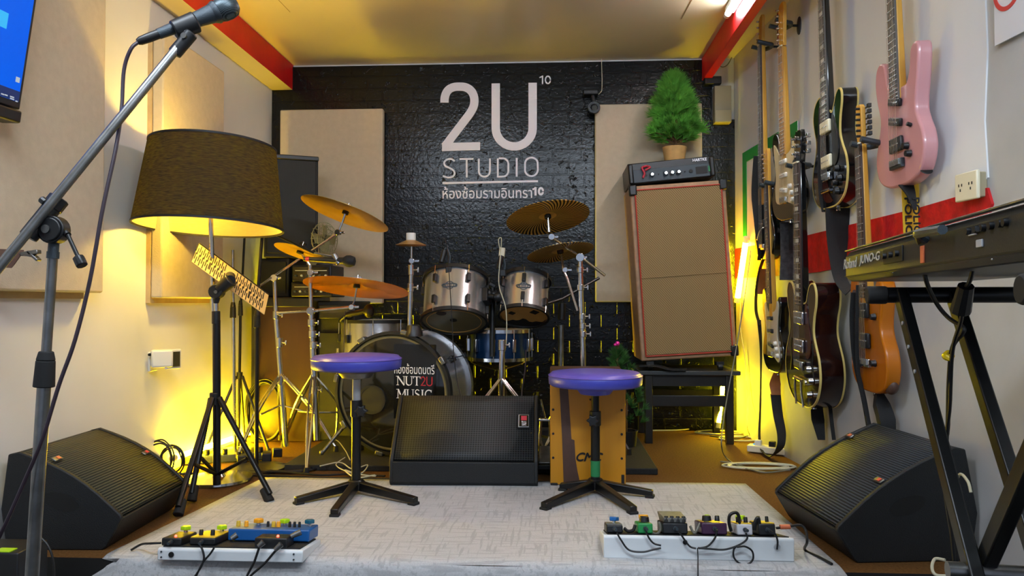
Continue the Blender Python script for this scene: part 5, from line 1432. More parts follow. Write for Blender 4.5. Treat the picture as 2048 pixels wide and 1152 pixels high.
    if holes:
        for q in (-1, 1):
            b = MB(); b.stroke([(q*0.112, 0.10), (q*0.100, 0.14), (q*0.106, 0.18), (q*0.096, 0.21)], 0.008, yf-0.0004, yf+0.001); b.build('sound_hole', M['dark'], t, smooth=False)
    b = MB(); b.cyl((0, 0, 0.004), (0, 0, -0.012), 0.007, 0.009); b.build('strap_button', M['chrome'], t)
    return t
def gplace(px, py, body_px, off):
    p = wr(px, py, off); return p, body_px/FPX*p.y/0.40
def hanger(label, px, py, off, w=0.05):
    p = wr(px, py, off); q = wr(px, py, 0)
    t = thing('guitar_hanger', label, 'hanger', on_wall(p.y, p.z, 0), 0, 'wall hangers of the guitars')
    t.rotation_euler = (0, 0, -PI/2+math.atan(WM))
    MB().lathe([(0, 0), (0.036, 0), (0.034, 0.008), (0.012, 0.014), (0, 0.014)], 20, Matrix.Rotation(PI/2, 4, 'X') @ Matrix.Diagonal((0.7, 1.25, 1, 1))).build('wall_plate', M['mica'], t)
    MB().cyl((0, 0, 0), (0, -off+0.025, 0), 0.006).build('arm', M['blackm'], t)
    for q in (-1, 1):
        b = MB(); b.tube([(0, -off+0.03, 0), (q*w*0.6, -off+0.02, 0), (q*w*0.78, -off, 0.0), (q*w*0.78, -off-0.055, 0.012)], 0.011, 10, 4); b.build('padded_fork', M['mica'], t)
    return t
# pink
p, s = gplace(1814, 372, 288, 0.05)
pk = guitar('pink electric guitar with black hardware hanging above the keyboard', 'pink', p, s, body='pink', board='greyboard', neckm='maple', pickups=((0.255, 0.075, 0.024, 'black', 0.25), (0.195, 0.075, 0.024, 'black', 0.25), (0.125, 0.075, 0.045, 'black', 0.0)), bridge=0.075, hardware='mica', knobs=((0.075, 0.085), (0.06, 0.11)), knobm='black', thick=0.042)
b = MB(); b.cyl((0.085, -0.022, 0.165), (0.085, -0.034, 0.17), 0.006); b.build('switch', M['black'], pk)
b = MB(); b.lathe([(0, 0.002), (0.016, 0.002), (0.018, 0)], 20, Matrix.Translation((0.118, 0.0, 0.028)) @ Matrix.Rotation(0.9, 4, 'Y')); b.build('jack_plate', M['dark'], pk)
# upper black with cream binding
p, s = gplace(1676, 415, 252, 0.055)
g4 = guitar('glossy black electric guitar with cream binding, upper middle of wall', 'lp', p, s, body='lacquer', board='greyboard', neckm='lacquer', bind='binding', thick=0.055, pickups=((0.28, 0.085, 0.042, 'cream', 0), (0.16, 0.085, 0.042, 'cream', 0)), bridge=0.115, head='three', hardware='chrome', knobs=((0.09, 0.12), (0.11, 0.085), (0.07, 0.075), (0.085, 0.045)), knobm='black', guard=('black', [(0.05, 0.14), (0.085, 0.15), (0.10, 0.2), (0.075, 0.27), (0.045, 0.31), (0.045, 0.2)]))
b = MB(); b.prism(smooth2([(-0.06, 0.05), (-0.02, 0.02), (0.03, 0.02), (0.0, 0.05), (-0.02, 0.10), (-0.05, 0.11)], 4), -0.0295, -0.0275); b.build('brown_plate', M['pickred'], g4, smooth=False)
# upper strat
p, s = gplace(1582, 440, 200, 0.075)
g2 = guitar('black electric guitar with big cream pickguard high on the wall', 'strat', p, s, turn=4, roll=1.3, nutz=0.68, body='lacquer', board='maplefret', neckm='maple', guard=('pickcream', [(-0.09, 0.08), (0.03, 0.075), (0.10, 0.06), (0.115, 0.10), (0.09, 0.17), (0.10, 0.24), (0.118, 0.31), (0.10, 0.335), (0.08, 0.30), (0.04, 0.285), (-0.04, 0.285), (-0.09, 0.33), (-0.12, 0.345), (-0.11, 0.27), (-0.10, 0.20), (-0.11, 0.14)]), pickups=((0.255, 0.072, 0.020, 'white_plastic', 0), (0.195, 0.072, 0.020, 'white_plastic', 0), (0.13, 0.072, 0.020, 'white_plastic', 0.15)), knobs=((0.07, 0.14), (0.09, 0.11), (0.10, 0.08)))
# lower strat
p, s = gplace(1556, 745, 186, 0.05)
g3 = guitar('black electric guitar with white pickguard lowest near the yellow corner', 'strat', p, s, nutz=0.80, hs_k=0.85, body='lacquer', board='rosewood', neckm='maple', guard=('pickguard', [(-0.06, 0.08), (0.03, 0.075), (0.10, 0.055), (0.115, 0.10), (0.09, 0.17), (0.10, 0.24), (0.118, 0.31), (0.10, 0.335), (0.08, 0.30), (0.04, 0.285), (-0.04, 0.285), (-0.08, 0.33), (-0.10, 0.30), (-0.08, 0.20)]), pickups=((0.255, 0.072, 0.020, 'black', 0), (0.195, 0.072, 0.020, 'black', 0), (0.13, 0.072, 0.020, 'black', 0.15)), knobs=((0.07, 0.14), (0.085, 0.115), (0.10, 0.085)))
# dark red hollow body
p, s = gplace(1628, 810, 268, 0.068)
g5 = guitar('dark red hollow bodied guitar with cream edging, hung low', 'es', p, s, roll=3.2, nutz=0.704, hs_k=0.6, body='sunburst', board='rosewood', neckm='lacquer', bind='binding', thick=0.075, pickups=((0.285, 0.085, 0.042, 'chrome', 0), (0.195, 0.085, 0.042, 'chrome', 0)), bridge=0.14, head='three', hardware='chrome', knobs=((0.085, 0.13), (0.105, 0.095), (0.07, 0.085), (0.09, 0.05)), knobm='chrome', guard=('pickred', [(0.05, 0.16), (0.085, 0.17), (0.095, 0.22), (0.07, 0.28), (0.06, 0.325), (0.045, 0.32), (0.045, 0.2)]), holes=True)
for q in (-1, 1):
    b = MB(); b.tube([(q*0.035, -0.045, 0.0), (q*0.03, -0.05, 0.05), (q*0.03, -0.05, 0.085)], 0.004, 6, 3); b.build('tail_rod', M['chrome'], g5)
# orange
p, s = gplace(1752, 784, 262, 0.05)
g7 = guitar('amber orange electric guitar hanging behind the keyboard end', 'tele', p, s, turn=-3, nutz=0.74, hs_k=0.7, body='orange', board='rosewood', neckm='maple', pickups=((0.27, 0.07, 0.05, 'black', 0), (0.17, 0.075, 0.05, 'black', 0)), bridge=0.105, head='inline_right', tuner='black', hardware='chrome', knobs=((0.08, 0.25), (0.07, 0.10)), knobm='black', guard=('pickred', [(-0.13, 0.1), (-0.03, 0.09), (-0.035, 0.28), (-0.10, 0.34), (-0.13, 0.3), (-0.11, 0.2)]))
b = MB(); b.sphere((0.118, 0.004, 0.035), 0.03, 16, (1.05, 0.7, 1.0)); b.build('worn_patch', M['stripe'], g7)
# bass
p, s = gplace(1538, 520, 186, 0.05)
g1 = guitar('bass guitar farthest along wall with pale maple neck', 'strat', p, s, body='lacquer', board='rosewood', neckm='maple', nutz=0.90, hs_k=0.7, roll=3.4, bridge=0.07, bass=True, name='bass_guitar', pickups=((0.17, 0.08, 0.04, 'black', 0),), neck_w=0.9)
hanger('hanger holding the bass guitar neck farthest along wall', 1530, 94, 0.078)
hanger('hanger holding the upper cream pickguard guitar beside its wall plate', 1567, 52, 0.078)
hanger('hanger holding the lower white pickguard guitar', 1545, 372, 0.078)
hanger('hanger holding the hollow bodied guitar under the black one', 1603, 333, 0.078)
hanger('hanger under the orange guitar head beside the pink guitar', 1740, 290, 0.078)

# straps: part of the guitar they hang from
def strap(root, pts, w, m, name='strap', th=0.004, sm=6):
    inv = None
    bpy.context.view_layer.update(); inv = root.matrix_world.inverted()
    b = MB(); b.T = inv
    b.ribbon(pts, w, th, sm); return b.build(name, M[m], root)
def W_(*l): return [wr(px, py, off) for px, py, off in l]
strap(g3, W_((1553, 746, 0.06), (1550, 768, 0.06), (1552, 790, 0.06)), [V((0.03, 0, 0)), V((0.055, 0, 0)), V((0.045, 0, 0))], 'leather', 'strap_end')
strap(g3, W_((1551, 788, 0.06), (1556, 830, 0.06), (1563, 868, 0.07), (1560, 895, 0.09), (1543, 912, 0.10), (1527, 905, 0.10), (1519, 880, 0.08), (1521, 800, 0.07), (1522, 700, 0.06), (1518, 640, 0.06)), [V((0.05, 0, 0)), V((0.045, 0, 0)), V((0.04, 0.02, 0)), V((0.012, 0.05, 0)), V((0.02, 0.04, 0)), V((0.012, 0.03, 0)), V((0.02, 0, 0))], 'strap')
strap(g3, W_((1520, 650, 0.06), (1512, 620, 0.07), (1514, 570, 0.07), (1524, 525, 0.06), (1534, 515, 0.05)), V((0.02, 0.03, 0)), 'strap')
strap(g3, W_((1524, 588, 0.04), (1526, 560, 0.04), (1531, 538, 0.04)), V((0.05, 0, 0)), 'leather', 'strap_end')
strap(g1, W_((1516, 312, 0.10), (1514, 380, 0.09), (1519, 440, 0.08), (1524, 500, 0.07), (1518, 520, 0.07)), [V((0.045, 0, 0)), V((0.06, 0, 0)), V((0.055, 0, 0)), V((0.02, 0, 0))], 'strap')
strap(g2, W_((1576, 444, 0.05), (1577, 500, 0.04), (1575, 560, 0.04)), V((0.075, 0, 0)), 'plaid')
strap(g2, W_((1592, 444, 0.03), (1592, 478, 0.03), (1592, 500, 0.025)), V((0.065, 0, 0)), 'strap', 'strap_end')
strap(g4, W_((1642, 215, 0.09), (1640, 300, 0.09), (1641, 380, 0.09), (1648, 424, 0.08)), V((0.018, 0, 0)), 'strap')
strap(g4, W_((1677, 416, 0.05), (1675, 470, 0.05), (1676, 520, 0.055), (1682, 560, 0.06), (1698, 583, 0.06)), [V((0.105, 0, 0)), V((0.088, 0, 0)), V((0.066, 0, 0)), V((0.05, 0, 0.01)), V((0.03, 0, 0.03))], 'strap')
strap(g5, W_((1633, 812, 0.05), (1636, 840, 0.045), (1643, 880, 0.04)), [V((0.05, 0, 0)), V((0.055, 0, 0)), V((0.03, 0, 0))], 'strap')
strap(g5, W_((1659, 800, 0.03), (1663, 840, 0.03), (1668, 880, 0.03)), V((0.015, 0, 0)), 'strap')
strap(g7, W_((1707, 585, 0.10), (1704, 640, 0.10), (1710, 720, 0.09), (1728, 800, 0.07), (1742, 880, 0.06)), V((0.018, 0, 0)), 'strap')
strap(g7, W_((1716, 570, 0.10), (1714, 650, 0.10), (1716, 740, 0.09), (1732, 820, 0.07), (1748, 890, 0.06)), V((0.014, 0, 0)), 'strap')
strap(g7, W_((1757, 786, 0.05), (1763, 810, 0.05), (1772, 840, 0.05), (1776, 880, 0.045)), [V((0.02, 0, 0)), V((0.05, 0, 0)), V((0.055, 0, 0)), V((0.04, 0, 0))], 'strap', th=0.03)
ps = strap(pk, W_((1820, 368, 0.04), (1822, 420, 0.03), (1824, 470, 0.03), (1826, 520, 0.03)), V((0.056, 0, 0)), 'police', 'strap')
strap(pk, W_((1812, 370, 0.06), (1822, 390, 0.055), (1830, 420, 0.05)), [V((0.05, 0, 0)), V((0.03, 0, 0)), V((0.012, 0, 0))], 'strap', 'strap_end')
bpy.context.view_layer.update()
inv = pk.matrix_world.inverted()
for px in (1814, 1830):
    o3 = wr(px-5.5, 396, 0.055); 
    tt = text_part('lettering', 'POLICE', M['dark'], None, o3, (0.03, 0, -1), (1, 0, 0.03), 0.145, 0.021, bold=0.001)
    tt.data.transform(inv); tt.parent = pk

# ================================================================== keyboard and its stand
k0 = at(1691, 503, 1.92)
kd = V((-0.150, -0.989, 0)).normalized(); ang = math.atan2(kd.y, kd.x)
KL, KD, KH = 1.02, 0.29, 0.076
kb = thing('synthesizer_keyboard', 'charcoal synthesizer seen from behind on an X stand', 'keyboard', (k0.x, k0.y, k0.z-KH), ang)
b = MB(); b.prism([(0.014, 0), (0.0, 0.012), (0.0, KH*0.80), (0.012, KH), (0.07, KH+0.004), (0.13, KH-0.02), (KD, KH-0.03), (KD, 0.014), (KD-0.02, 0)], 0, KL, 'yz')
case = b.build('case', M['keyb'], kb, bevel=0.003)
MB().box((KL/2, -0.001, KH*0.17), (KL, 0.004, 0.0025)).build('lower_seam', M['dark'], case)
MB().box((KL/2, 0.004, KH+0.001), (KL, 0.012, 0.003)).build('top_edge', M['steel'], case, bevel=0.001)
for k in range(5):
    pass
b = MB()
for k in range(15): b.box((0.05+k*0.066, 0.205, KH-0.026), (0.064, 0.15, 0.012))
b.build('white_keys', M['white_plastic'], kb, bevel=0.002)
b = MB()
for k in range(14):
    if k % 7 in (0, 1, 3, 4, 5): b.box((0.083+k*0.066, 0.17, KH-0.014), (0.03, 0.085, 0.014))
b.build('black_keys', M['black'], kb, bevel=0.002)
# writing on the back edge: follows the picture, along the rear panel
def kq(px, py):
    bpy.context.view_layer.update(); inv = kb.matrix_world.inverted()
    o_ = inv @ CAMP; d_ = inv.to_3x3() @ ray(px, py); return o_+d_*((-0.001-o_.y)/d_.y)
for body, x0, x1, ya_, yb_, sh_, wt in (('Roland', 1688, 1714, 535, 519, 0.25, 0.012), ('JUNO-G', 1719, 1760, 527, 507, 0.2, 0.02)):
    q0, q1 = kq(x0, ya_), kq(x1, yb_)
    text_part('lettering', body, M['grey_ink'], case, (q0.x, -0.0008, KH*0.42), (1, 0, 0), (0, 0, 1), q1.x-q0.x, 0.024, shear=sh_, bold=wt*0.03, th=0.0008)
def kbox(name, x0, x1, z0, z1, m, d=0.003, par=case):
    return MB().box(((x0+x1)/2, -d/2, (z0+z1)/2), (x1-x0, d, z1-z0)).build(name, M[m], par, bevel=0.001)
qa, qb = kq(1768, 500), kq(1806, 490)
kbox('recess', qa.x, qb.x, KH*0.35, KH*0.75, 'dark')
b = MB()
for k in range(3): b.cyl((qa.x+(qb.x-qa.x)*(0.15+0.33*k), -0.003, KH*0.56), (qa.x+(qb.x-qa.x)*(0.15+0.33*k), -0.010, KH*0.56), 0.006)
b.build('midi_socket', M['black'], case)
qh = kq(1858, 480); qh2 = kq(1912, 462)
b = MB(); b.tube([(qh.x, -0.006, KH*0.72), (qh.x+0.01, -0.02, KH*0.82), (qh.x+0.03, -0.024, KH*0.84), (qh2.x, -0.02, KH*0.80)], 0.008, 8); b.build('jack_plug', M['mica'], case)
kbox('orange_sticker', kq(1842, 490).x, kq(1849, 490).x, KH*0.22, KH*0.62, 'orange_tape')
for px in (1938, 1955, 1968, 1984, 2003, 2013): 
    q = kq(px, 445); b = MB(); b.cyl((q.x, 0, KH*0.70), (q.x, -0.006, KH*0.70), 0.0055); b.build('jack_socket', M['black'], case)
kbox('label_strip', kq(1938, 450).x, kq(1954, 450).x, KH*0.60, KH*0.63, 'grey_ink')
kbox('white_tape', kq(1954, 480).x, kq(1966, 480).x, KH*0.35, KH*0.5, 'grey_ink')
for px in (1786, 1985): kbox('screw', kq(px, 515).x-0.003, kq(px, 515).x+0.003, KH*0.08, KH*0.11, 'fret')
q0 = kq(1852, 478); 
kwm = kb.matrix_world
pts = [kwm @ V((qh.x, -0.02, KH*0.82)), at(1846, 510, 1.45), at(1852, 560, 1.45), at(1872, 605, 1.5), at(1896, 635, 1.5), at(1926, 655, 1.45), at(1924, 668, 1.45), at(1905, 695, 1.48), at(1898, 760, 1.5), at(1896, 850, 1.5), at(1893, 1000, 1.5), V((0.85, 1.5, ZF+0.01))]
tag(MB().tube(pts, 0.0042, 7).build('audio_cable', M['cable']), 'black audio cable looping from keyboard plug down the stand', 'cable')
q = kq(1966, 452)
pts = [kwm @ V((q.x, -0.008, KH*0.68)), at(1966, 478, 1.22), at(1950, 520, 1.27), at(1940, 560, 1.3), at(1928, 585, 1.35), at(1922, 640, 1.4), at(1905, 700, 1.45), at(1900, 800, 1.48), at(1896, 980, 1.5), V((0.80, 1.48, ZF+0.01))]
pc = thing('power_cable', 'black adapter cable with inline plug hanging from keyboard', 'cable', pts[-1])
MB().tube([p_-pts[-1] for p_ in pts], 0.0038, 7).build('cord', M['cable'], pc)
MB().cyl(at(1932, 572, 1.33)-pts[-1], at(1921, 622, 1.36)-pts[-1], 0.013, 0.017, n=10).build('adapter_plug', M['black'], pc)
b = MB(); b.tube([at(1890, 712, 1.49), at(1896, 716, 1.475), at(1903, 712, 1.49), at(1897, 706, 1.5)], 0.006, 8, 4, True); tag(b.build('cable_tie', M['yellow_tape']), 'yellow twist tie around the keyboard cables', 'cable tie')

# X stand: two pairs of crossing bars under the keyboard
zk = k0.z-KH
xs_ = thing('keyboard_stand', 'black double-braced X stand carrying the synthesizer', 'stand', (k0.x+0.08, 1.25, ZF))
O = V(xs_.location)
def along(dist, depth, z):      # point under the keyboard: distance from its far end, distance in from its back
    return V((k0.x, k0.y, 0))+kd*dist+V((0.989, -0.150, 0))*depth+V((0, 0, z))
def bar(a, b_, w=0.032, th=0.022):
    a, b_ = a-O, b_-O; d = (b_-a).normalized(); side = V((0.989, -0.150, 0)); side = (side-d*side.dot(d)).normalized(); nn = d.cross(side)
    B = MB(); P = []
    for c in (a, b_): P += [c-side*th/2-nn*w/2, c+side*th/2-nn*w/2, c+side*th/2+nn*w/2, c-side*th/2+nn*w/2]
    B.hexa(P); return B.build('bar', M['blackm'], xs_, bevel=0.003)
far, near = 0.29, 0.90
b0 = -0.22
for dep in (0.045, 0.145):
    bar(along(far, dep, zk-0.03), along(1.04, dep, ZF+0.03))
    bar(along(near+0.10, dep+0.025, zk-0.03), along(far-0.02, dep+0.025, ZF+0.03))
for dist in (far, near+0.10):
    B = MB(); B.cyl(along(dist, 0.0, zk-0.036)-O, along(dist, 0.30, zk-0.036)-O, 0.0165, n=16); B.build('support_tube', M['blackm'], xs_)
    for dep in (-0.002, 0.30): 
        B = MB(); B.cyl(along(dist, dep-0.02, zk-0.036)-O, along(dist, dep+0.02, zk-0.036)-O, 0.019, n=16); B.build('end_cap', M['rubber'], xs_, bevel=0.003)
for dist in (far-0.02, 1.02):
    B = MB(); B.cyl(along(dist, -0.06, ZF+0.018)-O, along(dist, 0.36, ZF+0.018)-O, 0.016, n=16); B.build('floor_tube', M['blackm'], xs_)
mid = (along(far, 0.1, zk-0.03)+along(1.02, 0.1, ZF+0.03))/2
B = MB(); B.cyl(mid-V((0.09, -0.013, 0))-O, mid+V((0.1, -0.015, 0))-O, 0.014, n=14); B.build('pivot_bolt', M['steel'], xs_)
B = MB()
for k in range(3):
    t_ = 0.07+0.05*k
    q = along(far+(1.04-far)*t_, 0.045, zk-0.03+(ZF+0.03-zk+0.03)*t_)-O-V((0.989, -0.150, 0))*0.011; B.cyl(q, q-V((0.989, -0.150, 0))*0.002, 0.004)
B.build('adjuster_hole_row', M['grey_ink'], xs_)
# ================================================================== vocal microphone on its boom stand, front left
Y = 1.36
foot = V((at(52, 1152, Y).x, Y, ZF))
ms = thing('microphone_stand', 'worn chrome boom microphone stand standing front left', 'stand', foot)
o_ = foot
pA, pB, pC = at(66, 1120, Y)-o_, at(90, 740, Y)-o_, at(108, 480, Y)-o_
dn = (pA-pB).normalized(); ft = pA+dn*((pA.z-0.03)/-dn.z)
MB().lathe([(0, 0), (0.125, 0), (0.128, 0.008), (0.12, 0.02), (0.03, 0.03), (0, 0.03)], 40).build('base', M['blackm'], ms, (ft.x, ft.y, 0))
MB().cyl(ft, pB, 0.0118, n=20).build('lower_tube', M['steel'], ms)
MB().cyl(pB, pC, 0.0088, n=20).build('upper_tube', M['steel'], ms)
d = (pB-pC).normalized()
b = MB(); b.cyl(pB-d*0.035, pB-d*0.018, 0.0125, 0.0165, n=20); b.cyl(pB-d*0.018, pB+d*0.032, 0.0165, 0.0185, n=20); b.build('clutch', M['rubber'], ms, bevel=0.002)
b = MB(); b.cyl(pC+d*0.035, pC+d*0.022, 0.011, n=16); b.cyl(pC+d*0.022, pC-d*0.012, 0.0095, n=16); b.build('threaded_collar', M['mica'], ms)
e0, e1, e2 = at(-60, 606, Y-0.09)-o_, at(92, 430, Y)-o_, at(366, 82, Y+0.13)-o_
MB().cyl(e0, e2, 0.0088, n=18).build('boom_arm', M['steel'], ms)
bd_ = (e2-e0).normalized()
jc = at(108, 460, Y-0.005)-o_
b = MB(); b.cyl(e1+bd_*0.038, e1-bd_*0.052, 0.0165, n=18); b.cyl(e1+bd_*0.04, e1+bd_*0.015, 0.019, n=8); b.build('boom_sleeve', M['black'], ms, bevel=0.002)
b = MB(); b.cyl(jc-V((0, 0.012, 0)), jc+V((0, 0.012, 0)), 0.026, n=24); b.cyl(jc-V((0, 0.016, 0)), jc-V((0, 0.012, 0)), 0.022, n=24); b.build('swivel_joint', M['black'], ms, bevel=0.003)
MB().cyl(at(107, 460, Y)-o_-V((0, 0.018, 0)), at(107, 460, Y)-o_-V((0, 0.024, 0)), 0.008, n=14).build('pivot_screw', M['steel'], ms)
k0_, k1_ = at(136, 470, Y-0.01)-o_, at(160, 522, Y-0.02)-o_
b = MB(); b.cyl(at(124, 455, Y)-o_, k0_, 0.006); b.cyl(k0_, k1_, 0.0038); b.build('clamp_lever', M['black'], ms)
b = MB(); dk = (k1_-k0_).normalized(); b.cyl(k1_-dk*0.009, k1_+dk*0.011, 0.0105, n=8); b.build('lever_knob', M['black'], ms, bevel=0.002)
b = MB(); b.cyl(at(82, 398, Y-0.01)-o_, at(92, 406, Y-0.01)-o_, 0.007, n=10); b.build('thumb_screw', M['black'], ms, bevel=0.002)
# clip
cl0, cl1 = at(348, 108, Y+0.125)-o_, at(384, 66, Y+0.135)-o_
b = MB(); b.cyl(cl0, cl1, 0.0135, n=12); b.build('clip_base', M['black'], ms, bevel=0.003)
hgn = at(374, 76, Y+0.13)-o_
b = MB(); b.cyl(hgn-V((0, 0.016, 0)), hgn+V((0, 0.016, 0)), 0.006, n=12); b.build('clip_screw', M['steel'], ms)
m0, m1 = at(275, 84, Y+0.10), at(475, 8, Y+0.19)
md = (m1-m0).normalized()
tmic = thing('microphone', 'grey handheld microphone clipped on the front boom stand', 'microphone', m0)
def mpt(px, py):
    q = at(px, py, Y+0.145)-m0; return md*q.dot(md)
def mcyl(name, stations, m):
    q = V((0, 0, 1)).rotation_difference(md)
    return MB().lathe([(0, stations[0][1])]+stations+[(0, stations[-1][1])], 24).build(name, m, tmic, None, q)
Lm = (m1-m0).length
mcyl('connector', [(0.006, 0.0), (0.0085, 0.006*1), (0.0095, Lm*0.10), (0.0095, Lm*0.22)], M['black'])
mcyl('handle', [(0.0105, Lm*0.20), (0.0125, Lm*0.40), (0.0165, Lm*0.62), (0.0185, Lm*0.70), (0.0195, Lm*0.74)], M['mica'])
mcyl('collar_ring', [(0.020, Lm*0.735), (0.0235, Lm*0.77), (0.0235, Lm*0.785), (0.022, Lm*0.79)], M['mica'])
q = V((0, 0, 1)).rotation_difference(md)
MB().lathe([(0.0215, Lm*0.79), (0.0245, Lm*0.84), (0.0245, Lm*0.90), (0.021, Lm*0.96), (0.012, Lm*0.995), (0, Lm)], 28).build('mesh_head', M['micball'], tmic, None, q)
ch = at(371, 52, Y+0.14)-o_
cdir = md
b = MB(); b.cyl(ch-cdir*0.026, ch+cdir*0.024, 0.0195, 0.022, n=20); b.cyl(ch+V((0, 0, -0.004)), hgn, 0.012, 0.010, n=12); b.build('clip', M['black'], ms, bevel=0.003)
pts = [m0+md*0.004]+[at(*a) for a in ((262, 98, Y+0.09), (248, 140, Y+0.09), (243, 220, Y+0.08), (231, 300, Y+0.05), (205, 420, Y+0.02), (180, 560, Y), (150, 680, Y-0.02), (118, 770, Y-0.03), (84, 880, Y-0.035), (50, 960, Y-0.03), (10, 1050, Y-0.03), (-30, 1130, Y-0.02))]+[V((at(-40, 1150, Y).x-0.05, Y-0.05, 0.1)), V((foot.x-0.18, Y-0.1, ZF+0.006)), V((foot.x-0.5, Y-0.3, ZF+0.006))]
tag(MB().tube(pts, 0.0036, 8).build('microphone_cable', M['cablepurple']), 'dark cable drooping from the front microphone past its stand', 'cable')

# ================================================================== perforated desk on black tripod
Y = 2.98
base = V((at(434, 960, Y).x, Y, 0.008))
mu = thing('music_stand', 'black tripod music stand with beige perforated desk edge on', 'stand', base)
hub = at(432, 655, Y)-base
top_ = at(432, 607, Y)-base
MB().cyl((0, 0, 0.02), at(433, 640, Y)-base, 0.0155, n=16).build('lower_tube', M['blackm'], mu)
MB().cyl(at(433, 640, Y)-base, top_, 0.009, n=14).build('upper_tube', M['chrome'], mu)
b = MB(); b.cyl(at(432, 648, Y)-base, at(432, 622, Y)-base, 0.0165, n=16); b.build('clutch', M['black'], mu, bevel=0.003)
b = MB(); b.cyl(top_, at(434, 583, Y)-base, 0.010, 0.022, n=16); b.cyl(at(434, 583, Y)-base-V((0, 0.02, 0)), at(434, 583, Y)-base+V((0, 0.02, 0)), 0.029, n=20); b.cyl(at(437, 580, Y)-base, at(462, 560, Y)-base, 0.024, 0.03, n=14); b.build('tilt_head', M['black'], mu, bevel=0.003)
MB().cyl(at(437, 584, Y)-base-V((0, 0.022, 0)), at(437, 584, Y)-base-V((0, 0.027, 0)), 0.007).build('tilt_screw', M['steel'], mu)
lh = at(430, 795, Y)-base
b = MB(); b.cyl(lh-V((0, 0, 0.03)), lh+V((0, 0, 0.02)), 0.021, n=16); b.build('leg_collar', M['black'], mu, bevel=0.003)
for f, s_ in (((356, 1030), 1), ((540, 1004), 1), ((383, 1002), 1)):
    p = fl(*f, 0.008)-base
    b = MB(); b.cyl(lh+V((p.x, p.y, 0)).normalized()*0.03, p+V((0, 0, 0.03)), 0.0115, 0.0105, n=12); lg = b.build('leg', M['blackm'], mu)
    b = MB(); b.cyl(p+(lh-p).normalized()*0.06, p, 0.015, 0.019, n=14); b.build('rubber_foot', M['rubber'], lg, bevel=0.003)
    b = MB(); b.cyl(V((0, 0, 0.06)), lh.lerp(p, 0.60), 0.0075, n=10); b.build('brace', M['blackm'], mu)
# desk: a thin plate with rows of slots
best = None
for kk in range(-40, 41):
    A, B = at(398, 487, Y+0.06), at(537, 590, Y+0.06+kk*0.008)
    sv = at(383, 524, Y-0.06)-A
    q = abs((B-A).normalized().dot(sv.normalized()))
    if best is None or q < best[0]: best = (q, B)
B = best[1]
lv = B-A; Ld = lv.length; lx = lv.normalized()
sv -= lx*sv.dot(lx); Ls = sv.length; ly = sv.normalized(); ln_ = lx.cross(ly)
Md = Matrix((lx, ly, ln_)).transposed().to_4x4(); Md.translation = A-base
b = MB(); b.T = Md; b.box((Ld/2, Ls/2, 0), (Ld, Ls, 0.003))
if True:
    b.mi = 1
    for c0_ in (0.09, 0.29, 0.64, 0.84):
        for k in range(9):
            for rr_ in range(2):
                b.box((Ld*c0_+k*0.0085-0.034+rr_*0.004, Ls*(0.30+0.42*rr_)+(0.012 if k % 2 else -0.012), 0), (0.0042, Ls*0.34, 0.0042))
dk_ = b.build('desk', [M['plate'], M['dark']], mu, smooth=False)
b = MB(); b.T = Md; b.box((Ld*0.5, 0.0, 0.0), (Ld, 0.006, 0.008)); b.build('desk_edge', M['black'], dk_)
b = MB(); b.T = Md; b.box((Ld*0.47, Ls*0.45, 0.012 if ln_.z < 0 else -0.012), (0.13, 0.09, 0.022)); b.build('desk_mount', M['black'], mu, bevel=0.006)
b = MB(); b.cyl(at(460, 561, Y)-base, Md @ V((Ld*0.47, Ls*0.45, 0)), 0.022, n=14); b.build('desk_neck', M['black'], mu)

# ------------------------------------------------------------------ three more microphone stands behind it
def slim_stand(label, pxs_, Y, r, m, clutch, feet, name='microphone_stand', group='slim stands in the left corner'):
    base = fl(pxs_[-1][0], pxs_[-1][1]); base = V((at(*pxs_[-1], Y).x, Y, 0.0))
    t = thing(name, label, 'stand', base, 0, group)
    p = [at(a, b_, Y)-base for a, b_ in pxs_]
    p[-1].z = 0.015
    cq = at(*clutch, Y)-base
    MB().cyl(p[-1], cq, r*1.25, n=14).build('lower_tube', m, t)
    MB().tube([cq]+p[:-1][::-1], r, 12, 1).build('upper_tube', m, t)
    b = MB(); b.cyl(cq-V((0, 0, 0.035)), cq+V((0, 0, 0.02)), r*2.1, r*1.9, n=14); b.cyl(cq+V((0, 0, 0.02)), cq+V((0, 0, 0.045)), r*1.9, r*1.3, n=14); b.build('clutch', M['black'], t, bevel=0.002)
    return t, base
t, base = slim_stand('bare chrome microphone stand standing behind music stand tripod', [(465, 500), (466, 600), (470, 890)], 3.75, 0.0075, M['chrome'], (466, 622), None)
MB().lathe([(0, 0), (0.12, 0), (0.12, 0.012), (0.02, 0.022), (0, 0.022)], 32).build('base', M['blackm'], t)
t, base = slim_stand('slim black tripod microphone stand beside the yellow wall glow', [(489, 476), (483, 590), (477, 880)], 3.85, 0.006, M['blackm'], (481, 618), None)
hub = at(479, 752, 3.85)-base
for f in ((-0.09, -0.20, 0), (0.20, -0.10, 0), (-0.05, 0.2, 0)):
    f = V(f); b = MB(); b.cyl(hub+f*0.1, f+V((0, 0, 0.012)), 0.007); lg = b.build('leg', M['blackm'], t)
    MB().cyl(f+V((0, 0, 0.024)), f, 0.010, 0.012).build('rubber_foot', M['rubber'], lg)
MB().cyl(hub-V((0, 0, 0.015)), hub+V((0, 0, 0.02)), 0.016).build('leg_collar', M['black'], t)
Y = 3.38
t, base = slim_stand('black boom stand holding a microphone over the left cymbals', [(526, 456), (522, 500), (515, 600), (513, 925)], Y, 0.0075, M['blackm'], (514, 640), None)
p0 = at(526, 458, Y)-base; p1 = at(628, 506, Y-0.05)-base; p2 = at(470, 430, Y+0.03)-base
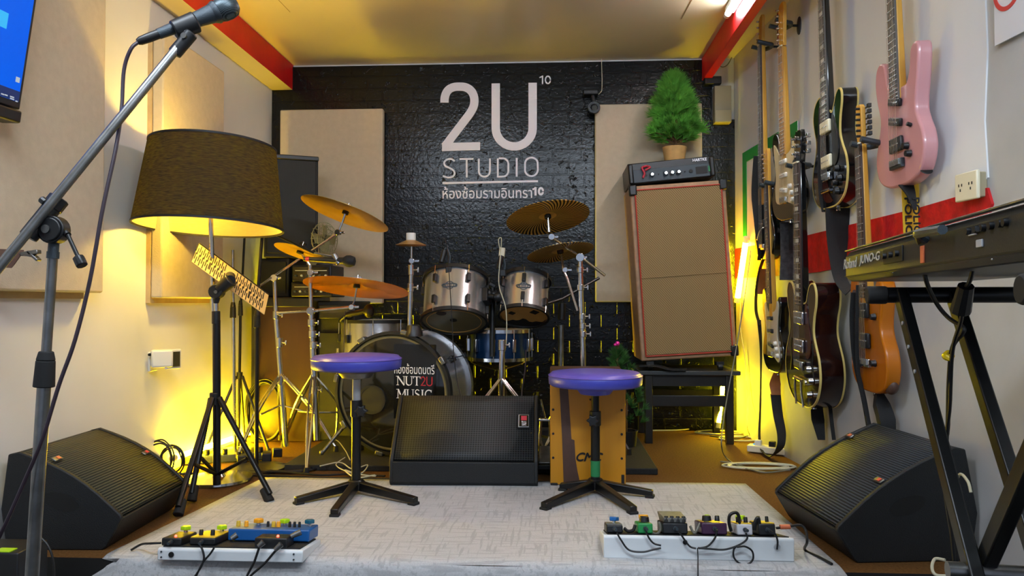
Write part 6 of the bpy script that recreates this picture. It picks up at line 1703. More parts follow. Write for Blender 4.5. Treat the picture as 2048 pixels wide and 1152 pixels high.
b = MB(); b.tube([p2, p0, at(590, 488, Y-0.03)-base, p1], 0.0055, 8, 1); b.build('boom_arm', M['blackm'], t)
b = MB(); b.cyl(p0-V((0, 0.014, 0)), p0+V((0, 0.014, 0)), 0.016); b.build('swivel_joint', M['black'], t)
MB().lathe([(0, 0), (0.13, 0), (0.13, 0.012), (0.02, 0.022), (0, 0.022)], 32).build('base', M['blackm'], t)
c0_, c1_ = at(672, 508, Y-0.06)-base, at(678, 528, Y-0.06)-base
b = MB(); b.cyl(c0_-V((0.01, 0, 0)), c1_, 0.012, 0.014); b.cyl(p1, at(676, 514, Y-0.055)-base, 0.005); b.build('clip', M['steel'], t, bevel=0.002)
q0, q1 = at(608, 518, Y-0.055), at(712, 523, Y-0.06)
mm = thing('microphone', 'black ball microphone held level above the bronze cymbal', 'microphone', q0)
dd = (q1-q0).normalized(); Lq = (q1-q0).length; q = V((0, 0, 1)).rotation_difference(dd)
MB().lathe([(0, 0), (0.009, 0), (0.010, Lq*0.1), (0.016, Lq*0.74), (0.017, Lq*0.76), (0, Lq*0.76)], 20).build('handle', M['black'], mm, None, q)
MB().lathe([(0.017, Lq*0.03), (0.0175, Lq*0.12)], 20).build('red_band', M['redletter'], mm, None, q) if False else MB().lathe([(0.0105, Lq*0.04), (0.0112, Lq*0.04), (0.0118, Lq*0.11), (0.011, Lq*0.11)], 20, closed=True).build('red_band', M['redletter'], mm, None, q)
MB().lathe([(0.017, Lq*0.76), (0.026, Lq*0.82), (0.027, Lq*0.89), (0.02, Lq*0.97), (0, Lq)], 22).build('foam_head', M['rubber'], mm, None, q)

# black stand on the right behind the toms, with short boom
Y = 4.18
base = V((at(1122, 870, Y).x, Y, ZD))
t = thing('microphone_stand', 'black microphone stand at wall right of rack toms', 'stand', base, 0, 'slim stands in the left corner' if False else None)
MB().cyl((0, 0, 0.02), at(1122, 650, Y)-base, 0.0145).build('lower_tube', M['steel'], t)
MB().cyl(at(1123, 640, Y)-base, at(1124, 606, Y)-base, 0.021, n=16).build('clutch', M['black'], t, bevel=0.003)
b = MB(); b.tube([at(1092, 608, Y-0.06)-base, at(1124, 598, Y)-base, at(1198, 556, Y+0.1)-base], 0.009, 8, 1); b.build('boom_arm', M['blackm'], t)
MB().box(at(1110, 575, Y)-base, (0.15, 0.05, 0.012)).build('flat_holder', M['black'], t, bevel=0.003)
MB().cyl(at(1124, 606, Y)-base, at(1124, 577, Y)-base, 0.007).build('upper_tube', M['blackm'], t)
MB().lathe([(0, 0), (0.12, 0), (0.12, 0.012), (0.02, 0.022), (0, 0.022)], 32).build('base', M['blackm'], t)

# drum microphones on the toms
def gooseneck(label, p, pts, Y, cable):
    o = at(*p, Y)
    t = thing('drum_microphone', label, 'microphone', o, 0, 'small drum microphones')
    b = MB(); b.box((0, 0, 0.0), (0.03, 0.04, 0.035)); b.build('rim_clamp', M['black'], t, bevel=0.004)
    b = MB(); b.tube([at(a, c, Y)-o for a, c in pts], 0.006, 8, 5); b.build('gooseneck', M['mica'], t)
    q = at(*pts[-1], Y)-o
    b = MB(); b.cyl(q+V((0.008, 0, 0.02)), q-V((0.006, 0.02, 0.045)), 0.014, 0.012, n=14); b.build('capsule', M['black'], t, bevel=0.003)
    tag(MB().tube([at(*c, Y-0.02) if len(c) == 2 else at(*c) for c in cable[0]], 0.0024, 6).build('microphone_cable', M[cable[1]]), cable[2], 'cable')
gooseneck('gooseneck drum microphone clipped over larger left rack tom', (898, 540), [(896, 536), (900, 515), (893, 496), (886, 508)], 3.76, ([(889, 478), (895, 500, 3.72), (899, 560, 3.62), (904, 640, 3.60), (907, 700, 3.58), (914, 760, 3.55), (925, 800, 3.5)], 'cable', 'thin black cable hanging down in front of left rack tom'))
gooseneck('squat drum microphone clipped over smaller right rack tom', (1006, 546), [(1008, 542), (1010, 528), (1004, 512), (1000, 520)], 3.80, ([(1000, 500), (997, 480), (1003, 478), (1000, 520, 3.70), (998, 570, 3.68), (1012, 620, 3.66), (1012, 690, 3.64), (1004, 712, 3.62)], 'cablewhite', 'pale cable hanging between the rack toms'))
o = at(1004, 505, 3.81); b = MB(); b.box((0, 0, 0), (0.03, 0.03, 0.05)); 
tag(b.build('cable_plug', M['cream'], None, o, (0, 0.1, 0), bevel=0.004), 'cream plug standing above the right tom microphone', 'plug')
o = at(738, 622, 3.86)
t = thing('drum_microphone', 'black drum microphone under the bronze cymbal', 'microphone', o, 0, 'small drum microphones')
MB().sphere((0, 0, 0), 0.03, 16, (1.0, 1, 1.2)).build('capsule', M['black'], t)
b = MB(); b.cyl((-0.02, 0, 0.0), (-0.12, 0.02, -0.02), 0.014); b.build('body', M['black'], t); b = MB(); b.tube([(-0.12, 0.02, -0.02), (-0.16, 0.04, -0.05), (-0.15, 0.06, -0.06)], 0.006, 6); b.build('clip', M['mica'], t)

# ================================================================== stacked gear in the left back corner
Y = 4.04
c0, c1 = at(505, 880, Y), at(624, 880, Y); zt = at(560, 594, Y).z
gc = thing('speaker_cabinet', 'dark varnished cabinet lit yellow at the left back corner', 'cabinet', ((c0.x+c1.x)/2, Y, 0.0), math.radians(4))
w = c1.x-c0.x
MB().box((0, 0.21, zt/2), (w, 0.40, zt)).build('cabinet', M['darkwood'], gc, bevel=0.006)
MB().box((-w/2+0.014, -0.003, zt/2), (0.03, 0.03, zt)).build('corner_trim', M['black'], gc, bevel=0.004)
MB().box((0, -0.002, zt-0.03), (w, 0.03, 0.05)).build('top_rail', M['black'], gc, bevel=0.004)
d0, d1 = at(628, 880, Y+0.02), at(704, 880, Y+0.02); z2 = at(660, 602, Y).z; w2 = d1.x-d0.x
g2c = thing('speaker_cabinet', 'black cabinet behind second cymbal stand beside the varnished one', 'cabinet', ((d0.x+d1.x)/2, Y+0.06, 0.0), 0)
MB().box((0, 0.19, z2/2), (w2, 0.36, z2)).build('cabinet', M['cab'], g2c, bevel=0.006)
MB().box((0, -0.002, z2*0.42), (w2-0.04, 0.02, z2*0.7)).build('grille', M['mesh'], g2c)
MB().box((0, -0.003, z2-0.06), (w2-0.03, 0.02, 0.075)).build('control_strip', M['black'], g2c, bevel=0.004)
MB().box((0.0, -0.014, z2-0.05), (w2*0.72, 0.004, 0.03)).build('glossy_panel', M['glass'], g2c)
# amplifiers stacked on top
def amp(label, x0, x1, y0, y1, Y, base_z, knobs):
    a, c = at(x0, y1, Y), at(x1, y0, Y); h = c.z-a.z
    t = thing('amplifier_head', label, 'amplifier', ((a.x+c.x)/2, Y, base_z), 0, 'amplifiers on the left cabinets')
    w = c.x-a.x
    MB().box((0, 0.13, h/2), (w, 0.25, h)).build('case', M['black'], t, bevel=0.006)
    fp = MB().box((0, 0.002, h*0.5), (w*0.9, 0.012, h*0.72)).build('front_panel', M['sticker'], t)
    for k in range(knobs):
        MB().cyl((w*(-0.38+0.76*k/(knobs-1)), -0.004, h*0.36), (w*(-0.38+0.76*k/(knobs-1)), -0.016, h*0.36), 0.006).build('knob', M['grey_ink'] if k % 2 else M['mica'], fp)
    MB().box((0, -0.005, h*0.66), (w*0.8, 0.002, 0.004)).build('white_line', M['grey_ink'], fp)
    return h, w
h1, _ = amp('black amplifier with knobs, lower of two beside speaker stack', 581, 664, 569, 599, Y-0.02, max(zt, z2)+0.0005, 7)
h2, _ = amp('black amplifier with knobs, upper one below the small fan', 583, 662, 534, 568, Y-0.02, max(zt, z2)+h1+0.001, 6)
# speakers
a, c = at(524, 593, Y), at(578, 516, Y)
sb_ = thing('subwoofer', 'black box speaker under the tall corner loudspeaker', 'speaker', ((a.x+c.x)/2-0.02, Y+0.02, zt+0.0005), 0)
w = c.x-a.x+0.02; h = c.z-zt
MB().box((0, 0.16, h/2), (w, 0.30, h)).build('cabinet', M['cab'], sb_, bevel=0.006)
MB().box((0, 0.006, h/2), (w-0.03, 0.014, h-0.04)).build('grille', M['mesh'], sb_)
a = at(541, 506, Y); top_ = at(543, 309, Y)
hs_ = top_.z-(zt+h)
sp = thing('loudspeaker', 'tall black loudspeaker behind lamp shade on the corner stack', 'speaker', (a.x-0.03, Y-0.02, zt+h+0.001), math.radians(24))
MB().prism([(0, 0.0), (0.29, 0.0), (0.25, 0.24), (0.04, 0.24)], 0, hs_, 'xy').build('cabinet', M['cab'], sp, bevel=0.008)
MB().box((0.145, -0.004, hs_/2), (0.262, 0.014, hs_-0.05)).build('grille', M['mesh'], sp, bevel=0.004)
MB().box((0.145, 0.0, hs_-0.012), (0.29, 0.03, 0.026)).build('top_trim', M['black'], sp, bevel=0.005)
# little fan
fo = at(645, 533, Y+0.06)
fz = max(zt, z2)+h1+h2+0.0015
fn = thing('desk_fan', 'small pale caged fan turned edge on above amplifiers', 'fan', (fo.x+0.0, Y+0.10, fz), math.radians(62))
cz_ = at(646, 478, Y+0.06).z-fz
rf = 0.098
MB().lathe([(0, 0), (0.05, 0), (0.045, 0.012), (0.012, 0.018), (0.010, 0.05), (0, 0.05)], 20).build('base', M['mica'], fn)
Tf = Matrix.Translation((0, 0, cz_)) @ Matrix.Rotation(PI/2, 4, 'X')
b = MB(); b.cyl((0, 0.03, 0.03), (0, 0.03, cz_), 0.008); b.T = Tf; b.cyl((0, 0, -0.05), (0, 0, 0.0), 0.03); b.build('motor', M['mica'], fn)
b = MB(); b.T = Tf
for z, rr in ((0.03, rf*0.55), (0.022, rf*0.8), (0.0, rf), (-0.02, rf*0.85)): b.tube([(rr*math.cos(2*PI*k/24), rr*math.sin(2*PI*k/24), z) for k in range(24)], 0.0018, 5, 1, True)
for k in range(20):
    a_ = 2*PI*k/20; u_ = (math.cos(a_), math.sin(a_))
    b.tube([(u_[0]*0.02, u_[1]*0.02, 0.034), (u_[0]*rf*0.55, u_[1]*rf*0.55, 0.03), (u_[0]*rf, u_[1]*rf, 0.0), (u_[0]*rf*0.85, u_[1]*rf*0.85, -0.02), (u_[0]*0.03, u_[1]*0.03, -0.03)], 0.0012, 4, 2)
b.build('cage', M['fanblade'], fn)
for k in range(4):
    b = MB(); b.T = Tf @ Matrix.Rotation(2*PI*k/4, 4, 'Z') @ Matrix.Rotation(0.4, 4, 'X'); b.box((0.045, 0, 0), (0.075, 0.055, 0.003)); b.build('blade', M['fanblade'], fn)

# ================================================================== pedal boards
def pboard(label, x0, x1, yb_, h, dep, hb):
    # the board rises towards the front of the stage: players stand behind it
    a, c = fl(x0, yb_, 0.008), fl(x1, yb_, 0.008); Yb = (a.y+c.y)/2
    w = c.x-a.x
    t = thing('pedal_board', label, 'pedal board', ((a.x+c.x)/2, Yb, 0.009), 0, 'white pedal boards')
    MB().prism([(0, 0), (0, h-0.006), (0.006, h), (dep, hb), (dep, 0)], -w/2, w/2, 'yz').build('case', M['pb_white'], t, bevel=0.003)
    f = lambda y: h+(hb-h)*y/dep
    b = MB(); b.hexa([V(q) for q in ((-w/2+0.012, 0.012, f(0.012)), (w/2-0.012, 0.012, f(0.012)), (w/2-0.012, dep-0.012, f(dep-0.012)), (-w/2+0.012, dep-0.012, f(dep-0.012)), (-w/2+0.012, 0.012, f(0.012)+0.004), (w/2-0.012, 0.012, f(0.012)+0.004), (w/2-0.012, dep-0.012, f(dep-0.012)+0.004), (-w/2+0.012, dep-0.012, f(dep-0.012)+0.004))]); b.build('hook_tape', M['strap'], t)
    return t, w, Yb
pr_, wr_, Yr = pboard('tall white pedal board at right edge of the rug', 1208, 1586, 1121, 0.068, 0.20, 0.022)
MB().cyl((wr_*0.408, -0.001, 0.044), (wr_*0.408, -0.005, 0.044), 0.009).build('hole_cap', M['grey_ink'], pr_)
b = MB(); b.prism([(-0.02, -0.0), (0.02, 0), (0.016, 0.006), (-0.016, 0.006)], -0.001, 0.0); 
MB().cyl((-wr_*0.07, -0.001, 0.052), (-wr_*0.07, -0.003, 0.052), 0.007).build('cable_hole', M['dark'], pr_)
pl_, wl_, Yl = pboard('slim white pedal board at left edge of the rug', 310, 608, 1124, 0.036, 0.17, 0.016)
MB().cyl((-wl_*0.40, -0.001, 0.018), (-wl_*0.40, -0.004, 0.018), 0.008).build('cable_hole', M['dark'], pl_)
for q in ((0.44, 0.026), (0.44, 0.010), (-0.47, 0.026), (-0.47, 0.010)): MB().cyl((wl_*q[0], -0.001, q[1]), (wl_*q[0], -0.003, q[1]), 0.0025).build('screw', M['mica'], pl_)
def pedal(label, x0, x1, ytop, Yp, zb_, dep, bodym, caps=(), knobs=(), led=None, tread=None, topm=None, kd_=0.02, jack=True, group='guitar effect pedals'):
    a, c = at(x0, ytop, Yp), at(x1, ytop, Yp); w = c.x-a.x; h = a.z-zb_
    t = thing('effect_pedal', label, 'effect pedal', ((a.x+c.x)/2, Yp, zb_), 0, group, rot=(-tiltb, 0, 0))
    MB().prism([(0, 0), (0.0, h), (dep, h*1.05), (dep, 0)], -w/2, w/2, 'yz').build('housing', M[bodym], t, bevel=0.004)
    if topm: MB().box((0, dep/2, h*1.03), (w*0.94, dep*0.94, 0.004)).build('top_face', M[topm], t, bevel=0.001)
    for (u_, v_, m_) in caps:
        cp = MB().lathe([(0, 0), (0.006, 0), (0.006, 0.012), (0, 0.012)], 14).build('foot_switch', M['chrome'], t, (w*u_, dep*v_, h+0.002))
        pts = [(0.014+0.002*math.cos(5*2*PI*k/20)) for k in range(20)]
        b = MB(); b.prism([(pts[k]*math.cos(2*PI*k/20), pts[k]*math.sin(2*PI*k/20)) for k in range(20)], 0.008, 0.020, 'xy'); b.build('switch_cap', M[m_], cp, bevel=0.002)
    for (u_, v_, r, m_) in knobs:
        MB().lathe([(0, 0), (r*1.1, 0), (r, 0.014), (r*0.8, 0.016), (0, 0.016)], 16).build('knob', M[m_], t, (w*u_, dep*v_, h*1.03+0.002))
    if led: MB().sphere((w*led, 0.014, h+0.003), 0.004, 10).build('led', M['led'], t)
    if tread:
        b = MB(); b.hexa([V(q) for q in ((-w*0.42, 0.0, h), (w*0.42, 0.0, h), (w*0.42, dep*0.9, h), (-w*0.42, dep*0.9, h), (-w*0.46, -0.004, h+0.014), (w*0.46, -0.004, h+0.014), (w*0.5, dep*0.95, h+0.028), (-w*0.5, dep*0.95, h+0.028))]); b.build('tread', M[tread], t, bevel=0.002)
    if jack:
        b = MB(); b.cyl((0, 0.001, h*0.5), (0, -0.006, h*0.5), 0.0065, n=12); b.cyl((0, -0.006, h*0.5), (0.002, -0.022, h*0.46), 0.0045, n=10); b.build('plug', M['mica'], t)
    return t, w, h
zr_ = 0.009+0.068+0.006; zl_ = 0.009+0.036+0.006
Yp = Yr+0.016
tiltb = math.atan(0.046/0.20)
zr_ -= 0.004
pedal('black pedal with blue cap leftmost on the right board', 1213, 1246, 1050, Yp, zr_, 0.11, 'black', [(0.0, 0.25, 'cap_blue')], topm='pedal_grey')
pedal('small green pedal with orange cap on the right board', 1276, 1306, 1047, Yp, zr_, 0.10, 'pedal_green', [(0.0, 0.5, 'cap_orange')], [(0.0, 0.25, 0.014, 'black')])
pedal('black pedal with ribbed grey tread on the right board', 1326, 1376, 1046, Yp, zr_, 0.125, 'black', tread='pedal_grey', knobs=[(q, 0.02, 0.006, 'dark') for q in (-0.35, -0.12, 0.12, 0.35)])
pedal('dark purple pedal with big black knob on the right board', 1404, 1455, 1046, Yp, zr_, 0.12, 'pedal_purple', knobs=[(-0.2, 0.3, 0.013, 'black'), (0.22, 0.3, 0.007, 'black'), (-0.05, 0.7, 0.008, 'cap_lime')])
pedal('grey white pedal with two dark knobs and lime cap', 1475, 1506, 1049, Yp, zr_, 0.11, 'pedal_white', [(0.1, 0.65, 'cap_lime')], [(-0.25, 0.3, 0.006, 'dark'), (0.25, 0.3, 0.006, 'dark')], topm='pedal_yellow')
pedal('black pedal with yellowish top rightmost on the right board', 1518, 1552, 1048, Yp, zr_, 0.11, 'black', topm='pedal_yellow', knobs=[(-0.2, 0.5, 0.005, 'dark'), (0.25, 0.4, 0.005, 'dark')])
Yp = Yl+0.014
tiltb = math.atan(0.020/0.17)
zl_ -= 0.004
pedal('black pedal with lit red light leftmost on the left board', 322, 362, 1076, Yp, zl_, 0.10, 'black', [(0.1, 0.75, 'cap_lime')], led=0.1)
pedal('black pedal with two knobs and yellow side on the left board', 378, 430, 1076, Yp+0.01, zl_, 0.11, 'black', [(0.25, 0.8, 'cap_lime')], [(-0.25, 0.3, 0.006, 'black'), (0.2, 0.3, 0.006, 'black')], topm='pedal_yellow')
pedal('wide blue pedal with three coloured caps on the left board', 455, 618, 1058, Yp+0.072, zl_-0.005, 0.09, 'pedal_blue', [(-0.21, 0.6, 'cap_orange'), (0.12, 0.6, 'cap_lime'), (0.43, 0.6, 'cap_teal')], [(-0.42, 0.3, 0.006, 'pedal_yellow'), (-0.32, 0.3, 0.006, 'cap_orange'), (-0.05, 0.3, 0.004, 'dark'), (0.02, 0.3, 0.006, 'pedal_yellow'), (0.08, 0.3, 0.006, 'cap_orange'), (0.22, 0.3, 0.004, 'dark'), (0.28, 0.3, 0.004, 'dark'), (0.34, 0.3, 0.004, 'dark')], jack=False)
pedal('low black pedal with glowing red light before the blue one', 508, 574, 1076, Yp-0.005, zl_, 0.06, 'black', led=0.16, jack=False)
# cables on the boards
def cable(label, pts, r=0.0028, m='cable', name='patch_cable', cat='cable', group=None, sm=7):
    return tag(MB().tube(pts, r, 7, sm).build(name, M[m]), label, cat, group)
Yc = Yr-0.012
def Q(*l): return [at(px, py, Yc-0.002*k) for k, (px, py) in enumerate(l)]
cable('black lead drooping from blue capped pedal over white board front', Q((1234, 1066), (1242, 1080), (1258, 1100), (1285, 1104), (1308, 1099), (1322, 1096)))
cable('black lead from green pedal down the white board', Q((1292, 1062), (1298, 1076), (1308, 1087), (1322, 1091)))
cable('black lead from treaded pedal into the cable hole', Q((1358, 1062), (1368, 1078), (1380, 1093), (1392, 1097)))
cable('black lead from purple pedal into the cable hole', Q((1434, 1060), (1430, 1076), (1416, 1092), (1398, 1097)))
cable('black lead from grey white pedal looping before the board', Q((1492, 1066), (1494, 1078), (1478, 1090), (1450, 1099), (1420, 1098), (1396, 1096)))
cable('small loop of black lead hanging on white board front', Q((1478, 1090), (1468, 1098), (1468, 1115), (1480, 1127), (1496, 1128), (1506, 1118), (1504, 1102), (1490, 1093), (1474, 1094)))
cable('short black lead from rightmost pedal into the white board', Q((1540, 1062), (1550, 1068), (1555, 1082), (1554, 1099)))
cable('thin black cord hanging from board hole down the rug edge', [at(1395, 1096, Yc-0.002), at(1396, 1115, Yc-0.01), at(1396, 1135, YE-0.035), at(1396, 1160, YE-0.045)], 0.0018)
cable('thick black lead leaving right board over rug corner', [at(1552, 1056, Yr+0.06), at(1572, 1054, Yr+0.06), at(1600, 1050, Yr+0.05), at(1612, 1062, Yr+0.04), at(1614, 1085, Yr+0.02), fl(1610, 1100, 0.014), fl(1640, 1115, 0.014), fl(1664, 1128, 0.014)], 0.004)
o = at(1568, 1054, Yr+0.06); 
tag(MB().cyl((-0.012, 0, 0), (0.018, 0, 0.001), 0.007).build('cable_plug', M['orange_tape'], None, o), 'orange taped plug at right end of the right board', 'plug')
b = MB()
cable('bent grey plug lead arching over the grey white pedal', [at(1462, 1062, Yr+0.03), at(1458, 1045, Yr+0.03), at(1460, 1030, Yr+0.03), at(1472, 1025, Yr+0.03), at(1478, 1035, Yr+0.03), at(1479, 1062, Yr+0.03)], 0.005)
cable('grey patch plugs between the green and treaded pedals', [at(1300, 1062, Yr+0.05), at(1312, 1068, Yr+0.045), at(1322, 1058, Yr+0.05), at(1318, 1044, Yr+0.06)], 0.004, 'cablegrey')
cable('black bent patch lead between blue capped and green pedals', [at(1248, 1056, Yr+0.05), at(1256, 1062, Yr+0.045), at(1266, 1060, Yr+0.045), at(1270, 1050, Yr+0.05)], 0.005)
cable('grey patch lead between treaded and purple pedals', [at(1380, 1052, Yr+0.05), at(1388, 1066, Yr+0.04), at(1394, 1060, Yr+0.04), at(1400, 1046, Yr+0.05)], 0.004, 'cablegrey')
cable('black patch plug standing between white and rightmost pedals', [at(1508, 1060, Yr+0.03), at(1510, 1046, Yr+0.03), at(1516, 1036, Yr+0.03), at(1519, 1050, Yr+0.03)], 0.006)
Yc = Yl-0.012
cable('thin lead leaving the left board toward the floor wedge', [at(322, 1086, Yl+0.03), at(300, 1087, Yl+0.03), fl(282, 1089, 0.03), fl(262, 1100, 0.014)], 0.0035)
cable('black lead drooping from left board pedals over the rug edge', Q((400, 1090), (405, 1100), (408, 1115), (404, 1130), (395, 1145), (385, 1160)), 0.003)
cable('second black lead drooping beside it over the rug edge', Q((428, 1096), (420, 1108), (408, 1122), (398, 1140), (388, 1162)), 0.003)
cable('black plugged lead from low pedal down to the stage edge', Q((520, 1090), (515, 1105), (508, 1125), (500, 1140), (490, 1160)), 0.0036)
cable('black slanting lead from low pedal crossing the rug edge', Q((560, 1092), (548, 1105), (528, 1128), (505, 1148), (492, 1162)), 0.0036)
for (x0, y0, x1, y1, lb_) in ((527, 1084, 517, 1093, 'grey round plug at left end of the low black pedal'), (563, 1088, 550, 1100, 'grey jack plug slanting from right of the low black pedal'), (602, 1064, 582, 1073, 'chrome jack plug at blue pedal front'), (474, 1070, 462, 1078, 'silver jack plug between the knobbed and blue pedals')):
    q0, q1 = at(x0, y0, Yl-0.01 if y0 > 1080 else Yl+0.05), at(x1, y1, Yl-0.015 if y0 > 1080 else Yl+0.04)
    tag(MB().cyl((0, 0, 0), q0-q1, 0.007, 0.009, n=12).build('jack_plug', M['steel'], None, q1), lb_, 'plug')

# ================================================================== cables and clutter on the floor
rnd = random.Random(21)
def coil(label, c, r, turns, m='cable', rr=0.004, sq=0.8, zb_=0.006, name='cable_coil', vertical=False, wob=0.12, group=None):
    pts = []
    for k in range(int(turns*14)):
        a = 2*PI*k/14; q = r*(1+wob*math.sin(a*0.37+c[0]*9)+0.05*rnd.uniform(-1, 1))
        if vertical: pts.append(V(c)+V((q*math.cos(a)*sq, 0.004*k/14-0.01, q*math.sin(a))))
        else: pts.append(V(c)+V((q*math.cos(a), q*math.sin(a)*sq, zb_+rr*0.7*(k/14)*0.5)))
    return cable(label, pts, rr, m, name, 'cable', group, 3)
def lay(label, pxl, z=0.006, r=0.0035, m='cable'):
    return cable(label, [fl(a, b_, z) for a, b_ in pxl], r, m, 'floor_cable')
# under the bass table and along the wall
lay('pale cable lying along the wall under the black table', [(1255, 862), (1300, 861), (1360, 860), (1395, 855), (1428, 845), (1445, 852)], 0.01, 0.004, 'cablewhite')
coil('tangle of grey cable under right end of black table', fl(1440, 868), 0.13, 4, 'cablegrey', 0.0035, 0.5)
coil('loose loop of yellowish cable at the right table leg', fl(1480, 880), 0.11, 2.5, 'cablewhite', 0.0035, 0.6)
lay('black cable running from table to the right wall sockets', [(1420, 872), (1470, 878), (1500, 872), (1530, 885), (1560, 890)], 0.01, 0.004)
coil('pale coiled cable on floor before the hanging strap', fl(1520, 936), 0.15, 4, 'cablewhite', 0.004, 0.42)
lay('pale cable end trailing left of the coiled cable', [(1441, 923), (1470, 927), (1500, 938), (1530, 945), (1580, 940)], 0.008, 0.004, 'cablegrey')
cable('thin dark cord dropping from behind bass cabinet to floor', [at(1502, 500, 4.1), at(1490, 590, 4.0), at(1472, 700, 3.9), at(1455, 790, 3.75), at(1446, 850, 3.6), at(1443, 890, 3.5), fl(1452, 915, 0.01), fl(1485, 935, 0.01), fl(1530, 944, 0.01)], 0.003, 'cablegrey', 'hanging_cable')
cable('thin pale cord along right corner down to the table', [at(1486, 560, 4.4), at(1480, 640, 4.4), at(1490, 720, 4.35), at(1495, 800, 4.3), at(1494, 850, 4.25), fl(1500, 872, 0.01)], 0.0025, 'cablewhite', 'hanging_cable')
cable('chrome wire rack bar behind the bass guitar strap', [at(1514, 480, 3.75), at(1520, 462, 3.75), at(1530, 455, 3.75), at(1550, 458, 3.75), at(1545, 430, 3.75)], 0.004, 'chrome', 'wire_hook', 'hook')
po = fl(1545, 908)
ps_ = thing('power_strip', 'pale extension socket strip on floor under hanging strap', 'power strip', (po.x, po.y, 0.004), -0.5)
MB().box((0, 0, 0.017), (0.24, 0.065, 0.034)).build('case', M['cream'], ps_, bevel=0.005)
for k in range(3): MB().box((-0.07+0.07*k, 0, 0.045), (0.032, 0.03, 0.03)).build('plug', M['black'] if k else M['white_plastic'], ps_, bevel=0.004)
MB().sphere((-0.09, -0.0, 0.036), 0.006, 10).build('switch_light', M['screen_light'], ps_)
po = fl(1590, 895)
ad = tag(MB().box((0, 0, 0.022), (0.13, 0.06, 0.04)).build('power_adapter', M['mica'], None, (po.x, po.y, 0.004), (0, 0, -0.4), bevel=0.006), 'dark grey power adapter beside strip at the right wall', 'adapter')
cable('black lead rising from the adapter behind right wedge', [fl(1600, 893, 0.03), at(1605, 870, 3.9), at(1614, 860, 3.9), at(1622, 868, 3.85), at(1626, 890, 3.8)], 0.0035)
cable('black lead curving behind right wedge at the wall', [at(1905, 1000, 2.2), at(1918, 950, 2.18), at(1935, 962, 2.1), at(1942, 985, 2.08)], 0.004, 'cablewhite')
# left side
for k, (px, py, rr, sq, lb_) in enumerate(((318, 915, 0.075, 1.0, 'upright black cable loops behind left wedge'), (345, 935, 0.06, 1.0, 'second upright cable loop behind left wedge'))):
    c = at(px, py, 3.2+0.05*k); c.z = rr+0.008
    coil(lb_, c, rr, 3.2, 'cable', 0.0035, 0.85, vertical=True)
coil('black cable coil lying flat behind left tripod feet', fl(575, 940), 0.13, 5, 'cable', 0.004, 0.6)
coil('black cable heap at foot of the left wedge', fl(365, 958), 0.12, 4, 'cable', 0.004, 0.6)
coil('black cable coil near lamp base beside the rug edge', fl(330, 968), 0.10, 3.5, 'cable', 0.004, 0.7)
c = at(530, 815, 3.8)
coil('tall black cable coil hanging against dark cabinet', at(530, 822, 3.98), 0.16, 6.5, 'cable', 0.005, 0.62, vertical=True, wob=0.05)
lay('black cable bundle along front of drum platform', [(505, 950), (580, 953), (650, 956), (720, 957), (780, 958)], 0.008, 0.006)
lay('second black cable along front of drum platform', [(500, 943), (570, 944), (640, 950), (700, 948), (770, 952)], 0.012, 0.005)
lay('pale tangled lead on the platform by the bass drum', [(640, 932), (680, 925), (705, 938), (735, 930), (720, 948), (690, 940), (712, 955), (750, 950)], ZD+0.005, 0.003, 'cablewhite')
lay('white lead curling on platform beside left stool column', [(690, 915), (672, 930), (700, 945), (745, 952), (752, 951)], ZD+0.006, 0.0025, 'cablewhite')
lay('thin pale lead crossing the brown floor at left', [(640, 905), (655, 892), (672, 880), (690, 900), (700, 920)], ZD+0.006, 0.0025, 'cablewhite')
cable('thin lead hanging from floor tom microphone', [at(690, 622, 3.75), at(688, 680, 3.75), at(686, 720, 3.75)], 0.0025, 'cablepurple', 'hanging_cable')
cable('thin dark red lead hanging right of the snare', [at(1052, 700, 3.95), at(1050, 740, 3.9), at(1044, 780, 3.88), at(1044, 815, 3.85)], 0.003, 'cablepurple', 'hanging_cable')
for px, py, lb_ in ((533, 925, 'black plug standing on floor by the left cabinet'), (555, 915, 'black square adapter on floor by the left cabinet'), (484, 930, 'small black plug beside the chrome stand foot')):
    p = fl(px, py)
    tag(MB().box((0, 0, 0.022), (0.045, 0.035, 0.044)).build('power_plug', M['black'], None, (p.x, p.y, 0.003), (0, 0, 0.4), bevel=0.005), lb_, 'plug')
p = fl(450, 925)
t = thing('power_strip', 'grey socket strip on floor along the left light tube', 'power strip', (p.x, p.y, 0.003), 0.35)
MB().box((0, 0, 0.02), (0.42, 0.055, 0.036)).build('case', M['mica'], t, bevel=0.005)
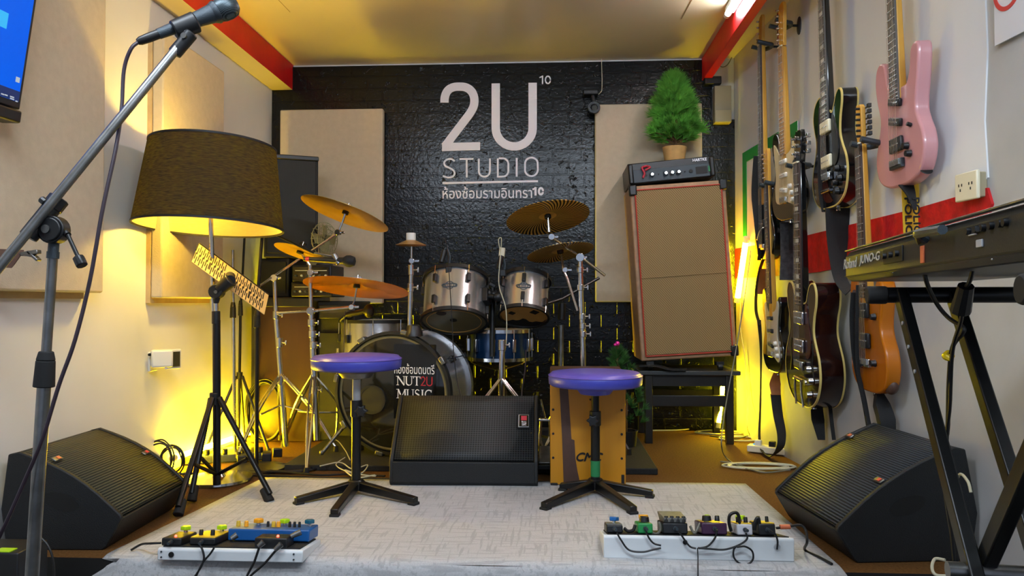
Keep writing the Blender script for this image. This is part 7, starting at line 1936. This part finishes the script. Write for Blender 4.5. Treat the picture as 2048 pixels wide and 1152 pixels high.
for k in range(5): MB().cyl((-0.16+0.08*k, 0, 0.038), (-0.16+0.08*k, 0, 0.062), 0.013, n=12).build('plug', M['black'], t, bevel=0.003)
# bass drum pedal hardware seen beside the wedge
p = at(1090, 905, 3.35)
t = thing('drum_pedal', 'chrome drum pedal between wedge monitor and cajon', 'drum hardware', (p.x, 3.42, ZD))
MB().box((0, 0, 0.012), (0.06, 0.22, 0.02)).build('base_plate', M['black'], t, bevel=0.003)
b = MB(); b.box((0, -0.02, 0.05), (0.055, 0.17, 0.01), Matrix.Rotation(0.25, 3, 'X')); b.build('foot_board', M['steel'], t, bevel=0.003)
b = MB(); b.cyl((-0.03, 0.09, 0.02), (-0.02, 0.09, 0.20), 0.007); b.cyl((0.03, 0.09, 0.02), (0.02, 0.09, 0.20), 0.007); b.cyl((-0.03, 0.09, 0.19), (0.03, 0.09, 0.19), 0.008); b.build('pedal_frame', M['chrome'], t)
b = MB(); b.cyl((0, 0.09, 0.19), (-0.02, 0.06, 0.29), 0.004); b.build('beater_rod', M['chrome'], t)
b = MB(); b.tube([(0.03, 0.0, 0.32), (0.045, 0.02, 0.30), (0.04, 0.03, 0.24), (0.02, 0.05, 0.2)], 0.006, 8); b.build('spring_arm', M['chrome'], t)
# small stage box at far left foreground
p = V((at(-14, 1105, 1.95).x, 1.95, ZF))
sbx = thing('stage_box', 'dark box with green light low at left edge', 'box', p)
zs_ = at(8, 1106, 1.95).z-ZF
MB().box((0, 0.06, zs_/2), (0.14, 0.12, zs_)).build('case', M['black'], sbx, bevel=0.004)
MB().box((0.02, 0.02, zs_+0.001), (0.045, 0.03, 0.003)).build('green_light', M['cap_lime'], sbx)
cable('thin black cord behind the front stand by left wedge', [at(75, 1070, 1.9), at(95, 1090, 1.9), at(106, 1120, 1.9), at(108, 1160, 1.9)], 0.003)
q = fl(1840, 1135, 0.006); 
cable('pale looped cord on stage edge beneath right wedge', [at(1890, 1120, 2.0), at(1870, 1118, 2.02), at(1864, 1135, 2.0), at(1872, 1150, 1.98), at(1900, 1152, 1.97)], 0.004, 'cablewhite')
